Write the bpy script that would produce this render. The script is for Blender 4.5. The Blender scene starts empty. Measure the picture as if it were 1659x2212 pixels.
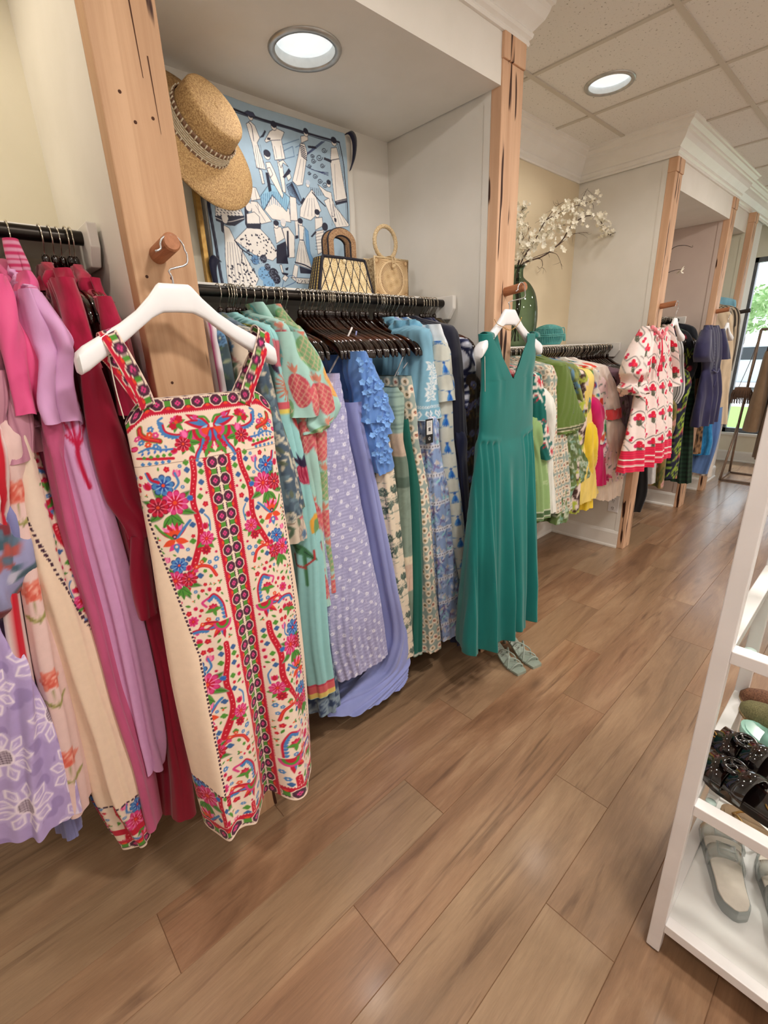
import bpy, math, random
import numpy as np
from math import sin, cos, pi, radians

# ------------------------------------------------------------------ camera, world, lights, exposure
SC = bpy.context.scene
COL = SC.collection
F_PX, CX, CY = 1002.7, 829.5, 1106.0
CAM = np.array([1.175, 0.0, 1.48])
RM = np.array([[0.680, 0.7322, -0.0379], [0.2146, -0.2482, -0.9446], [-0.7011, 0.6342, -0.3259]])
U_, _s, V_ = np.linalg.svd(RM)
RM = U_ @ V_
from mathutils import Matrix
cd = bpy.data.cameras.new('camera')
cam = bpy.data.objects.new('camera', cd)
COL.objects.link(cam)
cd.sensor_fit = 'HORIZONTAL'
cd.sensor_width = 36.0
cd.lens = F_PX / 1659 * 36.0
cd.clip_start = 0.02
cam.matrix_world = Matrix([[RM[0][i], -RM[1][i], -RM[2][i], CAM[i]] for i in range(3)] + [[0, 0, 0, 1]])
SC.camera = cam

SC.view_settings.view_transform = 'Standard'
SC.view_settings.look = 'None'
SC.view_settings.gamma = 1
SC.view_settings.use_curve_mapping = False
SC.view_settings.exposure = -0.27
SC.cycles.max_bounces = 7
SC.cycles.diffuse_bounces = 4
SC.cycles.transmission_bounces = 6
SC.cycles.caustics_reflective = False
SC.cycles.caustics_refractive = False
SC.cycles.sample_clamp_indirect = 6.0

W = bpy.data.worlds.new('overcast_sky')
SC.world = W
W.use_nodes = True
nt = W.node_tree
bg = nt.nodes['Background']
geo = nt.nodes.new('ShaderNodeTexCoord')
sep = nt.nodes.new('ShaderNodeSeparateXYZ')
rmp = nt.nodes.new('ShaderNodeValToRGB')
rmp.color_ramp.elements[0].position = 0.35
rmp.color_ramp.elements[0].color = (0.92, 0.95, 0.98, 1)
rmp.color_ramp.elements[1].position = 0.9
rmp.color_ramp.elements[1].color = (0.72, 0.82, 0.98, 1)
mm = nt.nodes.new('ShaderNodeMath'); mm.operation = 'MULTIPLY_ADD'
mm.inputs[1].default_value = 0.5; mm.inputs[2].default_value = 0.5
nt.links.new(geo.outputs['Generated'], sep.inputs[0])
nt.links.new(sep.outputs['Z'], mm.inputs[0])
nt.links.new(mm.outputs[0], rmp.inputs[0])
nt.links.new(rmp.outputs[0], bg.inputs[0])
bg.inputs[1].default_value = WORLD_STRENGTH = 3.6


def lamp(kind, name, loc, energy, color=(1, 1, 1), size=0.1, target=None, spot=120, blend=0.6):
    l = bpy.data.lights.new(name, kind)
    l.energy = energy
    l.color = color
    if kind == 'AREA':
        l.shape = 'DISK'; l.size = size
    elif kind == 'SPOT':
        l.spot_size = radians(spot); l.spot_blend = blend; l.shadow_soft_size = size
    else:
        l.shadow_soft_size = size
    o = bpy.data.objects.new(name, l)
    COL.objects.link(o)
    o.location = loc
    if target is not None:
        from mathutils import Vector
        o.rotation_euler = (Vector(target) - Vector(loc)).to_track_quat('-Z', 'Y').to_euler()
    return o


WARM = (1.0, 0.93, 0.85)
NEUT = (1.0, 0.96, 0.92)
# the shop's own ceiling downlights: (x, y, z, watts) - two of them are in the picture
DOWNLIGHTS = [(-0.26, 1.054, 2.39, 9.0), (-0.085, 2.70, 2.70, 12.0)]
for dx, dy, dz, wt in DOWNLIGHTS:
    lamp('SPOT', 'downlight_lamp', (dx, dy, dz - 0.038), wt, WARM if dz > 2.5 else NEUT, 0.05, (dx, dy, 0), 150, 0.5)
for (dx, dy, wt) in [(1.3, 0.75, 30), (1.35, 2.3, 26), (1.1, 4.2, 22), (1.8, -.6, 16), (2.8, 1.4, 28), (2.8, 4.0, 24)]:
    lamp('AREA', 'aisle_downlight_lamp', (dx, dy, 2.638), wt, WARM, 0.22, (dx, dy, 0))
lamp('SPOT', 'corner_lamp', (-0.22, -0.15, 2.6), 15, (1, .88, .70), 0.05, (-0.25, -0.1, 0), 150, .5)

sun = bpy.data.lights.new('daylight_sun', 'SUN'); sun.energy = 3.5; sun.angle = radians(8); sun.color = (1, .97, .92)
so = bpy.data.objects.new('daylight_sun', sun); COL.objects.link(so); so.rotation_euler = (radians(-28), radians(-12), 0)

rng = np.random.RandomState(7)
random.seed(3)


# ------------------------------------------------------------------ pixel -> place helpers
def ray(p):
    return RM.T @ np.array([(p[0] - CX) / F_PX, (p[1] - CY) / F_PX, 1.0])


def at(p, X=None, Y=None, Z=None):
    d = ray(p)
    k, v = (0, X) if X is not None else ((1, Y) if Y is not None else (2, Z))
    return CAM + d * (v - CAM[k]) / d[k]


def lin(c):
    c = np.asarray(c, float) / 255.0
    return np.where(c <= 0.04045, c / 12.92, ((c + 0.055) / 1.055) ** 2.4)


def L4(c):
    return tuple(lin(c)) + (1.0,)


# ------------------------------------------------------------------ objects
WLOC = {}


def thing(name, label, cat, loc=(0, 0, 0), group=None, kind=None, rotz=0):
    o = bpy.data.objects.new(name, None)
    o.empty_display_size = 0.05
    COL.objects.link(o)
    o.location = loc
    o.rotation_euler = (0, 0, rotz)
    WLOC[o] = np.array(loc, float)
    o['label'] = label; o['category'] = cat
    if group: o['group'] = group
    if kind: o['kind'] = kind
    return o


def tag(o, label, cat, group=None, kind=None):
    o['label'] = label; o['category'] = cat
    if group: o['group'] = group
    if kind: o['kind'] = kind
    return o


def mk(name, V, Fs, mat, parent=None, smooth=True, col=None, uv=None, label=None, bevel=0, origin=None):
    """one mesh object; V in place coordinates"""
    V = np.asarray(V, float)
    if parent is not None:
        off = WLOC[parent]
    elif origin is not None:
        off = np.array(origin, float)
    else:
        off = V.mean(0) if len(V) else np.zeros(3)
        off = np.array([off[0], off[1], V[:, 2].min()])
    me = bpy.data.meshes.new(name)
    Vl = V - off
    if isinstance(Fs, np.ndarray):
        n = len(Fs); k = Fs.shape[1]
        me.vertices.add(len(V)); me.loops.add(n * k); me.polygons.add(n)
        me.vertices.foreach_set('co', Vl.astype(np.float32).ravel())
        me.loops.foreach_set('vertex_index', Fs.astype(np.int32).ravel())
        me.polygons.foreach_set('loop_start', np.arange(0, n * k, k, dtype=np.int32))
        me.polygons.foreach_set('loop_total', np.full(n, k, dtype=np.int32))
        me.update(calc_edges=True)
    else:
        me.from_pydata([tuple(v) for v in Vl], [], [tuple(f) for f in Fs])
        me.update()
    me.polygons.foreach_set('use_smooth', np.full(len(me.polygons), bool(smooth)))
    if col is not None:
        ca = me.color_attributes.new('print', 'FLOAT_COLOR', 'POINT')
        c4 = np.ones((len(V), 4), np.float32); c4[:, :3] = col
        ca.data.foreach_set('color', c4.ravel())
    me.materials.append(mat)
    o = bpy.data.objects.new(name, me)
    COL.objects.link(o)
    if parent is not None:
        o.parent = parent
        WLOC[o] = WLOC[parent].copy()
    else:
        o.location = off
        WLOC[o] = off
    if bevel:
        m = o.modifiers.new('edge', 'BEVEL'); m.width = bevel; m.segments = 2; m.limit_method = 'ANGLE'
    if label: o['label'] = label
    return o


def dup(root, dloc=None, loc=None, label=None, group=None, rotz=None):
    r = root.copy(); COL.objects.link(r)
    if loc is not None: r.location = loc
    if rotz is not None: r.rotation_euler = (0, 0, rotz)
    if label: r['label'] = label
    if group: r['group'] = group
    for ch in list(root.children):
        c = ch.copy(); COL.objects.link(c); c.parent = r
        for g in list(ch.children):
            d = g.copy(); COL.objects.link(d); d.parent = c
    return r


class MB:
    """collects simple solids into one mesh"""
    def __init__(s):
        s.V = []; s.F = []

    def add(s, V, F):
        n = len(s.V)
        s.V += [tuple(map(float, v)) for v in V]
        s.F += [tuple(i + n for i in f) for f in F]
        return s

    def box(s, lo, hi):
        x0, y0, z0 = lo; x1, y1, z1 = hi
        return s.add([(x0, y0, z0), (x1, y0, z0), (x1, y1, z0), (x0, y1, z0), (x0, y0, z1), (x1, y0, z1), (x1, y1, z1), (x0, y1, z1)],
                     [(0, 3, 2, 1), (4, 5, 6, 7), (0, 1, 5, 4), (1, 2, 6, 5), (2, 3, 7, 6), (3, 0, 4, 7)])

    def tube(s, P, r, n=10, cap=True, flat=None):
        P = np.asarray(P, float); m = len(P)
        r = np.broadcast_to(np.asarray(r, float), (m,))
        T = np.gradient(P, axis=0); T /= np.linalg.norm(T, axis=1)[:, None] + 1e-12
        ref = np.array([0, 0, 1.0]) if abs(T[0][2]) < .9 else np.array([1.0, 0, 0])
        A = np.cross(T[0], ref); A /= np.linalg.norm(A)
        V = []
        for i in range(m):
            A = A - T[i] * (A @ T[i]); A /= np.linalg.norm(A) + 1e-12
            Bv = np.cross(T[i], A)
            for k in range(n):
                th = 2 * pi * k / n
                V.append(P[i] + r[i] * (cos(th) * A + sin(th) * Bv))
        Fs = [(i * n + k, i * n + (k + 1) % n, (i + 1) * n + (k + 1) % n, (i + 1) * n + k) for i in range(m - 1) for k in range(n)]
        if cap:
            Fs += [tuple(range(n - 1, -1, -1)), tuple(range((m - 1) * n, m * n))]
        return s.add(V, Fs)

    def ribbon(s, P, D, w, t=0.0):
        """flat strip along P, width direction D (per point or one), thickness t along the cross normal"""
        P = np.asarray(P, float); m = len(P)
        D = np.broadcast_to(np.asarray(D, float), P.shape)
        w = np.broadcast_to(np.asarray(w, float), (m,))
        T = np.gradient(P, axis=0)
        Nn = np.cross(T, D); Nn /= np.linalg.norm(Nn, axis=1)[:, None] + 1e-12
        V = []
        for i in range(m):
            for sd, td in ((-1, -1), (1, -1), (1, 1), (-1, 1)):
                V.append(P[i] + D[i] * w[i] / 2 * sd + Nn[i] * t / 2 * td)
        Fs = [(i * 4 + k, i * 4 + (k + 1) % 4, (i + 1) * 4 + (k + 1) % 4, (i + 1) * 4 + k) for i in range(m - 1) for k in range(4)]
        Fs += [(3, 2, 1, 0), tuple((m - 1) * 4 + k for k in range(4))]
        return s.add(V, Fs)

    def lathe(s, prof, c, n=32, axis=None, cap=False):
        """prof [(r, h)], revolved about axis through c"""
        ax = np.array([0, 0, 1.0]) if axis is None else np.asarray(axis, float) / np.linalg.norm(axis)
        ref = np.array([1.0, 0, 0]) if abs(ax[0]) < .9 else np.array([0, 1.0, 0])
        A = np.cross(ax, ref); A /= np.linalg.norm(A); Bv = np.cross(ax, A)
        c = np.asarray(c, float); V = []
        for r, h in prof:
            for k in range(n):
                th = 2 * pi * k / n
                V.append(c + ax * h + r * (cos(th) * A + sin(th) * Bv))
        m = len(prof)
        Fs = [(i * n + k, i * n + (k + 1) % n, (i + 1) * n + (k + 1) % n, (i + 1) * n + k) for i in range(m - 1) for k in range(n)]
        if cap:
            Fs += [tuple(range(n - 1, -1, -1)), tuple(range((m - 1) * n, m * n))]
        return s.add(V, Fs)

    def prism(s, poly, fn0, fn1):
        """poly of (a, b); fn0/fn1 map (a, b) -> point on the two sides"""
        n = len(poly)
        V = [fn0(*p) for p in poly] + [fn1(*p) for p in poly]
        Fs = [tuple(range(n - 1, -1, -1)), tuple(range(n, 2 * n))] + [(k, (k + 1) % n, n + (k + 1) % n, n + k) for k in range(n)]
        return s.add(V, Fs)

    def loft(s, rings, cap=True):
        n = len(rings[0]); m = len(rings)
        V = [p for r in rings for p in r]
        Fs = [(i * n + k, i * n + (k + 1) % n, (i + 1) * n + (k + 1) % n, (i + 1) * n + k) for i in range(m - 1) for k in range(n)]
        if cap:
            Fs += [tuple(range(n - 1, -1, -1)), tuple(range((m - 1) * n, m * n))]
        return s.add(V, Fs)

    def build(s, name, mat, parent=None, smooth=False, bevel=0, label=None, origin=None):
        return mk(name, s.V, s.F, mat, parent, smooth, label=label, bevel=bevel, origin=origin)


def smooth_path(P, n=24):
    """Catmull-Rom through points"""
    P = np.asarray(P, float)
    Q = np.vstack([2 * P[0] - P[1], P, 2 * P[-1] - P[-2]])
    out = []
    segs = len(P) - 1
    for t in np.linspace(0, segs - 1e-9, n):
        i = int(t); f = t - i
        p0, p1, p2, p3 = Q[i], Q[i + 1], Q[i + 2], Q[i + 3]
        out.append(0.5 * ((2 * p1) + (-p0 + p2) * f + (2 * p0 - 5 * p1 + 4 * p2 - p3) * f * f + (-p0 + 3 * p1 - 3 * p2 + p3) * f ** 3))
    return np.array(out)


# ------------------------------------------------------------------ materials (all node-based)
MATS = {}


def nodes_of(name):
    m = bpy.data.materials.new(name)
    m.use_nodes = True
    t = m.node_tree
    return m, t, t.nodes['Principled BSDF']


def N(t, kind, **kw):
    n = t.nodes.new('ShaderNode' + kind)
    for k, v in kw.items():
        if k in n.inputs: n.inputs[k].default_value = v
        else: setattr(n, k, v)
    return n


def pmat(name, c, c2=None, scale=40.0, rough=0.5, metal=0.0, bump=0.0, bscale=None, stretch=(1, 1, 1), lo=0.35, hi=0.65, spec=0.5,
         trans=0.0, ior=1.45, alpha=None, sheen=0.0, coat=0.0, emit=None, detail=4.0, bdist=0.002):
    if name in MATS: return MATS[name]
    m, t, b = nodes_of(name)
    tc = N(t, 'TexCoord'); mp = N(t, 'Mapping'); mp.inputs['Scale'].default_value = stretch
    t.links.new(tc.outputs['Object'], mp.inputs[0])
    no = N(t, 'TexNoise', Scale=scale, Detail=detail)
    t.links.new(mp.outputs[0], no.inputs['Vector'])
    rp = N(t, 'ValToRGB')
    rp.color_ramp.elements[0].position = lo; rp.color_ramp.elements[1].position = hi
    c2 = c if c2 is None else c2
    rp.color_ramp.elements[0].color = L4(c); rp.color_ramp.elements[1].color = L4(c2)
    t.links.new(no.outputs['Fac'], rp.inputs[0])
    t.links.new(rp.outputs[0], b.inputs['Base Color'])
    b.inputs['Roughness'].default_value = rough
    b.inputs['Metallic'].default_value = metal
    b.inputs['Specular IOR Level'].default_value = spec
    b.inputs['IOR'].default_value = ior
    b.inputs['Transmission Weight'].default_value = trans
    b.inputs['Sheen Weight'].default_value = sheen
    b.inputs['Coat Weight'].default_value = coat
    if emit:
        t.links.new(rp.outputs[0], b.inputs['Emission Color'])
        b.inputs['Emission Strength'].default_value = emit
    if bump:
        n2 = N(t, 'TexNoise', Scale=bscale or scale * 3, Detail=3.0)
        t.links.new(mp.outputs[0], n2.inputs['Vector'])
        bp = N(t, 'Bump', Strength=bump, Distance=bdist)
        t.links.new(n2.outputs['Fac'], bp.inputs['Height'])
        t.links.new(bp.outputs[0], b.inputs['Normal'])
    MATS[name] = m
    return m


def cloth(name, c, c2=None, rough=0.85, sheen=0.25, scale=25, bump=0.25, bscale=500, stretch=(1, 1, 0.35)):
    """woven plain cloth: faint slub variation, weave bump"""
    c = np.array(c, float)
    c2 = np.clip(c * 1.06 + 3, 0, 255) if c2 is None else np.array(c2, float)
    return pmat(name, c, c2, scale=scale, rough=rough, bump=bump, bscale=bscale, stretch=stretch, sheen=sheen, spec=0.25, bdist=0.0006)


def print_mat(name='printed_fabric', rough=0.82, sheen=0.15, bump=0.3, bscale=700, spec=0.25):
    """cloth whose printed design is stored with the mesh (colour attribute), over a node-made weave"""
    if name in MATS: return MATS[name]
    m, t, b = nodes_of(name)
    at_ = N(t, 'Attribute', attribute_name='print')
    tc = N(t, 'TexCoord')
    no = N(t, 'TexNoise', Scale=60.0, Detail=5.0)
    t.links.new(tc.outputs['Object'], no.inputs['Vector'])
    mr = N(t, 'MapRange'); mr.inputs['To Min'].default_value = 0.93; mr.inputs['To Max'].default_value = 1.07
    t.links.new(no.outputs['Fac'], mr.inputs['Value'])
    mx = N(t, 'VectorMath', operation='SCALE')
    t.links.new(at_.outputs['Color'], mx.inputs[0]); t.links.new(mr.outputs[0], mx.inputs['Scale'])
    t.links.new(mx.outputs[0], b.inputs['Base Color'])
    n2 = N(t, 'TexNoise', Scale=float(bscale), Detail=2.0)
    t.links.new(tc.outputs['Object'], n2.inputs['Vector'])
    bp = N(t, 'Bump', Strength=bump, Distance=0.0006)
    t.links.new(n2.outputs['Fac'], bp.inputs['Height'])
    t.links.new(bp.outputs[0], b.inputs['Normal'])
    b.inputs['Roughness'].default_value = rough
    b.inputs['Sheen Weight'].default_value = sheen
    b.inputs['Specular IOR Level'].default_value = spec
    MATS[name] = m
    return m


def wood_mat(name, base, dark, crack=(60, 30, 18), axis=2, crack_amt=0.0, rough=0.6, grain=26.0, long=1.1, seed=0.0):
    if name in MATS: return MATS[name]
    m, t, b = nodes_of(name)
    tc = N(t, 'TexCoord'); mp = N(t, 'Mapping')
    sc = [grain] * 3; sc[axis] = long
    mp.inputs['Scale'].default_value = sc; mp.inputs['Location'].default_value = (seed, seed * 2, seed * 3)
    t.links.new(tc.outputs['Object'], mp.inputs[0])
    n1 = N(t, 'TexNoise', Scale=1.0, Detail=8.0, Roughness=0.65, Distortion=0.8)
    t.links.new(mp.outputs[0], n1.inputs['Vector'])
    r1 = N(t, 'ValToRGB'); r1.color_ramp.elements[0].position = .3; r1.color_ramp.elements[1].position = .68
    r1.color_ramp.elements[0].color = L4(dark); r1.color_ramp.elements[1].color = L4(base)
    t.links.new(n1.outputs['Fac'], r1.inputs[0])
    out = r1.outputs[0]
    mp2 = N(t, 'Mapping'); sc2 = [7.0] * 3; sc2[axis] = 1.6
    mp2.inputs['Scale'].default_value = sc2; mp2.inputs['Location'].default_value = (seed + 3, seed, seed)
    t.links.new(tc.outputs['Object'], mp2.inputs[0])
    n3 = N(t, 'TexNoise', Scale=1.0, Detail=3.0)
    t.links.new(mp2.outputs[0], n3.inputs['Vector'])
    hv = N(t, 'MapRange'); hv.inputs['To Min'].default_value = .82; hv.inputs['To Max'].default_value = 1.16
    t.links.new(n3.outputs['Fac'], hv.inputs['Value'])
    ms = N(t, 'VectorMath', operation='SCALE')
    t.links.new(out, ms.inputs[0]); t.links.new(hv.outputs[0], ms.inputs['Scale'])
    out = ms.outputs[0]
    if crack_amt > 0:
        mp3 = N(t, 'Mapping'); sc3 = [34.0] * 3; sc3[axis] = 2.6
        mp3.inputs['Scale'].default_value = sc3; mp3.inputs['Location'].default_value = (seed * 5, seed, 1.7)
        t.links.new(tc.outputs['Object'], mp3.inputs[0])
        n4 = N(t, 'TexNoise', Scale=1.0, Detail=2.0, Roughness=.5, Distortion=.3)
        t.links.new(mp3.outputs[0], n4.inputs['Vector'])
        r4 = N(t, 'ValToRGB'); r4.color_ramp.elements[0].position = 0.72 - crack_amt; r4.color_ramp.elements[1].position = 0.745 - crack_amt
        r4.color_ramp.elements[0].color = (0, 0, 0, 1); r4.color_ramp.elements[1].color = (1, 1, 1, 1)
        t.links.new(n4.outputs['Fac'], r4.inputs[0])
        mx = N(t, 'Mix', data_type='RGBA')
        t.links.new(r4.outputs[0], mx.inputs[0]); t.links.new(out, mx.inputs[6])
        mx.inputs[7].default_value = L4(crack)
        out = mx.outputs[2]
    t.links.new(out, b.inputs['Base Color'])
    bp = N(t, 'Bump', Strength=0.25, Distance=0.002)
    t.links.new(n1.outputs['Fac'], bp.inputs['Height']); t.links.new(bp.outputs[0], b.inputs['Normal'])
    b.inputs['Roughness'].default_value = rough
    b.inputs['Specular IOR Level'].default_value = 0.3
    MATS[name] = m
    return m


def floor_mat():
    m, t, b = nodes_of('oak_plank_floor')
    at_ = N(t, 'Attribute', attribute_name='print')
    sx = N(t, 'SeparateColor'); t.links.new(at_.outputs['Color'], sx.inputs[0])
    tc = N(t, 'TexCoord')
    off = N(t, 'VectorMath', operation='SCALE'); off.inputs['Scale'].default_value = 37.0
    t.links.new(at_.outputs['Color'], off.inputs[0])
    ad = N(t, 'VectorMath', operation='ADD')
    t.links.new(tc.outputs['Object'], ad.inputs[0]); t.links.new(off.outputs[0], ad.inputs[1])

    def noise(scale, detail, dist=0.0, rough=.55):
        mp = N(t, 'Mapping'); mp.inputs['Scale'].default_value = scale
        t.links.new(ad.outputs[0], mp.inputs[0])
        n = N(t, 'TexNoise', Scale=1.0, Detail=detail, Distortion=dist, Roughness=rough)
        t.links.new(mp.outputs[0], n.inputs['Vector'])
        return n.outputs['Fac']
    big = noise((7, 1.2, 1), 6, .9, .62)
    fine = noise((120, 9.0, 1), 9, .6, .8)
    tone = N(t, 'ValToRGB')
    e = tone.color_ramp.elements
    e[0].position = .30; e[0].color = L4((116, 82, 60)); e[1].position = .70; e[1].color = L4((182, 147, 115))
    e2 = e.new(.5); e2.color = L4((152, 114, 86))
    t.links.new(big, tone.inputs[0])
    # plank to plank shift towards a greyer oak
    mx = N(t, 'Mix', data_type='RGBA'); mx.blend_type = 'MIX'
    gm = N(t, 'MapRange'); gm.inputs['To Min'].default_value = 0; gm.inputs['To Max'].default_value = .6
    t.links.new(sx.outputs[0], gm.inputs['Value']); t.links.new(gm.outputs[0], mx.inputs[0])
    t.links.new(tone.outputs[0], mx.inputs[6]); mx.inputs[7].default_value = L4((156, 132, 104))
    fr = N(t, 'MapRange'); fr.inputs['From Min'].default_value = .25; fr.inputs['From Max'].default_value = .75
    fr.inputs['To Min'].default_value = .78; fr.inputs['To Max'].default_value = 1.18
    t.links.new(fine, fr.inputs['Value'])
    s1 = N(t, 'VectorMath', operation='SCALE'); t.links.new(mx.outputs[2], s1.inputs[0]); t.links.new(fr.outputs[0], s1.inputs['Scale'])
    # dark grain streaks and knots
    st = noise((26, 1.7, 1), 5, 1.2)
    r2 = N(t, 'ValToRGB'); r2.color_ramp.elements[0].position = .56; r2.color_ramp.elements[1].position = .72
    r2.color_ramp.elements[0].color = (0, 0, 0, 1); r2.color_ramp.elements[1].color = (1, 1, 1, 1)
    t.links.new(st, r2.inputs[0])
    mpk = N(t, 'Mapping'); mpk.inputs['Scale'].default_value = (5.2, 1.9, 1); t.links.new(ad.outputs[0], mpk.inputs[0])
    vo = N(t, 'TexVoronoi', Scale=1.0); t.links.new(mpk.outputs[0], vo.inputs['Vector'])
    rk = N(t, 'ValToRGB'); rk.color_ramp.elements[0].position = .03; rk.color_ramp.elements[1].position = .17
    rk.color_ramp.elements[0].color = (1, 1, 1, 1); rk.color_ramp.elements[1].color = (0, 0, 0, 1)
    t.links.new(vo.outputs['Distance'], rk.inputs[0])
    mxx = N(t, 'Math', operation='MAXIMUM'); t.links.new(r2.outputs[0], mxx.inputs[0]); t.links.new(rk.outputs[0], mxx.inputs[1])
    am = N(t, 'Math', operation='MULTIPLY'); am.inputs[1].default_value = .62; t.links.new(mxx.outputs[0], am.inputs[0])
    m2 = N(t, 'Mix', data_type='RGBA'); t.links.new(am.outputs[0], m2.inputs[0]); t.links.new(s1.outputs[0], m2.inputs[6])
    m2.inputs[7].default_value = L4((88, 62, 46))
    gt = N(t, 'Math', operation='GREATER_THAN'); gt.inputs[1].default_value = .012; t.links.new(sx.outputs[1], gt.inputs[0])
    m3 = N(t, 'Mix', data_type='RGBA'); t.links.new(gt.outputs[0], m3.inputs[0]); m3.inputs[6].default_value = L4((46, 32, 24)); t.links.new(m2.outputs[2], m3.inputs[7])
    t.links.new(m3.outputs[2], b.inputs['Base Color'])
    rr = N(t, 'MapRange'); rr.inputs['To Min'].default_value = .22; rr.inputs['To Max'].default_value = .40
    t.links.new(fine, rr.inputs['Value']); t.links.new(rr.outputs[0], b.inputs['Roughness'])
    b.inputs['Specular IOR Level'].default_value = .55
    b.inputs['Coat Weight'].default_value = .35; b.inputs['Coat Roughness'].default_value = .16
    bp = N(t, 'Bump', Strength=.22, Distance=.0012); t.links.new(fine, bp.inputs['Height']); t.links.new(bp.outputs[0], b.inputs['Normal'])
    return m


def tile_mat():
    """pitted mineral-fibre ceiling tile"""
    m, t, b = nodes_of('pitted_ceiling_tile')
    tc = N(t, 'TexCoord')
    vo = N(t, 'TexNoise', Scale=95.0, Detail=3.0, Roughness=.6)
    t.links.new(tc.outputs['Object'], vo.inputs['Vector'])
    r = N(t, 'ValToRGB'); r.color_ramp.elements[0].position = .30; r.color_ramp.elements[1].position = .38
    r.color_ramp.elements[0].color = L4((158, 152, 142)); r.color_ramp.elements[1].color = L4((234, 231, 226))
    t.links.new(vo.outputs['Fac'], r.inputs[0]); t.links.new(r.outputs[0], b.inputs['Base Color'])
    bp = N(t, 'Bump', Strength=.6, Distance=.004); t.links.new(r.outputs[0], bp.inputs['Height']); t.links.new(bp.outputs[0], b.inputs['Normal'])
    b.inputs['Roughness'].default_value = .95
    return m


def straw_mat(name, c, c2, rings=True, scale=260.0, rough=.75):
    if name in MATS: return MATS[name]
    m, t, b = nodes_of(name)
    tc = N(t, 'TexCoord')
    no = N(t, 'TexNoise', Scale=scale, Detail=3.0)
    t.links.new(tc.outputs['Object'], no.inputs['Vector'])
    r = N(t, 'ValToRGB'); r.color_ramp.elements[0].position = .35; r.color_ramp.elements[1].position = .65
    r.color_ramp.elements[0].color = L4(c2); r.color_ramp.elements[1].color = L4(c)
    t.links.new(no.outputs['Fac'], r.inputs[0]); t.links.new(r.outputs[0], b.inputs['Base Color'])
    bp = N(t, 'Bump', Strength=.7, Distance=.002); t.links.new(no.outputs['Fac'], bp.inputs['Height'])
    t.links.new(bp.outputs[0], b.inputs['Normal'])
    b.inputs['Roughness'].default_value = rough
    MATS[name] = m
    return m


PAINT = pmat('white_wall_paint', (228, 224, 216), (233, 229, 222), scale=6, rough=.75, bump=.08, bscale=260, spec=.3)
PAINT_CREAM = pmat('cream_wall_paint', (236, 230, 210), (240, 234, 216), scale=5, rough=.75, bump=.08, bscale=260, spec=.3)
WALL_MAUVE = pmat('mauve_beige_wall', (206, 188, 178), (212, 195, 184), scale=5, rough=.75, bump=.08, bscale=260, spec=.3)  # even mauve-beige tone for the fourth alcove's back wall and end partition
PAINT_SAGE = pmat('pale_sage_wall_paint', (222, 220, 200), (226, 224, 206), scale=5, rough=.75, bump=.08, bscale=260, spec=.3)
TRIM = pmat('white_satin_trim', (236, 232, 226), (240, 237, 232), scale=8, rough=.35, spec=.5)
RODM = pmat('dark_bronze_rod', (40, 37, 35), (62, 57, 53), scale=60, rough=.32, metal=.85, stretch=(1, .1, 1))
HOOKM = pmat('polished_steel_wire', (190, 182, 168), (214, 206, 192), scale=120, rough=.22, metal=1.0)
TORT = pmat('tortoiseshell_plastic', (24, 9, 5), (120, 52, 16), scale=22, rough=.10, spec=.6, coat=.6, lo=.48, hi=.82)
WHITEP = pmat('white_satin_plastic', (236, 236, 240), (242, 242, 245), scale=10, rough=.35, spec=.5)
PEGM = wood_mat('peg_beech', (186, 128, 92), (150, 98, 68), axis=0, grain=60, long=6)
PRINT = print_mat()
PRINT_SATIN = print_mat('printed_satin', rough=.5, sheen=.1, bump=.1, spec=.4)

# ------------------------------------------------------------------ the shop: floor, walls, ceiling
POSTS = [(0.367, 0.505), (1.700, 1.832), (3.482, 3.602), (4.775, 4.905), (5.500, 5.62)]     # y extents of the timber posts
XB = -0.59                # back of the alcoves
ZC = 2.65                 # tile ceiling
ZH = 2.345                # underside of the lowered alcove heads
FAR = 7.15


def structure(o):
    o['kind'] = 'structure'
    return o


def build_floor():
    V = []; C = []; Fq = []
    w = 0.187
    off3 = [0.08, 0.888, 0.495]
    g = 0.0013
    r2 = np.random.RandomState(11)
    for i in range(-6, 18):
        x0 = 0.0576 + w * i; x1 = x0 + w
        y = off3[i % 3] - 1.215 * 3
        while y < FAR:
            y0, y1 = y, y + 1.215
            c = r2.rand(3) * .95 + .05
            n = len(V)
            V += [(x0 + g, y0 + g, 0), (x1 - g, y0 + g, 0), (x1 - g, y1 - g, 0), (x0 + g, y1 - g, 0),
                  (x0, y0, -.002), (x1, y0, -.002), (x1, y1, -.002), (x0, y1, -.002)]
            C += [c] * 4 + [c * 0] * 4
            Fq += [(n, n + 1, n + 2, n + 3), (n + 4, n + 5, n + 1, n), (n + 5, n + 6, n + 2, n + 1), (n + 6, n + 7, n + 3, n + 2), (n + 7, n + 4, n, n + 3)]
            y = y1
    structure(mk('floor', V, np.array(Fq), floor_mat(), smooth=False, col=np.array(C), origin=(0, 0, 0)))


build_floor()


def plate_hole(mb, x0, x1, y0, y1, z, holes, flip=False):
    """flat plate at height z with one round hole"""
    cx, cy, r = holes
    angs = sorted(set([2 * pi * k / 48 for k in range(48)] + [math.atan2(b - cy, a - cx) % (2 * pi) for a in (x0, x1) for b in (y0, y1)]))
    V = []
    for a in angs:
        dx, dy = cos(a), sin(a)
        t = min(((x1 - cx) / dx if dx > 1e-9 else ((x0 - cx) / dx if dx < -1e-9 else 1e9)),
                ((y1 - cy) / dy if dy > 1e-9 else ((y0 - cy) / dy if dy < -1e-9 else 1e9)))
        V += [(cx + r * dx, cy + r * dy, z), (cx + t * dx, cy + t * dy, z)]
    n = len(angs)
    mb.add(V, [(2 * k, 2 * k + 1, 2 * ((k + 1) % n) + 1, 2 * ((k + 1) % n)) for k in range(n)])


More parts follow.
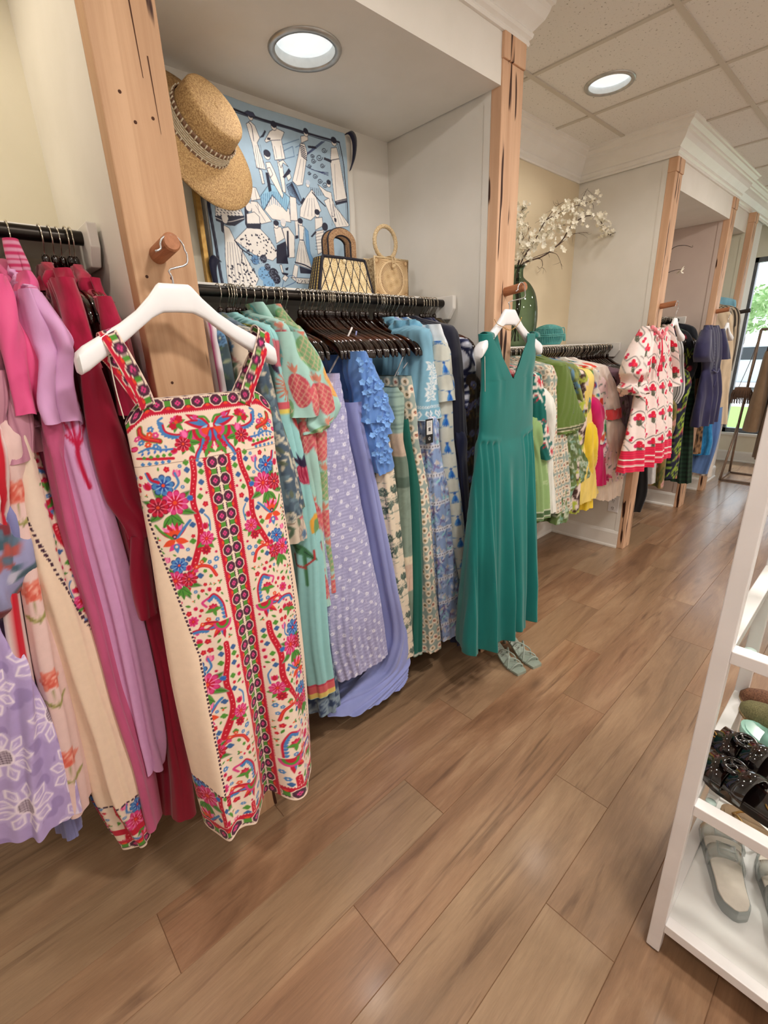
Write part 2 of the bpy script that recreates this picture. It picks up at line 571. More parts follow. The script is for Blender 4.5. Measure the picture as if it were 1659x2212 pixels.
def quad(mb, a, b, c, d):
    mb.add([a, b, c, d], [(0, 1, 2, 3)])


# back walls of the alcoves (one panel each; finishes differ)
GRASS = None


def grasscloth():
    m, t, b = nodes_of('grasscloth_wallpaper')
    tc = N(t, 'TexCoord')
    mp = N(t, 'Mapping'); mp.inputs['Scale'].default_value = (1, 14, 110)
    t.links.new(tc.outputs['Object'], mp.inputs[0])
    no = N(t, 'TexNoise', Scale=1.0, Detail=4.0, Roughness=.7); t.links.new(mp.outputs[0], no.inputs['Vector'])
    r = N(t, 'ValToRGB'); r.color_ramp.elements[0].position = .66; r.color_ramp.elements[1].position = .74
    r.color_ramp.elements[0].color = L4((224, 208, 178)); r.color_ramp.elements[1].color = L4((120, 100, 70))
    t.links.new(no.outputs['Fac'], r.inputs[0])
    mp2 = N(t, 'Mapping'); mp2.inputs['Scale'].default_value = (1, 2.2, 9); t.links.new(tc.outputs['Object'], mp2.inputs[0])
    n2 = N(t, 'TexNoise', Scale=1.0, Detail=2.0); t.links.new(mp2.outputs[0], n2.inputs['Vector'])
    r2 = N(t, 'ValToRGB'); r2.color_ramp.elements[0].position = .48; r2.color_ramp.elements[1].position = .62
    r2.color_ramp.elements[0].color = (0, 0, 0, 1); r2.color_ramp.elements[1].color = (1, 1, 1, 1)
    t.links.new(n2.outputs['Fac'], r2.inputs[0])
    mx = N(t, 'Mix', data_type='RGBA'); t.links.new(r2.outputs[0], mx.inputs[0]); mx.inputs[6].default_value = L4((226, 210, 180))
    t.links.new(r.outputs[0], mx.inputs[7]); t.links.new(mx.outputs[2], b.inputs['Base Color'])
    bp = N(t, 'Bump', Strength=.3, Distance=.001); t.links.new(no.outputs['Fac'], bp.inputs['Height']); t.links.new(bp.outputs[0], b.inputs['Normal'])
    b.inputs['Roughness'].default_value = .9
    return m


spans = [(-1.6, POSTS[0][0] + .06, PAINT_CREAM), (POSTS[0][0] + .06, POSTS[1][0] + .06, PAINT), (POSTS[1][0] + .06, POSTS[2][0] + .06, grasscloth()),
         (POSTS[2][0] + .06, POSTS[3][0] + .06, WALL_MAUVE), (POSTS[3][0] + .06, POSTS[4][0] + .06, PAINT_SAGE), (POSTS[4][0] + .06, FAR, PAINT)]
for y0, y1, m in spans:
    structure(MB().box((XB - .08, y0, 0), (XB, y1, ZC)).build('wall_back', m))
# partitions that end in the timber posts
pm = [(PAINT, .0), (PAINT, 0), (PAINT, 0), (WALL_MAUVE, 0), (PAINT_SAGE, 0)]
for (y0, y1), (m, _) in zip(POSTS, pm):
    b = MB()
    b.box((XB, y0 + .004, 0), (-.046, y1 - .004, ZC))
    b.box((-.075, y0 + .0005, .0), (-.046, y1 - .0005, 2.49))      # corner bead beside the post
    structure(b.build('wall_partition', m))
structure(MB().box((XB, -.95, 0), (0, -.83, ZC)).build('wall_partition', PAINT_CREAM))
structure(MB().box((XB, 5.62, 0), (-.07, 6.17, ZC)).build('wall_pier', PAINT))
# lowered heads over three alcoves
for i, (y0, y1, xf, hole) in enumerate([(POSTS[0][1], POSTS[1][0], -.006, (-0.26, 1.054, .095)), (POSTS[2][1], POSTS[3][0], -.006, None), (POSTS[3][1], POSTS[4][0], -.05, None)]):
    b = MB()
    zt = ZC
    quad(b, (xf, y0, ZH), (xf, y1, ZH), (xf, y1, zt), (xf, y0, zt))
    if hole:
        plate_hole(b, XB, xf, y0, y1, ZH, hole)
    else:
        quad(b, (XB, y0, ZH), (XB, y1, ZH), (xf, y1, ZH), (xf, y0, ZH))
    structure(b.build('wall_header', [PAINT, PAINT, PAINT][i]))

# ceiling tiles with the hole for the downlight
TM = tile_mat()
GX = [-0.885 + .6 * k for k in range(9)]
GY = [2.34 + .61 * k for k in range(-8, 9)]
b = MB()
for i in range(len(GX) - 1):
    for j in range(len(GY) - 1):
        x0, x1, y0, y1 = GX[i], GX[i + 1], GY[j], GY[j + 1]
        if x0 < -.085 < x1 and y0 < 2.70 < y1:
            plate_hole(b, x0, x1, y0, y1, ZC, (-.085, 2.70, .098))
        else:
            quad(b, (x0, y0, ZC), (x0, y1, ZC), (x1, y1, ZC), (x1, y0, ZC))
structure(b.build('ceiling', TM, origin=(0, 0, ZC)))
b = MB()
hw = .011
for x in GX:
    b.box((x - hw, GY[0], ZC - .006), (x + hw, GY[-1], ZC + .01))
for y in GY:
    b.box((GX[0], y - hw, ZC - .0055), (GX[-1], y + hw, ZC + .01))
structure(b.build('trim_1', pmat('ceiling_grid_enamel', (206, 199, 187), scale=5, rough=.5)))

# crown moulding swept with mitred corners
CROWN = [(0.0, -.158), (.010, -.158), (.013, -.150), (.010, -.142), (.019, -.134), (.022, -.124), (.018, -.117), (.030, -.104), (.047, -.086), (.058, -.064), (.062, -.050),
         (.071, -.045), (.073, -.036), (.082, -.028), (.092, -.021), (.095, -.012), (.104, -.008), (.106, 0.0), (0.0, 0.0)]


def sweep(mb, path, prof, z0):
    """profile (out, dz) along a plan path; 'out' is to the right of travel"""
    P = [np.array(p, float) for p in path]
    n = len(P)
    rings = []
    for i in range(n):
        d0 = (P[i] - P[i - 1]) if i > 0 else (P[1] - P[0])
        d1 = (P[i + 1] - P[i]) if i < n - 1 else (P[-1] - P[-2])
        d0 = d0 / np.linalg.norm(d0); d1 = d1 / np.linalg.norm(d1)
        n0 = np.array([d0[1], -d0[0]]); n1 = np.array([d1[1], -d1[0]])
        mv = n0 + n1; mv = mv / max(1e-6, (mv @ n0))
        rings.append([(P[i][0] + mv[0] * o, P[i][1] + mv[1] * o, z0 + z) for o, z in prof])
    mb.loft(rings)


b = MB(); sweep(b, [(-.006, .38), (-.006, 1.838), (XB, 1.838), (XB, 3.476), (-.006, 3.476), (-.006, 4.912), (-.05, 4.912), (-.05, FAR)], CROWN, ZC)
structure(b.build('trim_2', TRIM))
b = MB(); sweep(b, [(XB, -.83), (XB, .362), (-.006, .362), (-.006, .40)], CROWN, ZC)
structure(b.build('trim_3', TRIM))

# baseboards
BASE = [(0, 0), (.022, 0), (.022, .012), (.014, .022), (.014, .112), (.006, .128), (0, .132)]
for i, path in enumerate([[(XB, -.8), (XB, .371), (-.046, .371)], [(-.046, .501), (XB, .501), (XB, 1.704), (-.046, 1.704)], [(-.046, 1.828), (XB, 1.828), (XB, 3.486), (-.046, 3.486)],
                          [(-.046, 3.598), (XB, 3.598), (XB, 4.779), (-.046, 4.779)], [(-.046, 4.901), (XB, 4.901), (XB, 5.504), (-.046, 5.504)],
                          [(-.07, 5.62), (-.07, 6.17), (XB, 6.17), (XB, FAR), (3.5, FAR)]]):
    b = MB(); sweep(b, path, BASE, 0)
    structure(b.build('baseboard_back', TRIM))

# far wall with the shop window
wx0, wx1, wz0, wz1 = -.27, 1.9, .36, 2.33
b = MB()
b.box((XB - .08, FAR, 0), (wx0, FAR + .15, ZC)).box((wx1, FAR, 0), (3.6, FAR + .15, ZC)).box((wx0, FAR, 0), (wx1, FAR + .15, wz0)).box((wx0, FAR, wz1), (wx1, FAR + .15, ZC))
structure(b.build('wall_far', PAINT_CREAM))
structure(MB().box((3.6, -2.4, 0), (3.75, FAR + .15, ZC)).build('wall_right', PAINT))
structure(MB().box((XB - .08, -2.55, 0), (3.75, -2.4, ZC)).build('wall_rear', PAINT))
DARKF = pmat('dark_window_frame', (96, 98, 104), (110, 112, 118), scale=20, rough=.4, metal=.3)
win = bpy.data.objects.new('window_1', None); COL.objects.link(win); win.location = ((wx0 + wx1) / 2, FAR, wz0); WLOC[win] = np.array(win.location); win['kind'] = 'structure'
b = MB()
for x in (wx0, (wx0 + wx1) / 2 - .02, wx1 - .045):
    b.box((x, FAR + .02, wz0), (x + .032, FAR + .09, wz1))
b.box((wx0, FAR + .02, wz0), (wx1, FAR + .09, wz0 + .05)).box((wx0, FAR + .02, wz1 - .05), (wx1, FAR + .09, wz1))
b.build('window_frame', DARKF, win)
m, t, bs = nodes_of('clear_glass')
t.nodes.remove(bs)
tr = N(t, 'BsdfTransparent'); gl = N(t, 'BsdfGlossy', Roughness=.02); mxs = N(t, 'MixShader'); lw0 = N(t, 'LayerWeight', Blend=.5); pw0 = N(t, 'Math', operation='POWER'); pw0.inputs[1].default_value = 4.0; t.links.new(lw0.outputs['Facing'], pw0.inputs[0]); fr = N(t, 'MapRange'); fr.inputs['To Min'].default_value = .025; fr.inputs['To Max'].default_value = .45; t.links.new(pw0.outputs[0], fr.inputs['Value'])
tr.inputs[0].default_value = (.96, .985, .975, 1)
t.links.new(fr.outputs[0], mxs.inputs[0]); t.links.new(tr.outputs[0], mxs.inputs[1]); t.links.new(gl.outputs[0], mxs.inputs[2])
t.links.new(mxs.outputs[0], t.nodes['Material Output'].inputs['Surface'])
CLEAR = m
MB().box((wx0 + .045, FAR + .05, wz0 + .05), (wx1 - .045, FAR + .056, wz1 - .05)).build('pane', CLEAR, win)
b = MB(); b.box((wx0 - .03, FAR - .035, wz0 - .03), (wx1 + .03, FAR + .02, wz0))
structure(b.build('trim_4', TRIM))

# ------------------------------------------------------------------ outside the window
structure(MB().box((-30, FAR + .15, -.3), (20, 60, -.12)).build('ground', pmat('pale_asphalt', (196, 194, 190), (210, 208, 204), scale=3, rough=.9)))
tag(MB().box((-12, 10.5, -.119), (6, 14.0, -.09)).build('lawn_strip', pmat('lawn_grass', (120, 168, 70), (150, 196, 96), scale=60, rough=.95, bump=.5)), 'strip of bright lawn seen through the shop window', 'lawn', kind='stuff')
LEAFM = pmat('leaf_green', (140, 176, 112), (190, 212, 158), scale=5, rough=.9)
BARK = pmat('bark', (98, 80, 64), (120, 100, 82), scale=20, rough=.95)


def tree(x, y, h, r, label, seed):
    t_ = thing('leafy_tree', label, 'tree', (x, y, -.12), 'trees outside the window')
    MB().tube([(x, y, -.12), (x + .05, y, h * .35), (x, y, h * .62)], [.12, .09, .05], 8).build('trunk', BARK, t_, smooth=True)
    rr = np.random.RandomState(seed); bb = MB()
    for k in range(420):
        d = rr.normal(size=3); d /= np.linalg.norm(d); q = r * rr.rand() ** .33
        c = np.array([x, y, h * .68]) + d * q * np.array([1, 1, .72])
        a = rr.normal(size=3); a /= np.linalg.norm(a); e = np.cross(a, d + .01); e /= np.linalg.norm(e)
        s = r * .13
        bb.add([c - a * s, c + e * s * .6, c + a * s, c - e * s * .6 + d * s * .2], [(0, 1, 2, 3)])
    bb.build('crown', LEAFM, t_)


tree(-2.2, 27, 4.4, 1.6, 'green tree outside the window, the nearer one to the clothing stand', 1)
tree(-4.6, 29, 4.0, 1.5, 'green tree outside the window beside the dark window frame', 2)


def car(x, y, label, col, name, rz):
    t_ = thing(name, label, 'car', (x, y, -.12))
    body = [(-2.1, .25), (-2.1, .75), (-1.9, .85), (-1.2, .92), (-.7, 1.38), (.75, 1.40), (1.35, .95), (2.0, .82), (2.12, .6), (2.12, .25)]
    b_ = MB().prism(body, lambda a, c: (x + a, y - .8, c - .12), lambda a, c: (x + a, y + .8, c - .12)); b_.build('body', pmat(name + '_paint', col, rough=.25, coat=.5), t_, bevel=.06)
    g = MB().prism([(-1.1, .93), (-.66, 1.30), (.70, 1.32), (1.2, .95)], lambda a, c: (x + a, y - .815, c - .12), lambda a, c: (x + a, y + .815, c - .12)); g.build('window', pmat('tinted_car_glass', (40, 46, 52), rough=.1), t_)
    for wx in (-1.3, 1.3):
        for sy in (-.74, .74):
            MB().lathe([(0, -.1), (.3, -.1), (.33, -.06), (.33, .06), (.3, .1), (0, .1)], (x + wx, y + sy, .21), 20, axis=(0, 1, 0)).build('wheel', pmat('tyre_rubber', (36, 36, 38), rough=.8), t_, smooth=True)


car(-2.2, 19.5, 'silver parked car outside the window, closer to the frame', (196, 200, 204), 'parked_car', 0)
car(-1.5, 23.5, 'white parked car behind the silver one outside the window', (232, 234, 236), 'parked_car', 0)

# ------------------------------------------------------------------ timber posts with pegs
woods = [wood_mat('post_oak', (206, 168, 134), (182, 142, 108), crack_amt=.02, grain=24, seed=1.3),
         wood_mat('post_old_pine', (226, 188, 156), (198, 154, 122), crack_amt=.115, grain=20, seed=4.1)]
PEGZ = [1.70, 1.69, 1.69, 1.69, 1.70]
plab = ['broad smooth timber post behind the embroidered-print dress, beech peg near its middle', 'split and gouged pine post behind the teal dress', 'narrow timber post behind the pink berry-print dress',
        'timber post behind the navy jumpsuit', 'last timber post before the bright window, with a dark peg']
for i, ((y0, y1), pz) in enumerate(zip(POSTS, PEGZ)):
    t_ = thing('timber_post', plab[i], 'post', (-.02, (y0 + y1) / 2, 0), 'timber posts along the alcoves')
    MB().box((-.046, y0, 0), (0, y1, 2.42)).build('board', woods[0] if i == 0 else woods[1], t_, bevel=.003)
    MB().box((-.046, y0 - .002, 2.42), (.006, y1 + .002, 2.494)).build('cap_block', woods[0] if i == 0 else woods[1], t_, bevel=.003)
    yc = [.424, 1.772, 3.545, 4.845, 5.565][i]
    if i == 0:
        MB().add([(.0006, .4435, 2.415), (.0006, .4490, 2.415), (.0006, .4530, 2.20), (.0006, .4560, 2.02), (.0006, .4548, 2.02), (.0006, .4495, 2.20)], [(0, 1, 2, 5), (5, 2, 3, 4)]).add([(.0006, .470, 2.06), (.0006, .4725, 2.06), (.0006, .474, 1.93), (.0006, .4733, 1.93)], [(0, 1, 2, 3)]).build('drying_crack', pmat('crack_dark', (74, 44, 30), rough=.9), t_)
        bb = MB()
        for yy, zz in ((.392, 1.655), (.445, 1.655), (.425, 1.94), (.405, 1.985), (.462, 1.955), (.405, 1.43)):
            bb.lathe([(0, .0007), (.0032, .0007), (.0034, 0)], (0, yy, zz), 10, axis=(1, 0, 0))
        bb.build('screw_holes', pmat('crack_dark', (74, 44, 30), rough=.9), t_)
    pr = .0185 if i == 0 else .017
    MB().lathe([(0, 0), (pr, 0), (pr, .088), (pr - .003, .092), (0, .092)], (0, yc, pz), 24, axis=(1, 0, .12)).build('peg', PEGM if i < 4 else pmat('dark_peg', (50, 46, 44), rough=.5), t_, smooth=False)

# ------------------------------------------------------------------ recessed ceiling lights
ALU = pmat('brushed_trim_ring', (176, 176, 174), (192, 192, 190), scale=30, rough=.35, metal=.8)
REFL = pmat('silver_reflector', (226, 228, 226), (236, 238, 236), scale=40, rough=.3, metal=.25)
GLOW = pmat('frosted_lamp', (236, 244, 246), (250, 252, 252), scale=9, rough=.5, emit=.95, stretch=(1, 5, 1))


def downlight(x, y, z, r, label):
    t_ = thing('recessed_ceiling_light', label, 'ceiling light', (x, y, z))
    MB().lathe([(r * .86, -.002), (r * .88, -.007), (r * 1.02, -.007), (r * 1.06, -.001), (r * 1.06, .002), (r * .9, .002)], (x, y, z), 48).build('trim_ring', ALU, t_, smooth=True)
    MB().lathe([(r * .90, -.003), (r * .87, .03), (r * .82, .06), (r * .80, .075)], (x, y, z), 48).build('reflector', REFL, t_, smooth=True)
    MB().lathe([(0, .016), (r * .4, .017), (r * .83, .022), (r * .83, .03), (0, .03)], (x, y, z), 40).build('lamp', GLOW, t_, smooth=True)


downlight(-.26, 1.054, ZH, .104, 'round recessed downlight in the lowered white head above the straw hat')
downlight(-.085, 2.70, ZC, .107, 'round recessed downlight set in the pitted ceiling tile')

# ------------------------------------------------------------------ shelves, cleats, rods
def shelf(y0, y1, z, label, xf=-.285, paint=TRIM, xcl=-.19):
    t_ = thing('wall_shelf', label, 'shelf', ((XB + xf) / 2, (y0 + y1) / 2, z - .1))
    MB().box((XB, y0 + .004, z), (xf, y1 - .004, z + .022)).build('board', paint, t_, bevel=.002)
    for s, yy in ((1, y0), (-1, y1)):
        a, c = yy + s * .004, yy + s * .026
        lo, hi = min(a, c), max(a, c)
        pts = [(XB, z - .07), (xcl - .028, z - .07), (xcl, z - .03), (xcl, z + .022), (XB, z + .022)]
        MB().prism(pts, lambda p, q: (p, lo, q), lambda p, q: (p, hi, q)).build('cleat', paint, t_, bevel=.003)
    return t_


def rod(y0, y1, z, label, x=-.25, r=.0155):
    o = MB().tube([(x, y0, z), (x, y1, z)], r, 24).build('clothes_rod', RODM, None, smooth=True)
    o.modifiers.new('es', 'EDGE_SPLIT')
    tag(o, label, 'clothes rod', 'hanging rods in the alcoves')


ZR = [1.766, 1.667, 1.452, 1.64, 1.72]
shelf(-.83, POSTS[0][0], 1.77, 'white shelf above the pink and crimson clothes')
rod(-.82, POSTS[0][0] - .026, ZR[0], 'dark rod holding the pink and crimson clothes')
shelf(POSTS[0][1], POSTS[1][0], 1.672, 'white shelf carrying the two straw handbags')
rod(POSTS[0][1] + .026, POSTS[1][0] - .026, ZR[1], 'dark rod holding the blue and lavender clothes below the straw bags')
shelf(POSTS[1][1], POSTS[2][0], 1.458, 'white shelf carrying the green glass vase')
rod(POSTS[1][1] + .026, POSTS[2][0] - .026, ZR[2], 'dark rod crowded with hangers below the green vase')
shelf(POSTS[2][1], POSTS[3][0], 1.645, 'white shelf above the black and green floral clothes')
rod(POSTS[2][1] + .026, POSTS[3][0] - .026, ZR[3], 'dark rod holding the black and green floral clothes')
shelf(POSTS[3][1], POSTS[4][0], 1.725, 'white shelf in the alcove nearest the window')
rod(POSTS[3][1] + .026, POSTS[4][0] - .026, ZR[4], 'dark rod holding denim and cream clothes by the window')

# outlet on the partition face
OUTY = POSTS[2][0] + .004
t_ = thing('wall_outlet', 'white double power outlet low on the wall beside the yellow dress', 'outlet', (-.105, OUTY, .275))
MB().box((-.145, OUTY - .006, .275), (-.07, OUTY, .40)).build('cover_plate', WHITEP, t_, bevel=.002)
for zz in (.307, .362):
    MB().lathe([(0, .0075), (.012, .0075), (.0155, .006), (.0155, 0)], (-.1075, OUTY, zz), 20, axis=(0, -1, 0)).build('socket', WHITEP, t_, smooth=True)
    bb = MB()
    for dx in (-.006, .006):
        bb.box((-.1075 + dx - .0012, OUTY - .0083, zz - .001), (-.1075 + dx + .0012, OUTY - .0070, zz + .008))
    bb.box((-.1095, OUTY - .0083, zz - .010), (-.1055, OUTY - .0070, zz - .006))
    bb.build('slots', pmat('socket_slot', (50, 48, 46), rough=.6), t_)

# ------------------------------------------------------------------ printed designs: a small painter whose result is stored per vertex
class Cv:
    def __init__(s, w, h, res, bg, wrap=False):
        s.w, s.h, s.res, s.wrap = w, h, res, wrap
        s.W, s.H = int(round(w * res)), int(round(h * res))
        s.a = np.empty((s.H, s.W, 3), np.float32); s.a[:] = bg

    def put(s, cx, cy, r, fn, c, ry=None):
        ry = r if ry is None else ry
        shifts = [(0, 0)]
        if s.wrap:
            shifts = [(dx, dy) for dx in (-s.w, 0, s.w) for dy in (-s.h, 0, s.h)]
        c = np.asarray(c, np.float32)
        for dx, dy in shifts:
            x, y = cx + dx, cy + dy
            i0, i1 = max(0, int((x - r) * s.res) - 1), min(s.W, int((x + r) * s.res) + 2)
            j0, j1 = max(0, int((y - ry) * s.res) - 1), min(s.H, int((y + ry) * s.res) + 2)
            if i1 <= i0 or j1 <= j0: continue
            X, Y = np.meshgrid((np.arange(i0, i1) + .5) / s.res - x, (np.arange(j0, j1) + .5) / s.res - y)
            m = np.clip(fn(X, Y) * s.res + .5, 0, 1)[..., None].astype(np.float32)
            s.a[j0:j1, i0:i1] = s.a[j0:j1, i0:i1] * (1 - m) + c * m
        return s

    def disc(s, x, y, r, c): return s.put(x, y, r, lambda X, Y: r - np.hypot(X, Y), c)

    def ring(s, x, y, r, t, c): return s.put(x, y, r + t, lambda X, Y: t / 2 - abs(np.hypot(X, Y) - r), c)

    def rect(s, x0, y0, x1, y1, c):
        hx, hy = (x1 - x0) / 2, (y1 - y0) / 2
        return s.put((x0 + x1) / 2, (y0 + y1) / 2, hx, lambda X, Y: np.minimum(hx - abs(X), hy - abs(Y)), c, ry=hy)

    def petals(s, x, y, r, n, c, rot=0.0, deep=.3):
        def f(X, Y):
            th = np.arctan2(Y, X) - rot
            return r * (1 - deep + deep * np.abs(np.cos(n * th / 2)) ** .7) - np.hypot(X, Y)
        return s.put(x, y, r, f, c)

    def rays(s, x, y, r0, r1, n, wd, c, rot=0.0):
        def f(X, Y):
            rho = np.hypot(X, Y); th = np.arctan2(Y, X) - rot
            d = np.abs(((th * n / (2 * pi) + .5) % 1) - .5) * 2 * pi / n * rho
            return np.minimum(wd / 2 - d, np.minimum(rho - r0, r1 - rho))
        return s.put(x, y, r1, f, c)

    def leaf(s, x, y, ln, wd, ang, c, vein=None):
        ca, sa = cos(ang), sin(ang)
        def f(X, Y):
            a = X * ca + Y * sa; b = -X * sa + Y * ca
            q = np.clip(a / ln, 0, 1)
            wv = wd / 2 * np.sin(pi * q ** .8)
            return np.where((a < 0) | (a > ln), -1, wv - abs(b))
        s.put(x, y, ln * 1.05, f, c)
        if vein is not None:
            s.line([(x, y), (x + ca * ln * .9, y + sa * ln * .9)], wd * .12, vein)
        return s

    def line(s, P, t, c, taper=False):
        P = np.asarray(P, float)
        lo, hi = P.min(0) - t, P.max(0) + t
        cx, cy = (lo + hi) / 2
        def f(X, Y):
            d = np.full(X.shape, 9.0); X = X + cx; Y = Y + cy
            n = len(P) - 1
            for i in range(n):
                a, b = P[i], P[i + 1]; v = b - a; L = v @ v + 1e-12
                q = np.clip(((X - a[0]) * v[0] + (Y - a[1]) * v[1]) / L, 0, 1)
                dd = np.hypot(X - a[0] - q * v[0], Y - a[1] - q * v[1])
                if taper: dd = dd + t / 2 * ((i + q) / n) * .8
                d = np.minimum(d, dd)
            return t / 2 - d
        return s.put(cx, cy, (hi[0] - lo[0]) / 2, f, c, ry=(hi[1] - lo[1]) / 2)

    def curve(s, P, t, c, n=22, taper=False): return s.line(smooth_path([(p[0], p[1]) for p in P], n), t, c, taper)

    def poly(s, P, c):
        P = np.asarray(P, float); lo, hi = P.min(0), P.max(0); cx, cy = (lo + hi) / 2
        def f(X, Y):
            X = X + cx; Y = Y + cy; ins = np.zeros(X.shape, bool); d = np.full(X.shape, 9.0)
            for i in range(len(P)):
                a, b = P[i], P[(i + 1) % len(P)]
                cr = ((a[1] > Y) != (b[1] > Y)) & (X < (b[0] - a[0]) * (Y - a[1]) / (b[1] - a[1] + 1e-12) + a[0])
                ins ^= cr
                v = b - a; q = np.clip(((X - a[0]) * v[0] + (Y - a[1]) * v[1]) / (v @ v + 1e-12), 0, 1)
                d = np.minimum(d, np.hypot(X - a[0] - q * v[0], Y - a[1] - q * v[1]))
            return np.where(ins, d, -d)
        return s.put(cx, cy, (hi[0] - lo[0]) / 2, f, c, ry=(hi[1] - lo[1]) / 2)

    def tulip(s, x, y, r, ang, c, c2):
        for d in (-.5, .5, 0):
            s.leaf(x, y, r, r * .55, ang + d * .7, c if d else c2)
        return s

    def bloom(s, x, y, r, n, c, cd, cc, edge=None, rot=0.0, line=None):
        """daisy-like printed flower: outline, petals, dark petal roots, bright eye"""
        if edge is not None: s.petals(x, y, r * 1.1, n, edge, rot)
        s.petals(x, y, r, n, c, rot)
        s.rays(x, y, r * .2, r * .62, n, r * .16, cd, rot)
        if line is not None: s.rays(x, y, r * .3, r * .98, n, r * .05, line, rot + pi / n)
        s.disc(x, y, r * .24, cd).disc(x, y, r * .17, cc)
        return s

    def sample(s, U, Vv):
        x = np.asarray(U) * s.res - .5; y = np.asarray(Vv) * s.res - .5
        i = np.floor(x).astype(int); j = np.floor(y).astype(int)
        fx = (x - i)[..., None]; fy = (y - j)[..., None]
        if s.wrap:
            g = lambda jj, ii: s.a[jj % s.H, ii % s.W]
        else:
            g = lambda jj, ii: s.a[np.clip(jj, 0, s.H - 1), np.clip(ii, 0, s.W - 1)]
        c = (g(j, i) * (1 - fx) + g(j, i + 1) * fx) * (1 - fy) + (g(j + 1, i) * (1 - fx) + g(j + 1, i + 1) * fx) * fy
        return lin(c)


def tile(cv, du=0.0, dv=0.0, sc=1.0):
    return lambda U, V: cv.sample(U / sc + du, V / sc + dv)


# ------------------------------------------------------------------ hanging cloth
def interp_rows(rows, M, bias=1.0):
    """rows: array [z, ...] top to bottom -> M rows, monotone smooth"""
    R = np.asarray(rows, float)
    d = np.concatenate([[0], np.cumsum(np.abs(np.diff(R[:, 0])) + .35 * np.abs(np.diff(R[:, 1:], axis=0)).sum(1))])
    t = np.linspace(0, d[-1], M)
    m = np.gradient(R, d, axis=0)
    i = np.clip(np.searchsorted(d, t, side='right') - 1, 0, len(d) - 2)
    h = d[i + 1] - d[i]; f = ((t - d[i]) / h)[:, None]; h = h[:, None]
    lin_ = R[i] + (R[i + 1] - R[i]) * f
    h00 = 2 * f ** 3 - 3 * f ** 2 + 1; h10 = f ** 3 - 2 * f ** 2 + f; h01 = -2 * f ** 3 + 3 * f ** 2; h11 = f ** 3 - f ** 2
    her = h00 * R[i] + h10 * h * m[i] + h01 * R[i + 1] + h11 * h * m[i + 1]
    return .6 * her + .4 * lin_


def hang(name, rows, mat, parent=None, frame=None, M=120, svals=None, n=2.6, folds=None, paint=None, anchor=.5, zfun=None, vfun=None,
         hem=0.0, seed=0, label=None, crease=0.0, rip=0.0, post=None):
    """hanging tube of cloth. rows: (z, xc, a, yc, b) - half width a along x, half thickness b along y.
    s runs 0 at -x, .25 middle of the front (-y), .5 at +x, .75 back."""
    R = interp_rows(rows, M)
    sv = np.asarray(svals if svals is not None else np.concatenate([np.linspace(0, .28, 18, endpoint=False), np.linspace(.28, .62, 60, endpoint=False), np.linspace(.62, 1, 18, endpoint=False)]))
    rr = np.random.RandomState(seed)
    th = np.linspace(0, 2 * pi, 721)
    z0, z1 = R[0, 0], R[-1, 0]
    V = np.zeros((M, len(sv), 3)); UV = np.zeros((M, len(sv), 2)); vacc = 0.0
    ph = rr.rand(8) * 6.28
    CR = [(fr, rr.rand() * 6.28, rr.uniform(-3.5, 3.5), (60 / fr) ** .6 * rr.uniform(.4, 1)) for fr in rr.uniform(45, 240, 7)]
    e = 2.0 / n
    cs, sn = np.cos(th), np.sin(th)
    sx = -np.sign(cs) * np.abs(cs) ** e; sy = -np.sign(sn) * np.abs(sn) ** e
    for k in range(M):
        z, xc, a, yc, b = R[k]
        a = max(a, .004); b = max(b, .004)
        X = a * sx; Y = b * sy
        d = np.concatenate([[0], np.cumsum(np.hypot(np.diff(X), np.diff(Y)))])
        Pm = d[-1]
        q = sv * Pm
        x = np.interp(q, d, X); y = np.interp(q, d, Y)
        if k: vacc += math.sqrt((R[k, 0] - R[k - 1, 0]) ** 2 + .25 * (a - R[k - 1, 2]) ** 2)
        f = (z0 - z) / (z0 - z1 + 1e-9)
        UV[k, :, 0] = ((sv - anchor + .5) % 1.0 - .5) * Pm; UV[k, :, 1] = vacc
        dz = 0.0
        y0_ = y
        if folds:
            for (freq, a0, a1, ph_k, pw) in folds:
                A = a0 + (a1 - a0) * f ** pw
                w = np.sin(x * freq + ph[ph_k % 8] + 1.2 * f * np.sin(ph[(ph_k + 1) % 8] + 3 * f))
                y = y + A * w
                x = x + .35 * A * np.cos(x * freq * 1.3 + ph[(ph_k + 2) % 8]) * (abs(y) > 0)
        if rip:
            y = y + rip * np.sin(q * 160 + ph[3]) * f
        if crease:
            nx_, ny_ = x / (a * a), y0_ / (b * b); nn = np.sqrt(nx_ ** 2 + ny_ ** 2) + 1e-9
            w = crease * (.4 + .6 * f) * 1.5 * sum(am * np.sin(q * fr + p0 + dr * f) for fr, p0, dr, am in CR)
            x = x + nx_ / nn * w; y = y + ny_ / nn * w
        if hem:
            dz = hem * f ** 3 * np.sin(x * 38 + ph[5])
        V[k, :, 0] = xc + x; V[k, :, 1] = yc + y; V[k, :, 2] = z + dz
        if vfun is not None: V[k] = vfun(V[k], f, sv, vacc)
        if zfun is not None: V[k, :, 2] += zfun(x / a, f, sv)
    n_ = len(sv)
    idx = np.arange(M * n_).reshape(M, n_)
    nx = np.roll(idx, -1, axis=1)
    Fq = np.stack([idx[:-1], nx[:-1], nx[1:], idx[1:]], -1).reshape(-1, 4)[:, ::-1]
    if post is not None:
        keep = post(V, R)
        Fq = Fq[keep.reshape(-1)]
    P = V.reshape(-1, 3)
    if frame is not None: P = frame(P)
    c = paint(UV[..., 0].ravel(), UV[..., 1].ravel()) if paint else None
    return mk(name, P, Fq, mat, parent, True, col=c, label=label)


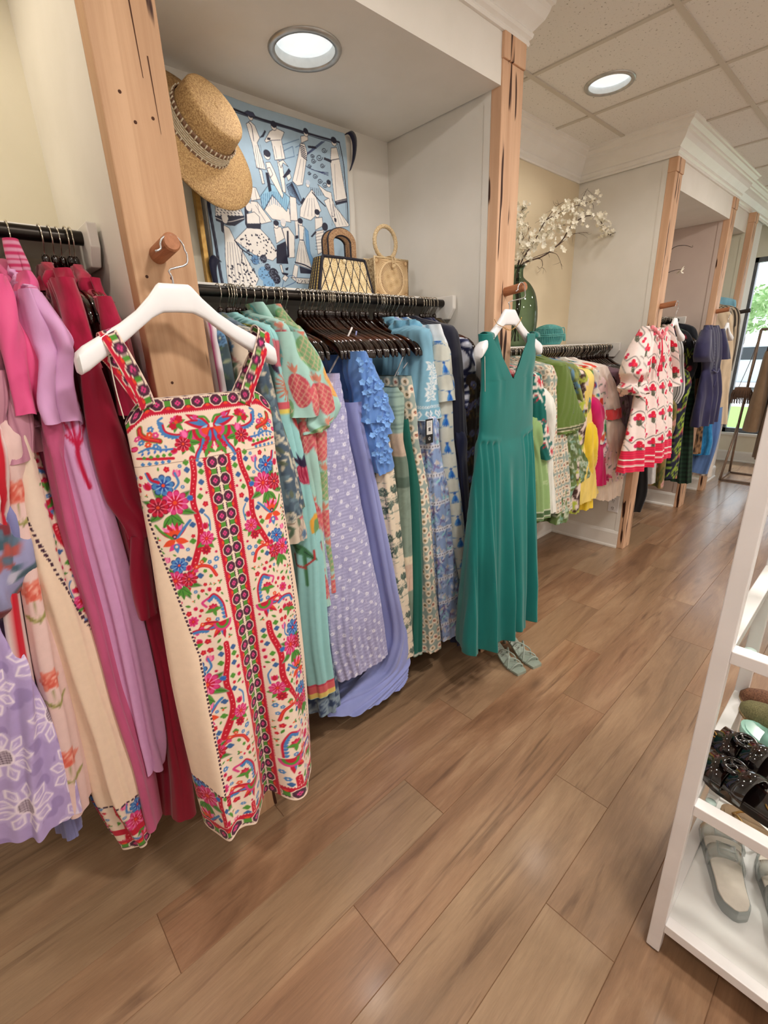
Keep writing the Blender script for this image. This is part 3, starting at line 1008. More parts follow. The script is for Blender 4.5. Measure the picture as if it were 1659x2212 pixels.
def pr_rows(rows, hx, xe0=-.03, ymax=None, xpad=.012):
    """picture rows (y, x_left, x_right[, edge plane x[, half width]]) -> cloth rows at the garment's outer edge"""
    out = []
    hx = hx + xpad
    for r in rows:
        y, xl, xr = r[:3]
        xe = r[3] if len(r) > 3 and r[3] is not None else xe0
        a = r[4] if len(r) > 4 else hx
        A = at((xl, y), X=xe); B = at((xr, y), X=xe)
        if A[1] > B[1]: A, B = B, A
        ya, yb = A[1], B[1]
        hb = max(.010, .5 * (yb - ya)) * 1.12; yc = .5 * (ya + yb)
        if ymax is not None: yc = min(yc, ymax - hb - .006)
        out.append((.5 * (A[2] + B[2]), xe + xpad - a, a, yc, hb))
    return out


def edge_rows(rows, Yg, a=.20, b=.035):
    """garments far down the shop: rows (y, right outline) at depth Yg -> explicit cloth rows"""
    out = []
    for y, xr in rows:
        q = at((xr, y), Y=Yg - b * .3)
        out.append((q[2], q[0] - a, a, Yg, b))
    return out


def rod_garment(name, label, cat, rows, zneck, mat, paint=None, group=None, hx=.21, xe=-.03, folds=None, M=140, seed=0, parts=(), shoulder=True, n=3.6,
                svals=None, hem=0.006, dens=60, ymax=None, body='body', straps=None, zfun=None, vfun=None, xrod=-.25, crease=.0034):
    rw = list(rows) if len(rows[0]) == 5 else pr_rows(rows, hx, xe, ymax)
    if len(rows[0]) == 5: xrod = rw[0][1]
    y0 = rw[0][3]; b0 = rw[0][4]
    t_ = thing(name, label, cat, (xrod, y0, rw[-1][0]), group)
    if shoulder:
        zs = rw[0][0]
        top = [(max(zneck, zs + .05), xrod, .055, y0, .012), (max(zneck - .012, zs + .04), xrod, .075, y0, .014), (zs + .022, xrod, hx * .72, y0, min(b0, .02))]
        rw = top + rw
    if svals is None:
        svals = np.concatenate([np.linspace(0, .26, 14, endpoint=False), np.linspace(.26, .62, dens, endpoint=False), np.linspace(.62, 1, 12, endpoint=False)])
    fo = folds if folds is not None else [(46, .001, .010, 0, 1.2), (95, .0005, .004, 3, 1.5)]
    hang(body, rw, mat, t_, M=M, svals=svals, folds=fo, paint=paint, seed=seed, hem=hem, n=n, zfun=zfun, vfun=vfun, crease=crease)
    for p in parts:
        nm, prow, ph, pxe = p['name'], p['rows'], p.get('hx', .04), p.get('xe', xe + .02)
        hang(nm, pr_rows(prow, ph, pxe, ymax, .004), p.get('mat', mat), t_, M=p.get('M', 50), svals=np.linspace(0, 1, p.get('N', 72), endpoint=False),
             folds=p.get('folds', [(90, .0, .006, 1, 1.0)]), paint=p.get('paint', paint), seed=seed + 5, hem=p.get('hem', .006), n=p.get('n', 2.2), label=p.get('label'), zfun=p.get('zfun'), crease=p.get('crease', .0034))
    if straps:
        for (xu, yt, zt, yb, zb, w) in straps:
            MB().tube(smooth_path([(xu, yt, zt), (xu + .004, (yt + yb) / 2, (zt + zb) / 2), (xu, yb, zb)], 8), w / 2, 6).build('strap', mat if paint is None else cloth('strap_' + name, (210, 205, 205)), t_, smooth=True)
    return t_


# ------------------------------------------------------------------ hangers
def loft_hanger(stations, depth, bow=0.0):
    """stations (u, ztop, zbot, half thickness); mirrored in u -> rings in (u, v, z)"""
    st = [(-u, a, b_, w) for (u, a, b_, w) in stations[::-1] if u > 0] + list(stations)
    rings = []
    for u, zt, zb, w in st:
        zc, h = (zt + zb) / 2, (zt - zb) / 2
        ring = []
        for k in range(16):
            th = 2 * pi * k / 16
            c, s_ = cos(th), sin(th)
            ring.append((u, w * np.sign(c) * abs(c) ** .6 - bow * (u / .21) ** 2, zc + h * np.sign(s_) * abs(s_) ** .6))
        rings.append(ring)
    return rings


def hook_path(zr, r, drop):
    """in (u, z): rises from the neck, swings out and over the support at height zr"""
    P = [(0, zr - drop), (0, zr - drop * .62), (.010, zr - drop * .42), (r * 1.0, zr - r * .6)]
    for a in np.linspace(-20, 205, 14):
        P.append((r * cos(radians(a)), zr + r * sin(radians(a))))
    return P


TST = [(0.0, 0.0, -.040, .006), (.012, 0.0, -.040, .006), (.028, -.012, -.046, .006), (.06, -.034, -.060, .006), (.10, -.052, -.078, .0065), (.15, -.068, -.098, .007), (.185, -.082, -.116, .0075),
       (.205, -.098, -.132, .0075), (.214, -.112, -.140, .007), (.217, -.122, -.138, .004)]


def tort_proto(name, label, group, zr):
    """dark tortoiseshell hanger, local x = along the bar; origin at rod height"""
    t_ = thing(name, label, 'hanger', (0, 0, 0), group)
    zn = -.066
    rings = [[(p[0], p[1], p[2] + zn) for p in r] for r in loft_hanger(TST, .01, .0)]
    b = MB(); b.loft(rings)
    b.lathe([(0, .0), (.0085, .0), (.0085, .02), (.006, .026), (0, .026)], (0, 0, zn - .002), 12)
    b.build('bar', TORT, t_, smooth=True)
    P = [(p[0], 0, p[1]) for p in hook_path(0, .0205, .064)]
    MB().tube(smooth_path(P, 30), .0017, 6).build('hook', HOOKM, t_, smooth=True)
    for sg in (-1, 1):
        c = np.array([sg * .168, 0, zn - .104])
        Pn = [(c[0] + sg * .011 * cos(a), 0, c[2] + .011 * sin(a)) for a in np.linspace(pi * .5, pi * 1.75, 10)]
        MB().tube(Pn, [.0035] * 9 + [.002], 6).build('strap_notch', TORT, t_, smooth=True)
    return t_


WST = [(0.0, 0.0, -.056, .008), (.030, 0.0, -.057, .008), (.036, -.004, -.059, .008), (.055, -.026, -.068, .009), (.085, -.054, -.090, .0095), (.12, -.078, -.116, .0105), (.16, -.100, -.142, .014),
       (.195, -.119, -.166, .020), (.208, -.130, -.172, .021), (.213, -.143, -.168, .013), (.2145, -.152, -.162, .004)]


def white_hanger(label, y, z, x, zpeg, ypeg, tilt=0.0, group='white display hangers on the pegs', k=1.0):
    """wide white shop hanger facing the room (front = +x)"""
    t_ = thing('display_hanger', label, 'hanger', (x, y, z), group)
    ct, st_ = cos(tilt), sin(tilt)

    def fr(u, v, zz):
        return (x - v + .0, y + u * ct - zz * st_, z + zz * ct + u * st_)
    rings = [[fr(p[0] * k, p[1], p[2] * (.5 + .5 * k)) for p in r] for r in loft_hanger(WST, .02, .012)]
    MB().loft(rings).build('bar', WHITEP, t_, smooth=True).modifiers.new('es', 'EDGE_SPLIT').split_angle = radians(50)
    r = .0245
    P = [(x, y, z - .01), (x, y, z + .012), (x, y - .003, z + .026), (x, ypeg + .022, zpeg - .030), (x, ypeg + .028, zpeg - .012)]
    for a in np.linspace(0, 185, 10):
        P.append((x, ypeg + r * cos(radians(a)), zpeg + r * sin(radians(a)) - .002))
    P.append((x, ypeg - .036, zpeg - .010))
    MB().tube(smooth_path(P, 44), .0020, 8).build('hook', pmat('bright_steel_hook', (200, 200, 204), rough=.25, metal=.9), t_, smooth=True)
    return t_


def place_hangers(proto, ys, zr, x=-.25, jit=.012):
    r4 = np.random.RandomState(len(ys))
    for i, y in enumerate(ys):
        o = proto if i == 0 else dup(proto)
        o.location = (x + r4.uniform(-.006, .006), y, zr)
        o.rotation_euler = (0, 0, r4.uniform(-jit, jit))


def rod_y(pxs, z, x=-.25):
    """where along a rod the picture column px falls"""
    out = []
    for p in pxs:
        lo, hi = 0.0, 7.0
        y = 600.0
        for _ in range(6):
            q = at((p, y), X=x); v = RM @ (np.array([x, q[1], z]) - CAM); y = CY + F_PX * v[1] / v[2]
        out.append(q[1])
    return out


GRP = ' hangers on the dark rod'
hp = [17, 86, 107, 125, 141, 152]
p1 = tort_proto('clothes_hanger', 'dark tortoiseshell clothes hanger on the rod of pink and crimson clothes', 'hangers on the rod of pink clothes', 0)
place_hangers(p1, sorted(rod_y(hp, ZR[0])) + [.02, .06, .10, -.05, -.12], ZR[0])
hp = [472, 488, 494, 498, 501, 506, 516, 524, 541, 561, 570, 588, 598, 601, 612, 643, 655, 663, 668, 672, 679, 686, 695, 701, 706, 710, 714, 718, 724, 731, 738, 747, 759, 768, 776, 785,
      790, 809, 816, 820, 825, 831, 836, 846, 853, 865, 878, 885, 891, 910, 915, 920, 926, 931, 938]
p2 = tort_proto('clothes_hanger', 'dark tortoiseshell clothes hanger on the rod below the straw bags', 'hangers on the rod of blue clothes', 0)
place_hangers(p2, rod_y(hp, ZR[1]), ZR[1])
r5 = np.random.RandomState(5)
hp3 = list(np.linspace(1.95, 3.42, 58) + r5.uniform(-.006, .006, 58))
p3 = tort_proto('clothes_hanger', 'dark tortoiseshell clothes hanger on the crowded rod below the green vase', 'hangers on the rod of green clothes', 0)
place_hangers(p3, hp3, ZR[2])
p4 = tort_proto('clothes_hanger', 'dark tortoiseshell clothes hanger on the rod of black floral clothes', 'hangers on the rod of dark clothes', 0)
place_hangers(p4, list(np.linspace(3.95, 4.70, 15) + r5.uniform(-.008, .008, 15)), ZR[3])

# ------------------------------------------------------------------ prints
RED, PNK, GRN, BLU, ORG, PUR, CRM = (190, 20, 52), (212, 62, 128), (80, 142, 52), (70, 124, 184), (222, 74, 40), (78, 40, 60), (232, 210, 192)


def band_canvas(w=.034, unit=.043, res=1500):
    """embroidered-look border: stitched edge, dark octagons with pink crosses, green links, orange buds, red outer band"""
    c = Cv(w, unit, res, RED)
    c.rect(0, 0, .020, unit, PUR)
    c.rect(0, 0, .0028, unit, CRM)
    for k in range(8):
        c.rect(.0026, k * unit / 8, .0042, k * unit / 8 + unit / 18, CRM)
    for cy in (0, unit):
        c.poly([(.006, cy - .006), (.018, cy - .006), (.018, cy + .006), (.006, cy + .006)], GRN)
    oc = lambda r: [(.0125 + r * cos(a), unit / 2 + r * 1.12 * sin(a)) for a in np.arange(8) * pi / 4 + pi / 8]
    c.poly(oc(.0150), CRM).poly(oc(.0126), PUR)
    c.rect(.0070, unit / 2 - .0026, .0180, unit / 2 + .0026, PNK).rect(.0099, unit / 2 - .0062, .0151, unit / 2 + .0062, PNK)
    c.disc(.0125, unit / 2, .0016, PUR)
    for cy in (0, unit):
        for a in (-.7, 0, .7):
            c.leaf(.0185, cy, .0075, .0042, a, ORG)
    n = 9
    for k in range(n):
        y = (k + .5) * unit / n
        c.poly([(w - .0022, y - unit / n * .28), (w + .002, y - unit / n * .28), (w + .002, y + unit / n * .28), (w - .0022, y + unit / n * .28)], CRM)
    return c


BAND = band_canvas()
BAND_SAMPLE = lambda across, along: BAND.sample(across, np.mod(along, BAND.h))


def cluster(c, x, y, s=1.0, fl=1):
    """printed bouquet: greens, a blue flower, a pink and a red one, buds"""
    for a in (.5, 1.9, 2.7, 3.7, 5.2, 5.9):
        c.leaf(x + .01 * s * cos(a), y + .03 * s + .01 * s * sin(a), .046 * s, .018 * s, a, (150, 140, 130))
        c.leaf(x + .01 * s * cos(a), y + .03 * s + .01 * s * sin(a), .042 * s, .014 * s, a, GRN, (40, 90, 40))
    c.bloom(x + fl * .004 * s, y - .018 * s, .021 * s, 8, BLU, (40, 66, 150), ORG, (40, 50, 110), line=(190, 214, 240))
    c.tulip(x + fl * .03 * s, y - .012 * s, .018 * s, -1.2 * fl, PNK, RED)
    c.tulip(x - fl * .024 * s, y - .03 * s, .018 * s, -1.8, PNK, (236, 130, 170))
    c.bloom(x - fl * .012 * s, y + .022 * s, .025 * s, 10, PNK, RED, ORG, (190, 30, 90), line=(250, 190, 214))
    c.bloom(x + fl * .022 * s, y + .026 * s, .020 * s, 9, RED, (130, 10, 40), ORG, (120, 10, 40), line=(248, 180, 190), rot=.3)
    c.tulip(x - fl * .036 * s, y + .016 * s, .014 * s, 2.9, BLU, (50, 100, 180))
    for a in (.9, 1.57, 2.3):
        c.leaf(x, y + .046 * s, .034 * s, .013 * s, a, GRN, (40, 90, 40))


def thistle(c, x, y, s=1.0):
    for k, a in enumerate(np.linspace(-2.5, -.64, 7)):
        c.leaf(x, y, .034 * s, .010 * s, a, (238, 120, 180) if k % 2 else RED)
    for a in np.linspace(-2.3, -.84, 5):
        c.leaf(x, y, .021 * s, .008 * s, a, ORG)
    c.disc(x, y - .003 * s, .0055 * s, PUR).disc(x, y - .003 * s, .002 * s, (240, 150, 190))
    c.curve([(x - .005 * s, y), (x - .022 * s, y - .018 * s), (x - .034 * s, y - .03 * s)], .005 * s, BLU)
    c.curve([(x + .005 * s, y), (x + .022 * s, y - .018 * s), (x + .030 * s, y - .032 * s)], .005 * s, GRN)
    for a in (.35, 2.8):
        c.leaf(x, y + .004 * s, .026 * s, .013 * s, a, ORG)
    for a in (.7, 1.57, 2.4):
        c.leaf(x, y + .012 * s, .020 * s, .010 * s, a, PNK if a != 1.57 else BLU)
    c.disc(x, y + .018 * s, .006 * s, BLU).disc(x, y + .018 * s, .003 * s, CRM)


def paisley(c, x, y, s=1.0, f=1):
    P = [(x, y), (x + f * .012 * s, y - .026 * s), (x + f * .036 * s, y - .034 * s), (x + f * .052 * s, y - .020 * s)]
    c.curve(P, .008 * s, RED); c.curve(P, .0035 * s, ORG)
    for q in (0.15, .4, .65, .9):
        p = smooth_path([(a, b_) for a, b_ in P], 21)[int(q * 20)]
        c.petals(p[0] - f * .006 * s, p[1] - .009 * s, .0055 * s, 5, BLU if q < .5 else ORG)
        c.disc(p[0] - f * .006 * s, p[1] - .009 * s, .0016 * s, CRM)
        c.petals(p[0] + f * .009 * s, p[1] + .010 * s, .005 * s, 5, GRN if q < .5 else PNK)


def serrate(c, P, s=1.0, col=BLU, edge=RED):
    Q = smooth_path(P, 26)
    T = np.gradient(Q, axis=0); T /= np.linalg.norm(T, axis=1)[:, None]
    for k in range(0, 26, 2):
        nrm = np.array([-T[k][1], T[k][0]])
        c.leaf(Q[k][0], Q[k][1], .013 * s, .009 * s, math.atan2(nrm[1] + T[k][1] * .6, nrm[0] + T[k][0] * .6), col)
    c.line(Q, .0042 * s, edge)


def hero_canvas(L=1.30):
    c = Cv(.30, L + .05, 900, CRM)
    # bodice: half a butterfly at the centre, curled plume, bouquet, pepper
    for a, col in ((-.55, RED), (-.25, BLU), (.55, RED)):
        c.leaf(.004, .068, .058, .020, a, RED); c.leaf(.008, .066, .044, .009, a, BLU if col != RED else (140, 190, 230))
    for r, col in ((.040, PNK), (.033, RED), (.026, GRN), (.019, PNK), (.012, ORG)):
        c.put(.012, .076, r, lambda X, Y, r=r: np.minimum(r - np.hypot(X, Y), np.minimum(Y + .004, X * 2 + .02)), col)
    c.leaf(.0, .072, .045, .018, 1.35, RED).leaf(.004, .076, .036, .008, 1.35, BLU)
    c.curve([(.004, .060), (.012, .048), (.024, .046)], .005, GRN); c.curve([(.014, .062), (.024, .054), (.030, .058)], .004, BLU)
    c.petals(.034, .046, .006, 5, PNK); c.petals(.014, .096, .006, 5, RED)
    serrate(c, [(.052, .075), (.078, .079), (.100, .070), (.104, .052)], 1.0)
    c.curve([(.104, .052), (.112, .046), (.102, .040)], .004, BLU)
    c.bloom(.076, .052, .014, 8, PNK, RED, ORG, None)
    for a in (.3, 1.2, 2.2, 3.4): c.leaf(.076, .054, .022, .009, a, GRN)
    c.petals(.069, .046, .009, 5, RED).petals(.084, .060, .008, 5, RED).disc(.076, .052, .004, ORG)
    c.curve([(.150, .046), (.150, .062), (.138, .078), (.116, .088)], .012, (110, 120, 40)); c.curve([(.150, .046), (.150, .062), (.138, .078), (.116, .088)], .008, RED); c.curve([(.150, .048), (.149, .062), (.138, .077), (.118, .087)], .003, ORG)
    for (x, y, col) in ((.130, .060, BLU), (.134, .070, ORG), (.152, .080, BLU), (.140, .090, ORG), (.122, .074, PNK), (.158, .066, PNK), (.126, .098, BLU)):
        c.petals(x, y, .0072, 6, col).disc(x, y, .002, CRM)
    for a in (.2, 1.0, 2.0, 3.0, 4.2): c.leaf(.060, .098, .030, .013, a, GRN, (40, 90, 40))
    c.bloom(.070, .100, .018, 9, RED, (130, 10, 40), ORG, None, line=(248, 180, 190)); c.tulip(.060, .088, .02, -1.2, PNK, (236, 110, 170)); c.tulip(.084, .110, .016, .3, PNK, RED)
    serrate(c, [(.028, .094), (.034, .110), (.044, .124), (.050, .138)], .8)
    c.bloom(.018, .118, .013, 8, RED, PNK, ORG, None)
    for a in (1.2, 2.6, 4.0): c.leaf(.018, .118, .022, .009, a, GRN)
    c.curve([(.094, .108), (.118, .106), (.140, .098), (.160, .102)], .0045, BLU)
    for x in (.104, .116, .128, .140, .152): c.leaf(x, .105, .009, .005, -1.1, BLU); c.leaf(x, .105, .009, .005, 1.1, (70, 110, 190))
    c.tulip(.160, .092, .018, -.3, RED, PNK)
    c.curve([(.095, .128), (.13, .124), (.165, .118)], .006, RED)
    for x in (.10, .113, .126, .139, .152): c.petals(x, .119, .0042, 4, GRN); c.petals(x + .005, .133, .0042, 4, BLU)
    # skirt, repeated down the length and slowly shifting outwards
    y = .140; k = 0
    while y < L:
        w = 1.0 + .12 * k
        sft = .006 * k
        V_ = [(.056 + sft, y - .005), (.058 + sft, y + .03), (.072 + sft, y + .09), (.068 + sft, y + .16), (.094 + sft, y + .235), (.122 + sft, y + .30)]
        Q = smooth_path(V_, 30)
        c.line(Q, .0135, RED); c.line(Q, .0105, (190, 20, 44))
        for j in range(0, 30):
            p = Q[j]
            c.disc(p[0] + .001 * (-1) ** j, p[1], .0014, (246, 170, 170))
            if j % 3 == 1 and j < 27:
                c.petals(p[0] + .0155, p[1], .0068, 4, GRN if j % 2 else (60, 96, 150)).petals(p[0] - .0150, p[1] + .010, .0068, 4, (60, 96, 150) if j % 2 else GRN)
        cluster(c, .122 + sft, y + .062, 1.06); thistle(c, .124 + sft, y + .165, 1.12)
        c.curve([(.098 + sft, y + .02), (.094 + sft, y + .042), (.104 + sft, y + .055)], .0045, BLU); serrate(c, [(.156 + sft, y + .012), (.150 + sft, y + .03), (.138 + sft, y + .038)], .7, RED, BLU)
        cluster(c, .130 + sft, y + .245, .86, -1)
        for a in (.4, 1.3, 2.2, 3.1): c.leaf(.060, y + .188, .026, .011, a, GRN)
        c.bloom(.058, y + .182, .0165, 9, PNK, RED, ORG, (190, 30, 90), line=(250, 190, 214)); c.bloom(.064, y + .208, .012, 8, RED, (130, 10, 40), ORG, None); c.tulip(.056, y + .160, .017, -1.6, PNK, RED)
        c.curve([(.046, y + .165), (.044, y + .14), (.052, y + .125)], .0036, BLU)
        paisley(c, .052, y + .275, .95); paisley(c, .060, y + .42, 1.0)
        serrate(c, [(.048, y + .385), (.050, y + .345), (.066, y + .318), (.082, y + .325)], .95); c.curve([(.082, y + .325), (.094, y + .333), (.088, y + .345)], .005, PNK)
        c.bloom(.074, y + .352, .012, 8, RED, PNK, ORG, None)
        for a in (.3, 1.7, 3.0): c.leaf(.074, y + .354, .02, .009, a, GRN)
        for a, col in ((-.3, RED), (.2, BLU), (.9, RED), (1.6, BLU)): c.leaf(.062, y + .395, .04, .012, a, RED); c.leaf(.066, y + .396, .030, .006, a, col if col == BLU else ORG)
        for r_, col in ((.022, PNK), (.016, GRN), (.010, RED)): c.put(.060, y + .392, r_, lambda X, Y, r_=r_: np.minimum(r_ - np.hypot(X, Y), Y + .002), col)
        serrate(c, [(.092, y + .402), (.116, y + .396), (.140, y + .400), (.148, y + .416)], .85)
        c.bloom(.120, y + .372, .013, 8, PNK, RED, ORG, None); c.bloom(.132, y + .435, .014, 9, RED, (130, 10, 40), ORG, None, line=(248, 180, 190)); c.tulip(.108, y + .43, .017, -.4, PNK, RED)
        for a in (.5, 2.0, 3.3): c.leaf(.13, y + .437, .024, .010, a, GRN)
        y += .455; k += 1
    # small sprigs fill what is left of the ground
    r = np.random.RandomState(4); bgc = np.array(CRM)
    for n in range(5200):
        x, y = .040 + r.rand() * .150, .145 + r.rand() * (L - .15)
        R_ = .0085 if n < 2600 else .0055
        i0, i1, j0, j1 = int((x - R_) * c.res), int((x + R_) * c.res), int((y - R_) * c.res), int((y + R_) * c.res)
        if np.abs(c.a[j0:j1, max(0, i0):i1] - bgc).max() > 6: continue
        m = r.randint(5); q = R_ * .8; a = r.rand() * 6.28
        if m == 0:
            c.leaf(x - q * cos(a), y - q * sin(a), 2 * q, q * .9, a, GRN, (40, 90, 40))
        elif m == 1: c.tulip(x, y + q * .6, q * 1.6, -1.57 + r.uniform(-.8, .8), PNK, RED)
        elif m == 2: c.petals(x, y, q, 6, BLU).disc(x, y, q * .3, CRM)
        elif m == 3: c.petals(x, y, q, 5, RED).disc(x, y, q * .3, ORG)
        else: c.leaf(x, y, q, q * .6, a, GRN).leaf(x, y, q, q * .6, a + 2.1, (60, 110, 60)).leaf(x, y, q, q * .6, a + 4.2, ORG)
    return c


HERO_L = 1.30
HERO = hero_canvas(HERO_L)
GORE = (240, 214, 190)


def hero_paint(Lh=HERO_L, panel=.166, mir=True):
    def f(U, V):
        A = np.abs(U)
        c = HERO.sample(A, V)
        pn = panel - np.where(U < 0, .048, .016) * np.clip((V - .26) / .34, 0, 1)
        gore = (A > pn) & (V > .24)
        c[gore] = lin(GORE)
        dots = (np.abs(A - pn - .003) < .0026) & (V > .24) & (np.mod(V, .0105) < .0062)
        c[dots] = lin((70, 40, 60))
        # hem: flowers rise again, closed by the border
        hv = V.max() - .004 - V
        h2 = hv < .135 + .02 * np.cos(A * 30)
        m = h2 & (A > pn - .01)
        c[m] = HERO.sample(np.mod(A[m] - pn[m], .11) + .05, .20 + .135 - hv[m])
        rim = np.abs(hv - (.135 + .02 * np.cos(A * 30))) < .0022
        rim &= (A > pn) & (np.mod(A, .0105) < .0062)
        c[rim] = lin((70, 40, 60))
        b2 = hv < .034
        c[b2] = BAND_SAMPLE(np.clip(hv[b2], 0, .0339), U[b2])
        cb = (A < .034) & (V > .138)
        c[cb] = BAND_SAMPLE(A[cb], V[cb])
        seam = np.abs(V - .137) < .0009
        c[seam] = lin((150, 120, 100))
        nb = V < .034
        c[nb] = BAND_SAMPLE(V[nb], U[nb])
        return c
    return f


def peg_rows(rows, X=.10):
    out = []
    for r in rows:
        y, xl, xr, b = r[:4]
        fw = max(0.0, (b - .026)) * 1.25
        A = at((xl, y), X=X + fw); B = at((xr, y), X=X + fw)
        out.append((.5 * (A[2] + B[2]), .5 * (A[1] + B[1]), .5 * (B[1] - A[1]), -fw, b))
    return out


def peg_edges(L, R, bf, X=.10, n=13, ztop=None, zbot=None):
    """left and right outline (picture points) -> cloth rows; bf: [(fraction down, half thickness)]"""
    def conv(P):
        ys = [p[1] for p in P]; out = []
        for p in P:
            f = (p[1] - ys[0]) / (ys[-1] - ys[0]); b = np.interp(f, [q[0] for q in bf], [q[1] for q in bf])
            out.append(at(p, X=X + max(0.0, b - .026) * 1.25))
        return np.array(out)
    A, B = conv(L), conv(R)
    zt = ztop or .5 * (A[0, 2] + B[0, 2]); zb_ = zbot or .5 * (A[-1, 2] + B[-1, 2])
    rows = []
    for f in np.linspace(0, 1, n):
        z = zt + (zb_ - zt) * f
        yl = np.interp(-z, -A[:, 2], A[:, 1]); yr = np.interp(-z, -B[:, 2], B[:, 1]); b = np.interp(f, [q[0] for q in bf], [q[1] for q in bf])
        rows.append((z, .5 * (yl + yr), .5 * (yr - yl), -max(0.0, b - .026) * 1.25, b))
    return rows


def peg_frame(X):
    return lambda P: np.stack([X - P[:, 1], P[:, 0], P[:, 2]], 1)


def bodice_panel(inner, outer, X0, X1, nu=14, nv=40, bulge=.0, recess=.0):
    """cloth panel between an inner and an outer edge, both lists of (y, z); X0 top depth, X1 bottom"""
    I = smooth_path([(a, b) for a, b in inner], nv); O = smooth_path([(a, b) for a, b in outer], nv)
    V = []; 
    for k in range(nv):
        f = k / (nv - 1)
        for j in range(nu):
            q = j / (nu - 1)
            yz = I[k] * (1 - q) + O[k] * q
            V.append((X0 + (X1 - X0) * f ** 3 + bulge * sin(pi * q) * (1 - f) - recess * q * q * f, yz[0], yz[1]))
    idx = np.arange(nv * nu).reshape(nv, nu)
    Fq = np.stack([idx[:-1, :-1], idx[:-1, 1:], idx[1:, 1:], idx[1:, :-1]], -1).reshape(-1, 4)
    return np.array(V), Fq


def solid(o, t=.0015):
    m = o.modifiers.new('cloth', 'SOLIDIFY'); m.thickness = t; m.offset = 0
    return o


# ------------------------------------------------------------------ the embroidered-print dress on the first post
HX = .088
WH1 = white_hanger('wide white hanger carrying the embroidered-print dress on the first post', .413, 1.632, HX, 1.70, .424 + .02 * 0)
t_ = thing('sun_dress', 'long cream dress with red and pink embroidered-look floral print hanging on the broad post', 'dress', (HX, .43, .08))
rw = peg_edges([(264, 872), (270, 905), (289, 985), (312, 1100), (330, 1200), (345, 1300), (361, 1400), (378, 1500), (398, 1600), (416, 1690), (430, 1768)],
               [(588, 872), (592, 905), (600, 985), (617, 1100), (634, 1200), (650, 1300), (662, 1400), (672, 1500), (679, 1590), (683, 1650)],
               [(0, .022), (.12, .030), (.3, .038), (.6, .054), (1, .078)], X=.10, n=14, ztop=1.404)
sv = np.concatenate([np.linspace(0, .5, 330, endpoint=False), np.linspace(.5, .58, 24, endpoint=False), np.linspace(.58, .92, 24, endpoint=False), np.linspace(.92, 1, 30, endpoint=False)])


def hero_z(xn, f, s):
    a = np.abs(xn)
    return -.046 * np.clip((a - .70) / .30, 0, 1) ** 1.6 * max(0, 1 - f * 9) + .010 * np.sin(xn * 9 + .6) * f ** 5


hang('body', rw, PRINT, t_, frame=peg_frame(HX), M=820, svals=sv, n=2.3, folds=[(33, 0, .034, 0, 2.4), (58, .0, .013, 2, 2.2), (110, .0006, .0015, 4, 1.0)], paint=hero_paint(), anchor=.25, zfun=hero_z, seed=12)


def strap(name, P, D, w, parent, mat=PRINT, n=70, phase=0.0, paint=True):
    P = smooth_path(P, n); L = np.concatenate([[0], np.cumsum(np.linalg.norm(np.diff(P, axis=0), axis=1))])
    nu = 26; V = []; C = []
    D = np.asarray(D, float)[:n]
    for k in range(n):
        for j in range(nu):
            q = j / (nu - 1)
            V.append(P[k] + D[k] * (q - .5) * w)
    idx = np.arange(n * nu).reshape(n, nu)
    Fq = np.stack([idx[:-1, :-1], idx[:-1, 1:], idx[1:, 1:], idx[1:, :-1]], -1).reshape(-1, 4)
    c = None
    if paint:
        A = np.tile(np.linspace(0, .0339, nu), n); B = np.repeat(L + phase, nu)
        c = BAND_SAMPLE(A, B)
    return solid(mk(name, np.array(V), Fq, mat, parent, True, col=c))


def yz(p, X): 
    q = at(p, X=X); return np.array([X, q[1], q[2]])


# straps: over the hanger arms, front and back runs
fx, bx = HX + .030, HX - .024
lt, lb = at((238, 728), X=HX + .02), at((318, 868), X=HX + .024)
rt, rb = at((571, 722), X=HX + .02), at((527, 862), X=HX + .024)
for nm, tp, bt, sg in (('strap', lt, lb, 1), ('strap', rt, rb, -1)):
    Pf = [(bx + .004, tp[1] - sg * .004, tp[2] - .03), (HX - .018, tp[1], tp[2] + .004), (HX, tp[1], tp[2] + .014), (HX + .019, tp[1], tp[2] + .002), (fx, tp[1] + (bt[1] - tp[1]) * .35, tp[2] + (bt[2] - tp[2]) * .35),
          (fx - .002, bt[1] - (bt[1] - tp[1]) * .2, bt[2] - (bt[2] - tp[2]) * .2), (fx - .008, bt[1], bt[2] - .012)]
    d = np.array([0, -(bt[2] - tp[2]), (bt[1] - tp[1])]); d /= np.linalg.norm(d)
    d = d if sg > 0 else d
    D = np.tile(d * (-1 if sg > 0 else 1) * np.array([1, 1, 1]), (70, 1))
    strap(nm, Pf, D, .034, t_)
    Pb = [(bx + .004, tp[1] - sg * .004, tp[2] - .03), (bx - .004, tp[1] + sg * .016, tp[2] - .06), (bx, bt[1] + sg * .012, bt[2] - .02)]
    strap('back_strap', Pb, D, .032, t_, n=40)
# narrow white hanging loop on the left
MB().tube(smooth_path([yz((232, 752), HX + .01), yz((250, 840), HX + .02), yz((268, 905), HX + .024)], 10), .0012, 5).build('hanger_loop', cloth('loop_white', (226, 214, 200)), t_, smooth=True)

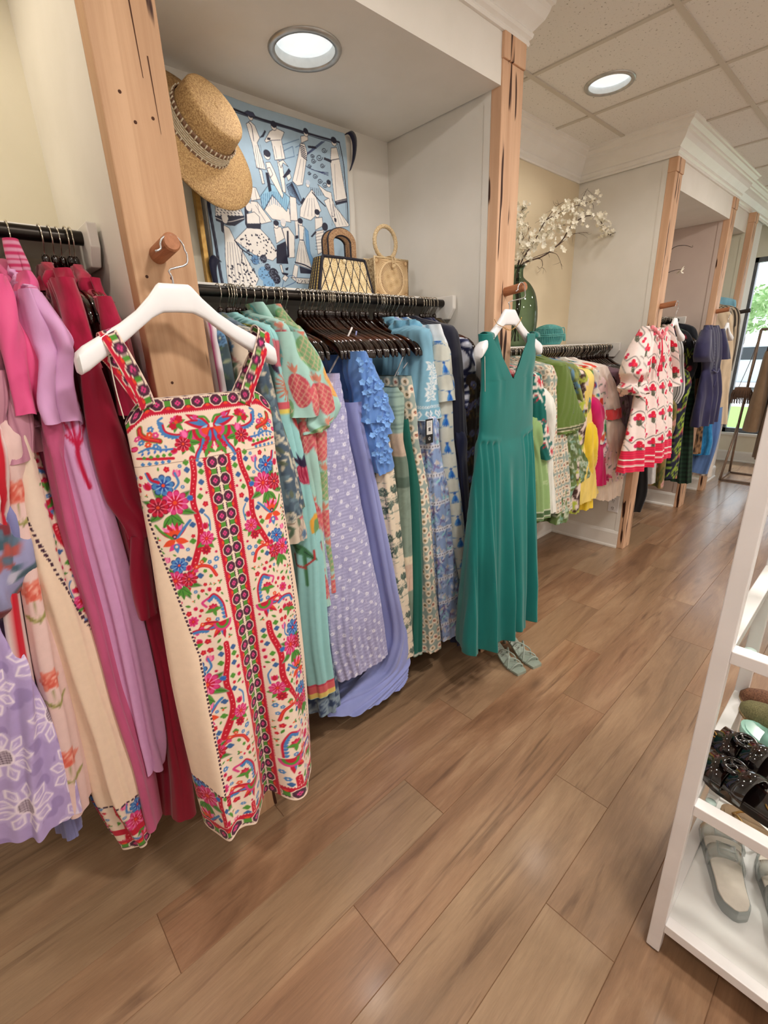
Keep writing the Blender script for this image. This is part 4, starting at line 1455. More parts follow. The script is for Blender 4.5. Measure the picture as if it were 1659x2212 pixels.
# ------------------------------------------------------------------ teal dress on the second post
TEAL = cloth('teal_crepe', (14, 108, 104), (18, 116, 111), rough=.62, sheen=.25, scale=14, bump=.12, bscale=900)
HX2 = .092
ya = at((1100, 668), X=HX2)
WH2 = white_hanger('white hanger with a thin gold chain around it, carrying the teal dress', ya[1] + .003, ya[2], HX2, 1.69, 1.772 - .03)
t_ = thing('evening_dress', 'plain teal green V-neck dress with gathered skirt hanging on the second post', 'dress', (HX2, 1.71, .1))
rw = peg_edges([(1040, 716), (1043, 752), (1048, 790), (1046, 836), (1044, 870), (1043, 900), (1043, 940), (1038, 975), (1033, 1050), (1026, 1150), (1018, 1250), (1011, 1330), (1006, 1388)],
               [(1160, 740), (1157, 775), (1153, 810), (1153, 840), (1152, 870), (1152, 900), (1150, 940), (1152, 975), (1153, 1050), (1152, 1150), (1150, 1250), (1146, 1334)],
               [(0, .024), (.1, .029), (.32, .030), (.38, .038), (.66, .056), (1, .074)], X=HX2 + .01, n=26, ztop=1.528)
XF, XK = HX2 + .030, HX2 - .026
ZW = at((1046, 955), X=HX2)[2]


def teal_v(P, f, s, v):
    x = P[:, 0] - P[:, 0].mean()
    xn = x / np.abs(x).max()
    d = ZW - P[:, 2].mean()           # below the hip seam
    dn = d / .9
    side = np.clip((np.abs(xn + .02) - .36) / .2, 0, 1)
    seam = np.clip((d + .030 * np.abs(xn) - .012) / .02, 0, 1)
    P[:, 1] += side * seam * .0048 * np.sin(x * 205 + 1.5 * np.sin(x * 31)) * (1.2 - .5 * np.clip(dn, 0, 1))
    P[:, 1] += (.026 * np.sin(x * 58 + .7 + .4 * dn) + .013 * np.sin(x * 97 + 2 - .5 * dn)) * np.clip((dn - .06) / .7, 0, 1) ** 1.1
    P[:, 1] -= np.where(P[:, 1] < -.01, 1, 0) * .005 * side * np.exp(-((d + .030 * np.abs(xn) - .012) / .012) ** 2)
    P[:, 1] += .0030 * np.sin(x * 78 + 1) * np.exp(-((d + .20) / .07) ** 2) * np.clip((np.abs(xn) - .35) / .2, 0, 1)
    return P


def yz2(p, X):
    q = at(p, X=X); return (q[1], q[2])


NSF, NSB = 260, 80


def teal_neck(V, R):
    keep = np.ones((V.shape[0] - 1, V.shape[1]), bool)
    for (jc, lo, hi, IL, IR, X) in ((NSF // 2, 0, NSF, [(1064, 722), (1078, 752), (1092, 786), (1106, 818)], [(1141, 738), (1131, 760), (1119, 790), (1107, 818)], XF),
                                    (NSF + NSB // 2, NSF, NSF + NSB, [(1075, 722), (1086, 766), (1096, 806), (1103, 836)], [(1138, 740), (1124, 772), (1112, 806), (1104, 836)], XK)):
        a = np.array([yz2(p, X) for p in IL]); b_ = np.array([yz2(p, X) for p in IR])
        zv = max(a[-1, 1], b_[-1, 1]); ymid = .5 * (a[-1, 0] + b_[-1, 0])
        for k in range(V.shape[0]):
            z = R[k, 0]
            if z < zv: continue
            yl = np.interp(-z, -a[:, 1], a[:, 0]); yr = np.interp(-z, -b_[:, 1], b_[:, 0])
            if k < keep.shape[0]: keep[k, jc] = False
            row = V[k]; xc = row[jc, 0]; x0, x1 = row[:, 0].min(), row[:, 0].max()
            for j in range(lo, hi):
                x = row[j, 0]
                left = (j <= jc) if lo == 0 else (j > jc)
                if left: row[j, 0] = x0 + (x - x0) * (yl - x0) / max(1e-4, xc - x0)
                else: row[j, 0] = x1 - (x1 - x) * (x1 - yr) / max(1e-4, x1 - xc)
    return keep


sv = np.concatenate([np.linspace(0, .5, NSF, endpoint=False), np.linspace(.5, 1, NSB, endpoint=False)])
solid(hang('gown', rw, TEAL, t_, frame=peg_frame(HX2), M=340, svals=sv, n=2.5, vfun=teal_v, anchor=.25, zfun=lambda xn, f, s: 0.0 * xn, post=teal_neck, seed=3), .0012)
# the cloth folded over the hanger arms joins front and back
for p0, w_ in (((1052, 718), .040), ((1151, 738), .034)):
    q = at(p0, X=HX2)
    Pp = [(XK + .004, q[1], 1.512), (HX2 - .018, q[1], 1.528), (HX2, q[1], 1.535), (HX2 + .018, q[1], 1.528), (XF - .008, q[1], 1.512)]
    MB().ribbon(smooth_path(Pp, 14), (0, 1, 0), w_, .002).build('shoulder_fold', TEAL, t_, smooth=True)
q = at((1118, 800), X=XK + .006)
MB().box((q[0], q[1] - .016, q[2] - .022), (q[0] + .001, q[1] + .014, q[2] + .012)).build('care_label', cloth('label_white', (214, 216, 210)), t_)
MB().tube([yz((1047, 740), HX2 + .01), yz((1048, 846), HX2 + .02)], .0011, 5).build('hanger_loop', cloth('loop_white', (226, 214, 200)), t_, smooth=True)
# fine chain draped on the hanger
GOLD = pmat('gold_chain_metal', (222, 178, 104), rough=.25, metal=1.0)
P = smooth_path([yz((1068, 690), HX2 + .014), yz((1074, 700), HX2 + .016), yz((1086, 706), HX2 + .016), yz((1100, 713), HX2 + .016), yz((1112, 708), HX2 + .016), yz((1122, 696), HX2 + .016), yz((1127, 686), HX2 + .013)], 44)
b = MB()
for k in range(0, 43):
    a, c_ = P[k], P[k + 1]; mid = (a + c_) / 2; d = c_ - a; ln = np.linalg.norm(d); d /= ln
    o_ = np.cross(d, (1, 0, 0)) if k % 2 else np.array([1.0, 0, 0])
    b.tube([mid + d * ln * .62 * cos(a_) + o_ * ln * .34 * sin(a_) for a_ in np.linspace(0, 2 * pi, 9)], .0006, 5, cap=False)
tag(b.build('gold_chain_necklace', GOLD, smooth=True), 'thin gold chain necklace draped over the hanger above the teal dress', 'necklace')

# ------------------------------------------------------------------ pink berry-print dress on the third post
def berry_tile():
    c = Cv(.20, .20, 500, (240, 222, 218), wrap=True)
    c.curve([(0, .03), (.06, .0), (.10, .05), (.06, .10), (.11, .15), (.2, .23)], .008, (150, 146, 142))
    c.curve([(.10, .0), (.16, .05), (.2, .11)], .008, (150, 146, 142))
    for x, y in ((.05, .06), (.15, .16)):
        for dx, dy, r in ((-.021, -.006, .0155), (.022, -.004, .0155), (0, -.026, .0165), (-.004, -.001, .011)):
            c.disc(x + dx, y + dy, r, (216, 26, 60) if dx > -.01 else (206, 36, 92))
        c.line([(x, y + .008), (x, y + .050)], .0034, (60, 66, 50))
        for k in range(4):
            c.leaf(x, y + .016 + k * .010, .022, .008, -.7, (70, 78, 58)); c.leaf(x, y + .016 + k * .010, .022, .008, pi + .7, (70, 78, 58))
        c.disc(x + .045, y + .045, .011, (216, 26, 60)); c.disc(x + .055, y + .028, .010, (206, 36, 92))
    return c


BERRY = berry_tile()
bt_ = tile(BERRY, sc=.8)


def berry_paint(U, V):
    c = bt_(U, V)
    h = V > .71
    c[h] = lin((224, 40, 80))
    ln_ = h & ((np.abs(V - .765) < .006) | (np.abs(V - .80) < .006))
    c[ln_] = lin((240, 222, 218))
    ln2 = h & (np.mod(V, .014) < .003)
    c[ln2] = lin((196, 30, 64))
    return c


HX3 = .095
q = at((1424, 688), X=HX3)
white_hanger('white hanger inside the pink berry-print dress on the third post', 3.553, 1.615, HX3, 1.69, 3.545, k=.68)
t_ = thing('berry_print_dress', 'white and pink berry-print dress with puff sleeves and red hem bands on the third post', 'dress', (HX3, 3.53, .7))
rw = peg_rows([(707, 1408, 1446, .022), (725, 1400, 1456, .03), (760, 1396, 1456, .035), (800, 1391, 1455, .035), (870, 1383, 1453, .045), (930, 1372, 1449, .055), (972, 1365, 1447, .06), (1000, 1359, 1445, .062)], X=HX3 + .03)
hang('body', rw, PRINT, t_, frame=peg_frame(HX3), M=300, svals=np.concatenate([np.linspace(0, .5, 200, endpoint=False), np.linspace(.5, 1, 40, endpoint=False)]), n=2.3, folds=[(40, .002, .020, 0, 1.2), (90, .002, .006, 2, 1.0)], paint=berry_paint, anchor=.25, seed=5)
for rows in ([(704, 1400, 1418, .028), (735, 1384, 1412, .045), (770, 1370, 1402, .055), (805, 1361, 1396, .058), (826, 1360, 1392, .045), (836, 1352, 1396, .05), (852, 1366, 1394, .06)],
             [(700, 1446, 1452, .028), (740, 1452, 1458, .04), (780, 1455, 1462, .045), (815, 1456, 1464, .04), (830, 1454, 1465, .05)]):
    hang('sleeve', peg_rows(rows, X=HX3 + .02), PRINT, t_, frame=peg_frame(HX3), M=110, svals=np.linspace(0, 1, 120, endpoint=False), folds=[(120, .0, .010, 1, 1.0)], paint=lambda U, V: bt_(U, V), anchor=.25, hem=.012, seed=8)
b = MB()
q = at((1427, 752), X=HX3 + .07)
for dy in (-.018, .014):
    b.tube(smooth_path([(q[0], q[1], q[2] + .05), (q[0] + .012, q[1] + dy * .4, q[2] - .02), (q[0] + .014, q[1] + dy, q[2] - .09)], 10), .003, 6)
    b.lathe([(.002, 0), (.006, -.006), (.010, -.04), (0, -.042)], (q[0] + .014, q[1] + dy, q[2] - .09), 10)
b.build('neck_tassel', cloth('tassel_red', (216, 36, 70)), t_, smooth=True)
b = MB()
q1 = [yz(p, HX3 + .055) for p in ((1408, 706), (1416, 712), (1424, 722), (1430, 730), (1436, 720), (1442, 706))]
b.tube(smooth_path(q1, 26), [.008 + .004 * sin(k * 1.7) for k in range(26)], 7)
b.build('ruffled_neckline', cloth('ruffle_pink', (226, 130, 140)), t_, smooth=True)

# ------------------------------------------------------------------ navy jumpsuit on the fourth post
NAVY = cloth('navy_linen', (38, 36, 72), (44, 42, 80), rough=.7, sheen=.3, scale=30)
white_hanger('white hanger inside the navy jumpsuit on the fourth post', 4.835, 1.60, HX3, 1.69, 4.845, k=.66)
t_ = thing('jumpsuit', 'navy blue short-sleeved jumpsuit with tied waist hanging on the fourth post', 'jumpsuit', (HX3, 4.83, .8))
rw = peg_rows([(702, 1535, 1558, .022), (722, 1528, 1566, .03), (770, 1529, 1562, .035), (797, 1530, 1557, .03), (806, 1529, 1558, .034), (850, 1524, 1559, .045), (885, 1517, 1552, .05), (915, 1511, 1547, .05)], X=HX3 + .03)
hang('body', rw, NAVY, t_, frame=peg_frame(HX3), M=90, svals=np.linspace(0, 1, 90, endpoint=False), folds=[(46, .003, .016, 0, .8), (95, .003, .006, 2, 1.0)], anchor=.25, seed=6, zfun=lambda xn, f, s: (-.05 * np.exp(-(xn * 5) ** 2) * (f < .02)))
for rows in ([(712, 1528, 1538, .03), (740, 1520, 1534, .045), (770, 1516, 1533, .05), (781, 1518, 1536, .05)], [(710, 1558, 1566, .03), (745, 1560, 1570, .045), (776, 1558, 1571, .05)]):
    hang('sleeve', peg_rows(rows, X=HX3 + .02), NAVY, t_, frame=peg_frame(HX3), M=26, svals=np.linspace(0, 1, 40, endpoint=False), folds=[(60, .0, .008, 1, 1.0)], anchor=.25, seed=8)
q = at((1546, 801), X=HX3 + .045)
b = MB(); b.tube(smooth_path([(q[0] - .0, q[1] - .10, q[2] + .01), (q[0] + .01, q[1], q[2] - .012), (q[0], q[1] + .09, q[2] + .008)], 12), .006, 7)
b.tube(smooth_path([(q[0] + .01, q[1], q[2] - .012), (q[0] + .014, q[1] - .012, q[2] - .06), (q[0] + .012, q[1] - .02, q[2] - .12)], 8), .005, 6)
b.build('waist_tie', cloth('navy_tie', (58, 56, 98)), t_, smooth=True)
b = MB()
for k in range(9):
    b.lathe([(0, .002), (.005, .001), (.005, 0)], at((1545.5 - k * .4, 742 + k * 6.4), X=HX3 + .052), 10, axis=(1, 0, 0))
b.build('buttons', pmat('button_navy', (90, 88, 120), rough=.4), t_)

# ------------------------------------------------------------------ repeat prints for the clothes on the rods
def floral(bg, flowers, leaves=(), size=.24, res=420, seed=1, stems=None, dots=None):
    """flowers: (radius, petals, colour, root colour, eye colour, count, outline) ; leaves: (colour, length, width, count)"""
    r = np.random.RandomState(seed); c = Cv(size, size, res, bg, wrap=True)
    if dots:
        for k in range(dots[1]): c.disc(r.rand() * size, r.rand() * size, dots[2] * (.6 + .8 * r.rand()), dots[0])
    if stems:
        for k in range(stems[1]):
            x, y, a = r.rand() * size, r.rand() * size, r.rand() * 6.28
            P = [(x, y)]
            for q in range(3):
                a += r.uniform(-.9, .9); P.append((P[-1][0] + .035 * cos(a), P[-1][1] + .035 * sin(a)))
            c.curve(P, stems[2], stems[0], 12)
    for col, ln, wd, n in leaves:
        for k in range(n):
            c.leaf(r.rand() * size, r.rand() * size, ln * r.uniform(.7, 1.2), wd, r.rand() * 6.28, col)
    for rad, pt, col, cd, cc, n, edge in flowers:
        for k in range(n):
            c.bloom(r.rand() * size, r.rand() * size, rad * r.uniform(.75, 1.15), pt, col, cd, cc, edge, r.rand() * 6.28)
    return c


def lace_lav():
    c = Cv(.20, .22, 700, (176, 156, 206), wrap=True)
    r = np.random.RandomState(4)
    for k in range(16): c.disc(r.rand() * .2, r.rand() * .22, .012, (158, 138, 190))
    for x, y, R in ((.05, .05, .050), (.15, .09, .046), (.06, .16, .052), (.16, .19, .045)):
        c.petals(x, y, R, 9, (188, 168, 216), deep=.16)
        for k in range(9):
            a = k * 2 * pi / 9
            for da in (-.24, .24):
                c.line([(x + .016 * cos(a), y + .016 * sin(a)), (x + R * .74 * cos(a + da), y + R * .74 * sin(a + da)), (x + R * .98 * cos(a), y + R * .98 * sin(a))], .0030, (240, 228, 242))
            c.line([(x + .016 * cos(a), y + .016 * sin(a)), (x + R * .7 * cos(a), y + R * .7 * sin(a))], .0018, (228, 214, 238))
        c.disc(x, y, .0145, (64, 42, 62)).ring(x, y, .0145, .0034, (240, 226, 240))
        for k in range(-3, 4):
            d = k * .0042; h = math.sqrt(max(0, .0145 ** 2 - d * d))
            c.line([(x + d, y - h), (x + d, y + h)], .0014, (240, 226, 240)); c.line([(x - h, y + d), (x + h, y + d)], .0014, (240, 226, 240))
    return c


def rose_print():
    c = Cv(.22, .26, 600, (228, 196, 192), wrap=True)
    for x, y, s in ((.06, .06, 1.0), (.17, .19, 1.1)):
        for a in np.linspace(0, 2 * pi, 7)[:-1]:
            c.leaf(x, y, .036 * s, .026 * s, a, (226, 134, 116)); 
        for a in np.linspace(.4, 2 * pi + .4, 6)[:-1]:
            c.leaf(x, y + .003, .025 * s, .017 * s, a, (214, 96, 80)); c.leaf(x, y, .018 * s, .010 * s, a + .5, (236, 172, 156))
        c.line([(x, y + .03), (x + .004, y + .09)], .0022, (132, 128, 76))
        for a in (.55, 2.6): c.leaf(x + .003, y + .085, .048, .014, a - 1.2 if a < 1 else a + 1.1, (166, 160, 96), (120, 116, 60))
    return c


def coral_paint(base=(214, 160, 206)):
    cv = Cv(.30, 1.2, 480, base)
    for s in (0, 1):
        x0 = .10 + .10 * s
        cv.curve([(x0, .52), (x0 - .004, .46), (x0 + .002, .42)], .012, (186, 22, 66))
        for a, l in ((-2.4, .10), (-2.0, .13), (-1.6, .14), (-1.2, .13), (-.8, .10)):
            e = (x0 + l * cos(a) * .8, .42 + l * sin(a))
            cv.curve([(x0, .43), ((x0 + e[0]) / 2 + .008, (.43 + e[1]) / 2), e], .0055, (192, 24, 70))
            cv.curve([((x0 + e[0]) / 2, (.43 + e[1]) / 2), (e[0] + .025, e[1] + .01)], .004, (192, 24, 70))
    for y in (.10, .15, .2): cv.curve([(0, y), (.1, y + .012), (.2, y - .01), (.3, y)], .003, (190, 60, 120))
    return lambda U, V: cv.sample(np.mod(U + .10, .30), V)


def striped(c1, c2, per, duty=.5, along='u', c3=None):
    def f(U, V):
        q = np.mod((U if along == 'u' else V) / per, 1)
        out = np.where((q < duty)[:, None], lin(c1), lin(c2))
        if c3 is not None: out = np.where((np.abs(q - duty * .5) < .08)[:, None], lin(c3), out)
        return out
    return f


def eyelet(bg=(158, 157, 200), wt=(226, 226, 244), seed=3):
    c = Cv(.12, .14, 1100, bg, wrap=True); r = np.random.RandomState(seed)
    for x in np.arange(0, .12, .004):
        for y in np.arange(0, .14, .0028): c.rect(x + .0007, y, x + .0033, y + .0009, (196, 196, 230))
    P = [(.02, .02), (.08, .055), (.035, .09), (.10, .125)]
    for x, y in P:
        c.petals(x, y, .0135, 7, wt, .3, .5).disc(x, y, .0022, (110, 108, 160))
    for (x, y), (x2, y2) in zip(P, P[1:] + [(.02, .16)]):
        for q in np.linspace(.22, .78, 7):
            X, Y = x + (x2 - x) * q + .006 * sin(q * 9), y + (y2 - y) * q
            c.disc(X, Y, .0019, wt).disc(X, Y, .0010, (96, 94, 150))
    for k in range(26):
        X, Y = r.rand() * .12, r.rand() * .14
        c.disc(X, Y, .0017, wt).disc(X, Y, .0009, (96, 94, 150))
    return c


def dots_print(bg=(150, 166, 160), sp=.042, res=700):
    c = Cv(sp * 2, sp * 2, res, bg, wrap=True)
    for k, (x, y) in enumerate(((.5, .5), (1.5, .45), (1.0, 1.05), (0.02, 1.1), (.5, 1.6), (1.5, 1.55))):
        x *= sp; y *= sp * .98
        c.disc(x, y, .0150, (232, 218, 198)); c.petals(x, y, .0064, 5, (112, 92, 62) if k % 3 else (150, 70, 64), k).disc(x, y, .0018, (216, 190, 150))
        c.leaf(x, y, .0085, .003, k * 1.3, (96, 84, 56))
    return c


def toile():
    c = Cv(.22, .26, 520, (222, 208, 188), wrap=True); r = np.random.RandomState(8)
    D = (58, 78, 72); M_ = (104, 122, 112)
    for cx, cy, s in ((.06, .06, 1), (.17, .13, .8), (.05, .19, .9), (.16, .23, .7), (.12, .03, .8), (.10, .125, .9), (.20, .20, .8), (.02, .12, .7), (.11, .20, .7)):
        c.line([(cx, cy), (cx + .006, cy + .055 * s)], .004, D)
        for k in range(130):
            a, q = r.rand() * 6.28, r.rand() ** .5
            c.leaf(cx + .034 * s * q * cos(a), cy - .008 + .028 * s * q * sin(a), .009, .005, r.rand() * 6.28, D if r.rand() < .6 else M_)
        for k in range(9):
            y = cy + .05 * s + .004 * r.randn(); x = cx + .04 * r.randn()
            c.line([(x - .014, y), (x + .014, y + .002)], .0016, M_)
    for k in range(40):
        x, y = r.rand() * .22, r.rand() * .26
        c.line([(x, y), (x + .012, y + .002 * r.randn())], .0013, M_)
    return c


def pineapple(bg=(166, 208, 200)):
    c = Cv(.22, .26, 520, bg, wrap=True); r = np.random.RandomState(5)
    for k, (x, y, col) in enumerate(((.05, .06, (122, 168, 120)), (.15, .05, (88, 176, 178)), (.10, .14, (222, 162, 84)), (.20, .16, (196, 82, 96)), (.04, .19, (206, 92, 104)), (.14, .23, (112, 158, 112)))):
        w, h = .034, .050
        P = [(x + w * cos(a) * (1 - .18 * sin(a)), y + h * sin(a)) for a in np.linspace(0, 2 * pi, 18)[:-1]]
        c.poly(P, col)
        for d in np.arange(-.09, .091, .018):
            for sg in (-1, 1):
                Q = []
                for t in np.linspace(-1, 1, 15):
                    X, Y = d + t * .045, sg * t * .055
                    if (X / w) ** 2 + (Y / h) ** 2 < .93: Q.append((x + X, y + Y))
                if len(Q) > 1: c.line([Q[0], Q[-1]], .0022, (214, 178, 150))
        c.line([(x, y - h), (x - .01, y - h - .03)], .003, (206, 140, 120))
        for a in (-2.2, -1.57, -.9): c.leaf(x, y - h, .03, .009, a, (206, 130, 110))
    return c


def sea_print():
    c = Cv(.26, .92, 460, (150, 206, 208))
    GR, RD, OC, DK, MU = (74, 130, 92), (178, 62, 62), (222, 164, 62), (62, 40, 66), (198, 106, 118)
    c.disc(.06, .10, .03, (196, 196, 96)); c.rays(.06, .10, .002, .03, 12, .003, (90, 90, 40)); c.disc(.16, .05, .028, RD); c.leaf(.10, .16, .07, .022, 1.2, DK)
    c.poly([(.12, .13), (.18, .14), (.17, .21), (.12, .20)], MU); c.rays(.15, .26, .004, .045, 20, .004, (206, 92, 60)); c.rect(.10, .30, .2, .32, (206, 92, 104)); c.rect(.10, .32, .2, .334, (222, 202, 100))
    for k, (x, y) in enumerate(((.06, .28), (.16, .40), (.05, .47))):
        for d in (-.3, 0, .3): c.leaf(x, y, .075, .014, -1.57 + d, RD if k % 2 else (206, 112, 62))
        c.disc(x, y + .01, .012, GR)
    for k, (x, y) in enumerate(((.14, .52), (.05, .62))):
        P = [(x + .034 * cos(a), y + .036 * sin(a)) for a in np.linspace(0, 2 * pi, 14)[:-1]]
        c.poly(P, (152, 30, 64) if k == 0 else DK)
        for a in np.linspace(-.03, .03, 6): c.line([(x + a * .4, y - .034), (x + a, y), (x + a * .4, y + .034)], .0018, (226, 130, 150))
        for a in (-2.3, -1.9, -1.3, -.9): c.leaf(x, y - .02, .055, .013, a, (40, 28, 60))
    c.leaf(.17, .66, .075, .055, 2.2, OC); c.leaf(.16, .675, .06, .028, 2.0, (110, 150, 96))
    c.poly([(.19, .74), (.22, .77), (.20, .81), (.16, .80), (.155, .76)], DK); c.ring(.187, .778, .03, .004, (206, 92, 96))
    for k in range(6): c.line([(.165 + .006 * k, .755), (.17 + .006 * k, .80)], .002, (176, 120, 160))
    c.leaf(.02, .72, .16, .03, .7, GR, (30, 60, 50)); c.line([(.18, .70), (.187, .745)], .002, (196, 110, 100))
    c.line([(.09, .90), (.09, .80)], .012, GR); c.line([(.09, .84), (.06, .82), (.055, .79)], .007, RD); c.line([(.09, .83), (.125, .81), (.125, .78)], .007, RD)
    c.line([(.09, .80), (.082, .76)], .008, GR)
    return c


def blocks(cols, size=.22, seed=2, res=300, n=40, sh='mix'):
    r = np.random.RandomState(seed); c = Cv(size, size, res, cols[0], wrap=True)
    for k in range(n):
        x, y, q = r.rand() * size, r.rand() * size, r.uniform(.014, .036)
        col = cols[1 + r.randint(len(cols) - 1)]; m = r.randint(3)
        if m == 0: c.disc(x, y, q * .7, col)
        elif m == 1: c.leaf(x, y, q * 2.2, q * .8, r.rand() * 6.28, col)
        else: c.poly([(x, y), (x + q, y + q * .2), (x + q * .8, y + q), (x - q * .2, y + q * .8)], col)
    return c


def swirl(cols, size=.2, res=320, seed=1, t=.014):
    r = np.random.RandomState(seed); c = Cv(size, size, res, cols[0], wrap=True)
    for k in range(12):
        x, y, a = r.rand() * size, r.rand() * size, r.rand() * 6.28
        P = [(x, y)]
        for q in range(4):
            a += .75; P.append((P[-1][0] + .035 * cos(a), P[-1][1] + .035 * sin(a)))
        c.curve(P, t, cols[1 + k % (len(cols) - 1)], 16)
    return c


def tassels():
    c = Cv(.10, .11, 600, (206, 210, 202), wrap=True)
    for x, y in ((.03, .03), (.08, .085)):
        c.curve([(x - .05, y - .022), (x, y - .012), (x + .05, y - .022)], .0022, (70, 120, 180))
        c.disc(x, y - .008, .006, (36, 90, 170))
        for a in (-.35, -.18, 0, .18, .35): c.leaf(x, y - .004, .042, .008, 1.57 + a, (30, 96, 190) if abs(a) < .3 else (70, 140, 210))
    return c


def lace_blue(seed=3):
    c = Cv(.20, .24, 520, (136, 160, 204), wrap=True); r = np.random.RandomState(seed)
    cols = [(100, 130, 190), (176, 194, 226), (222, 226, 238), (150, 206, 216), (120, 110, 160), (196, 190, 190)]
    for k in range(150): c.leaf(r.rand() * .2, r.rand() * .24, r.uniform(.018, .05), r.uniform(.006, .014), r.rand() * 6.28, cols[r.randint(6)])
    for k in range(26): c.disc(r.rand() * .2, r.rand() * .24, .0035, (70, 76, 110))
    for y in (.03, .15):
        c.rect(0, y - .009, .2, y + .009, (206, 212, 230))
        for x in np.arange(.006, .2, .0135): c.disc(x, y, .0062, (240, 240, 246)).disc(x, y, .0038, (84, 84, 110))
    return c


def arabesque():
    c = Cv(.20, .20, 620, (126, 176, 202), wrap=False)
    Wt = (232, 236, 240)
    for k in range(7):
        y = .02 + k * .017; x = .10 + .012 * sin(k * .9)
        c.curve([(x - .020, y), (x, y + .008), (x + .020, y)], .004, Wt)
        for a in (-.4, .4, 2.7, 3.6): c.leaf(x, y, .032, .012, a, Wt); c.leaf(x, y, .024, .006, a, (150, 190, 212))
        c.disc(x, y, .006, Wt).disc(x, y, .003, (130, 176, 204))
    for k in range(18): c.disc(.008 + k * .011, .155, .0050, Wt).disc(.008 + k * .011, .155, .0026, (110, 160, 190))
    for k in range(4):
        x = .025 + k * .05
        c.poly([(x, .196), (x - .020, .178), (x - .012, .166), (x, .174), (x + .012, .166), (x + .020, .178)], Wt)
        c.poly([(x, .190), (x - .013, .178), (x - .008, .172), (x, .179), (x + .008, .172), (x + .013, .178)], (130, 172, 200))
        c.disc(x, .180, .004, Wt)
    c.rect(0, .197, .2, .2, Wt)
    return c


T_ROSE, T_LAV, T_EYE, T_DOT, T_TOILE, T_PINE, T_SEA, T_TAS, T_LBLUE, T_ARAB = rose_print(), lace_lav(), eyelet(), dots_print(), toile(), pineapple(), sea_print(), tassels(), lace_blue(), arabesque()
T_LIB = floral((66, 84, 92), [(.020, 8, (98, 138, 176), (40, 60, 90), (190, 196, 170), 9, (50, 66, 70)), (.016, 6, (206, 196, 176), (160, 120, 110), (90, 60, 60), 6, None)],
               [((88, 110, 92), .04, .014, 30), ((140, 150, 124), .03, .009, 18)], seed=3)
T_PFL = floral((212, 196, 178), [(.024, 7, (206, 92, 104), (160, 50, 70), (230, 190, 150), 9, None), (.017, 8, (92, 130, 164), (50, 70, 110), (220, 200, 160), 6, None)],
               [((96, 118, 96), .04, .012, 22), ((190, 120, 120), .03, .01, 12)], seed=5, stems=((120, 96, 92), 10, .0022))
T_LEAFNV = floral((74, 92, 110), [(.019, 7, (206, 198, 178), (110, 120, 128), (70, 84, 92), 5, None)], [((206, 198, 178), .034, .010, 30), ((104, 128, 142), .045, .016, 26), ((92, 102, 84), .04, .015, 12)], seed=7)
T_DKFL = floral((48, 40, 36), [(.017, 9, (112, 116, 158), (60, 58, 92), (190, 170, 120), 16, None)], [((92, 76, 46), .035, .008, 26), ((70, 74, 50), .03, .010, 14)], size=.2, seed=9)
T_BALL = blocks([(150, 150, 190), (120, 46, 54), (172, 84, 78), (90, 110, 130), (190, 188, 210), (70, 96, 110)], size=.18, seed=12, n=34)
T_REDTEAL = floral((8, 102, 96), [(.040, 9, (232, 222, 214), (190, 30, 54), (206, 60, 70), 4, None), (.022, 8, (196, 32, 56), (236, 220, 210), (120, 20, 40), 4, None)], [((232, 222, 214), .06, .016, 9), ((190, 40, 60), .04, .008, 8)], seed=4)
T_GREENLEAF = floral((92, 112, 62), [(.022, 6, (176, 196, 176), (120, 150, 120), (90, 110, 80), 8, None)], [((188, 194, 172), .05, .014, 22), ((120, 160, 140), .04, .016, 16), ((66, 84, 44), .04, .014, 14)], seed=6)
T_PINKFL = floral((232, 206, 208), [(.030, 11, (206, 54, 110), (150, 20, 70), (236, 150, 180), 4, None), (.014, 7, (220, 90, 130), (190, 30, 80), (240, 200, 200), 6, None)], [((92, 116, 108), .032, .010, 22), ((70, 84, 84), .02, .006, 12)], seed=8)
T_LILFL = floral((150, 128, 146), [(.022, 6, (206, 196, 206), (170, 150, 180), (120, 96, 130), 7, None)], [((84, 104, 76), .05, .016, 18), ((110, 128, 96), .04, .012, 10)], seed=10)
T_OLV = floral((128, 108, 58), [(.028, 7, (206, 158, 150), (170, 110, 100), (120, 80, 60), 4, None)], [((84, 92, 46), .06, .020, 20), ((150, 140, 84), .05, .014, 10)], seed=11)
T_VINE = swirl([(32, 34, 56), (166, 196, 62), (150, 186, 70), (196, 70, 96)], t=.009, seed=4)
T_DKVINE = floral((24, 26, 34), [(.018, 7, (166, 50, 70), (110, 20, 40), (220, 130, 120), 6, None)], [((160, 176, 60), .04, .008, 18), ((60, 96, 60), .04, .012, 12)], seed=14, stems=((150, 170, 70), 8, .004))
T_SWIRL = swirl([(226, 208, 200), (62, 38, 34), (70, 44, 36), (176, 190, 70)], t=.018, seed=2)
T_MULTI = blocks([(232, 230, 222), (214, 66, 48), (44, 80, 170), (60, 150, 84), (236, 150, 60), (232, 230, 222)], seed=5, n=46)
T_GSTR = blocks([(116, 128, 70), (104, 150, 184), (150, 160, 80), (96, 140, 176)], seed=8, n=50)
T_PTUNIC = floral((224, 178, 196), [(.02, 6, (206, 70, 120), (150, 20, 70), (250, 220, 220), 8, None)], [((110, 150, 110), .03, .01, 10)], seed=21)


def hemband(paint, L_, bands):
    """bands: (distance from hem, colour)"""
    def f(U, V):
        c = paint(U, V); L = V.max()
        for d0, d1, col in bands:
            m = (L - V > d0) & (L - V < d1); c[m] = lin(col)
        return c
    return f


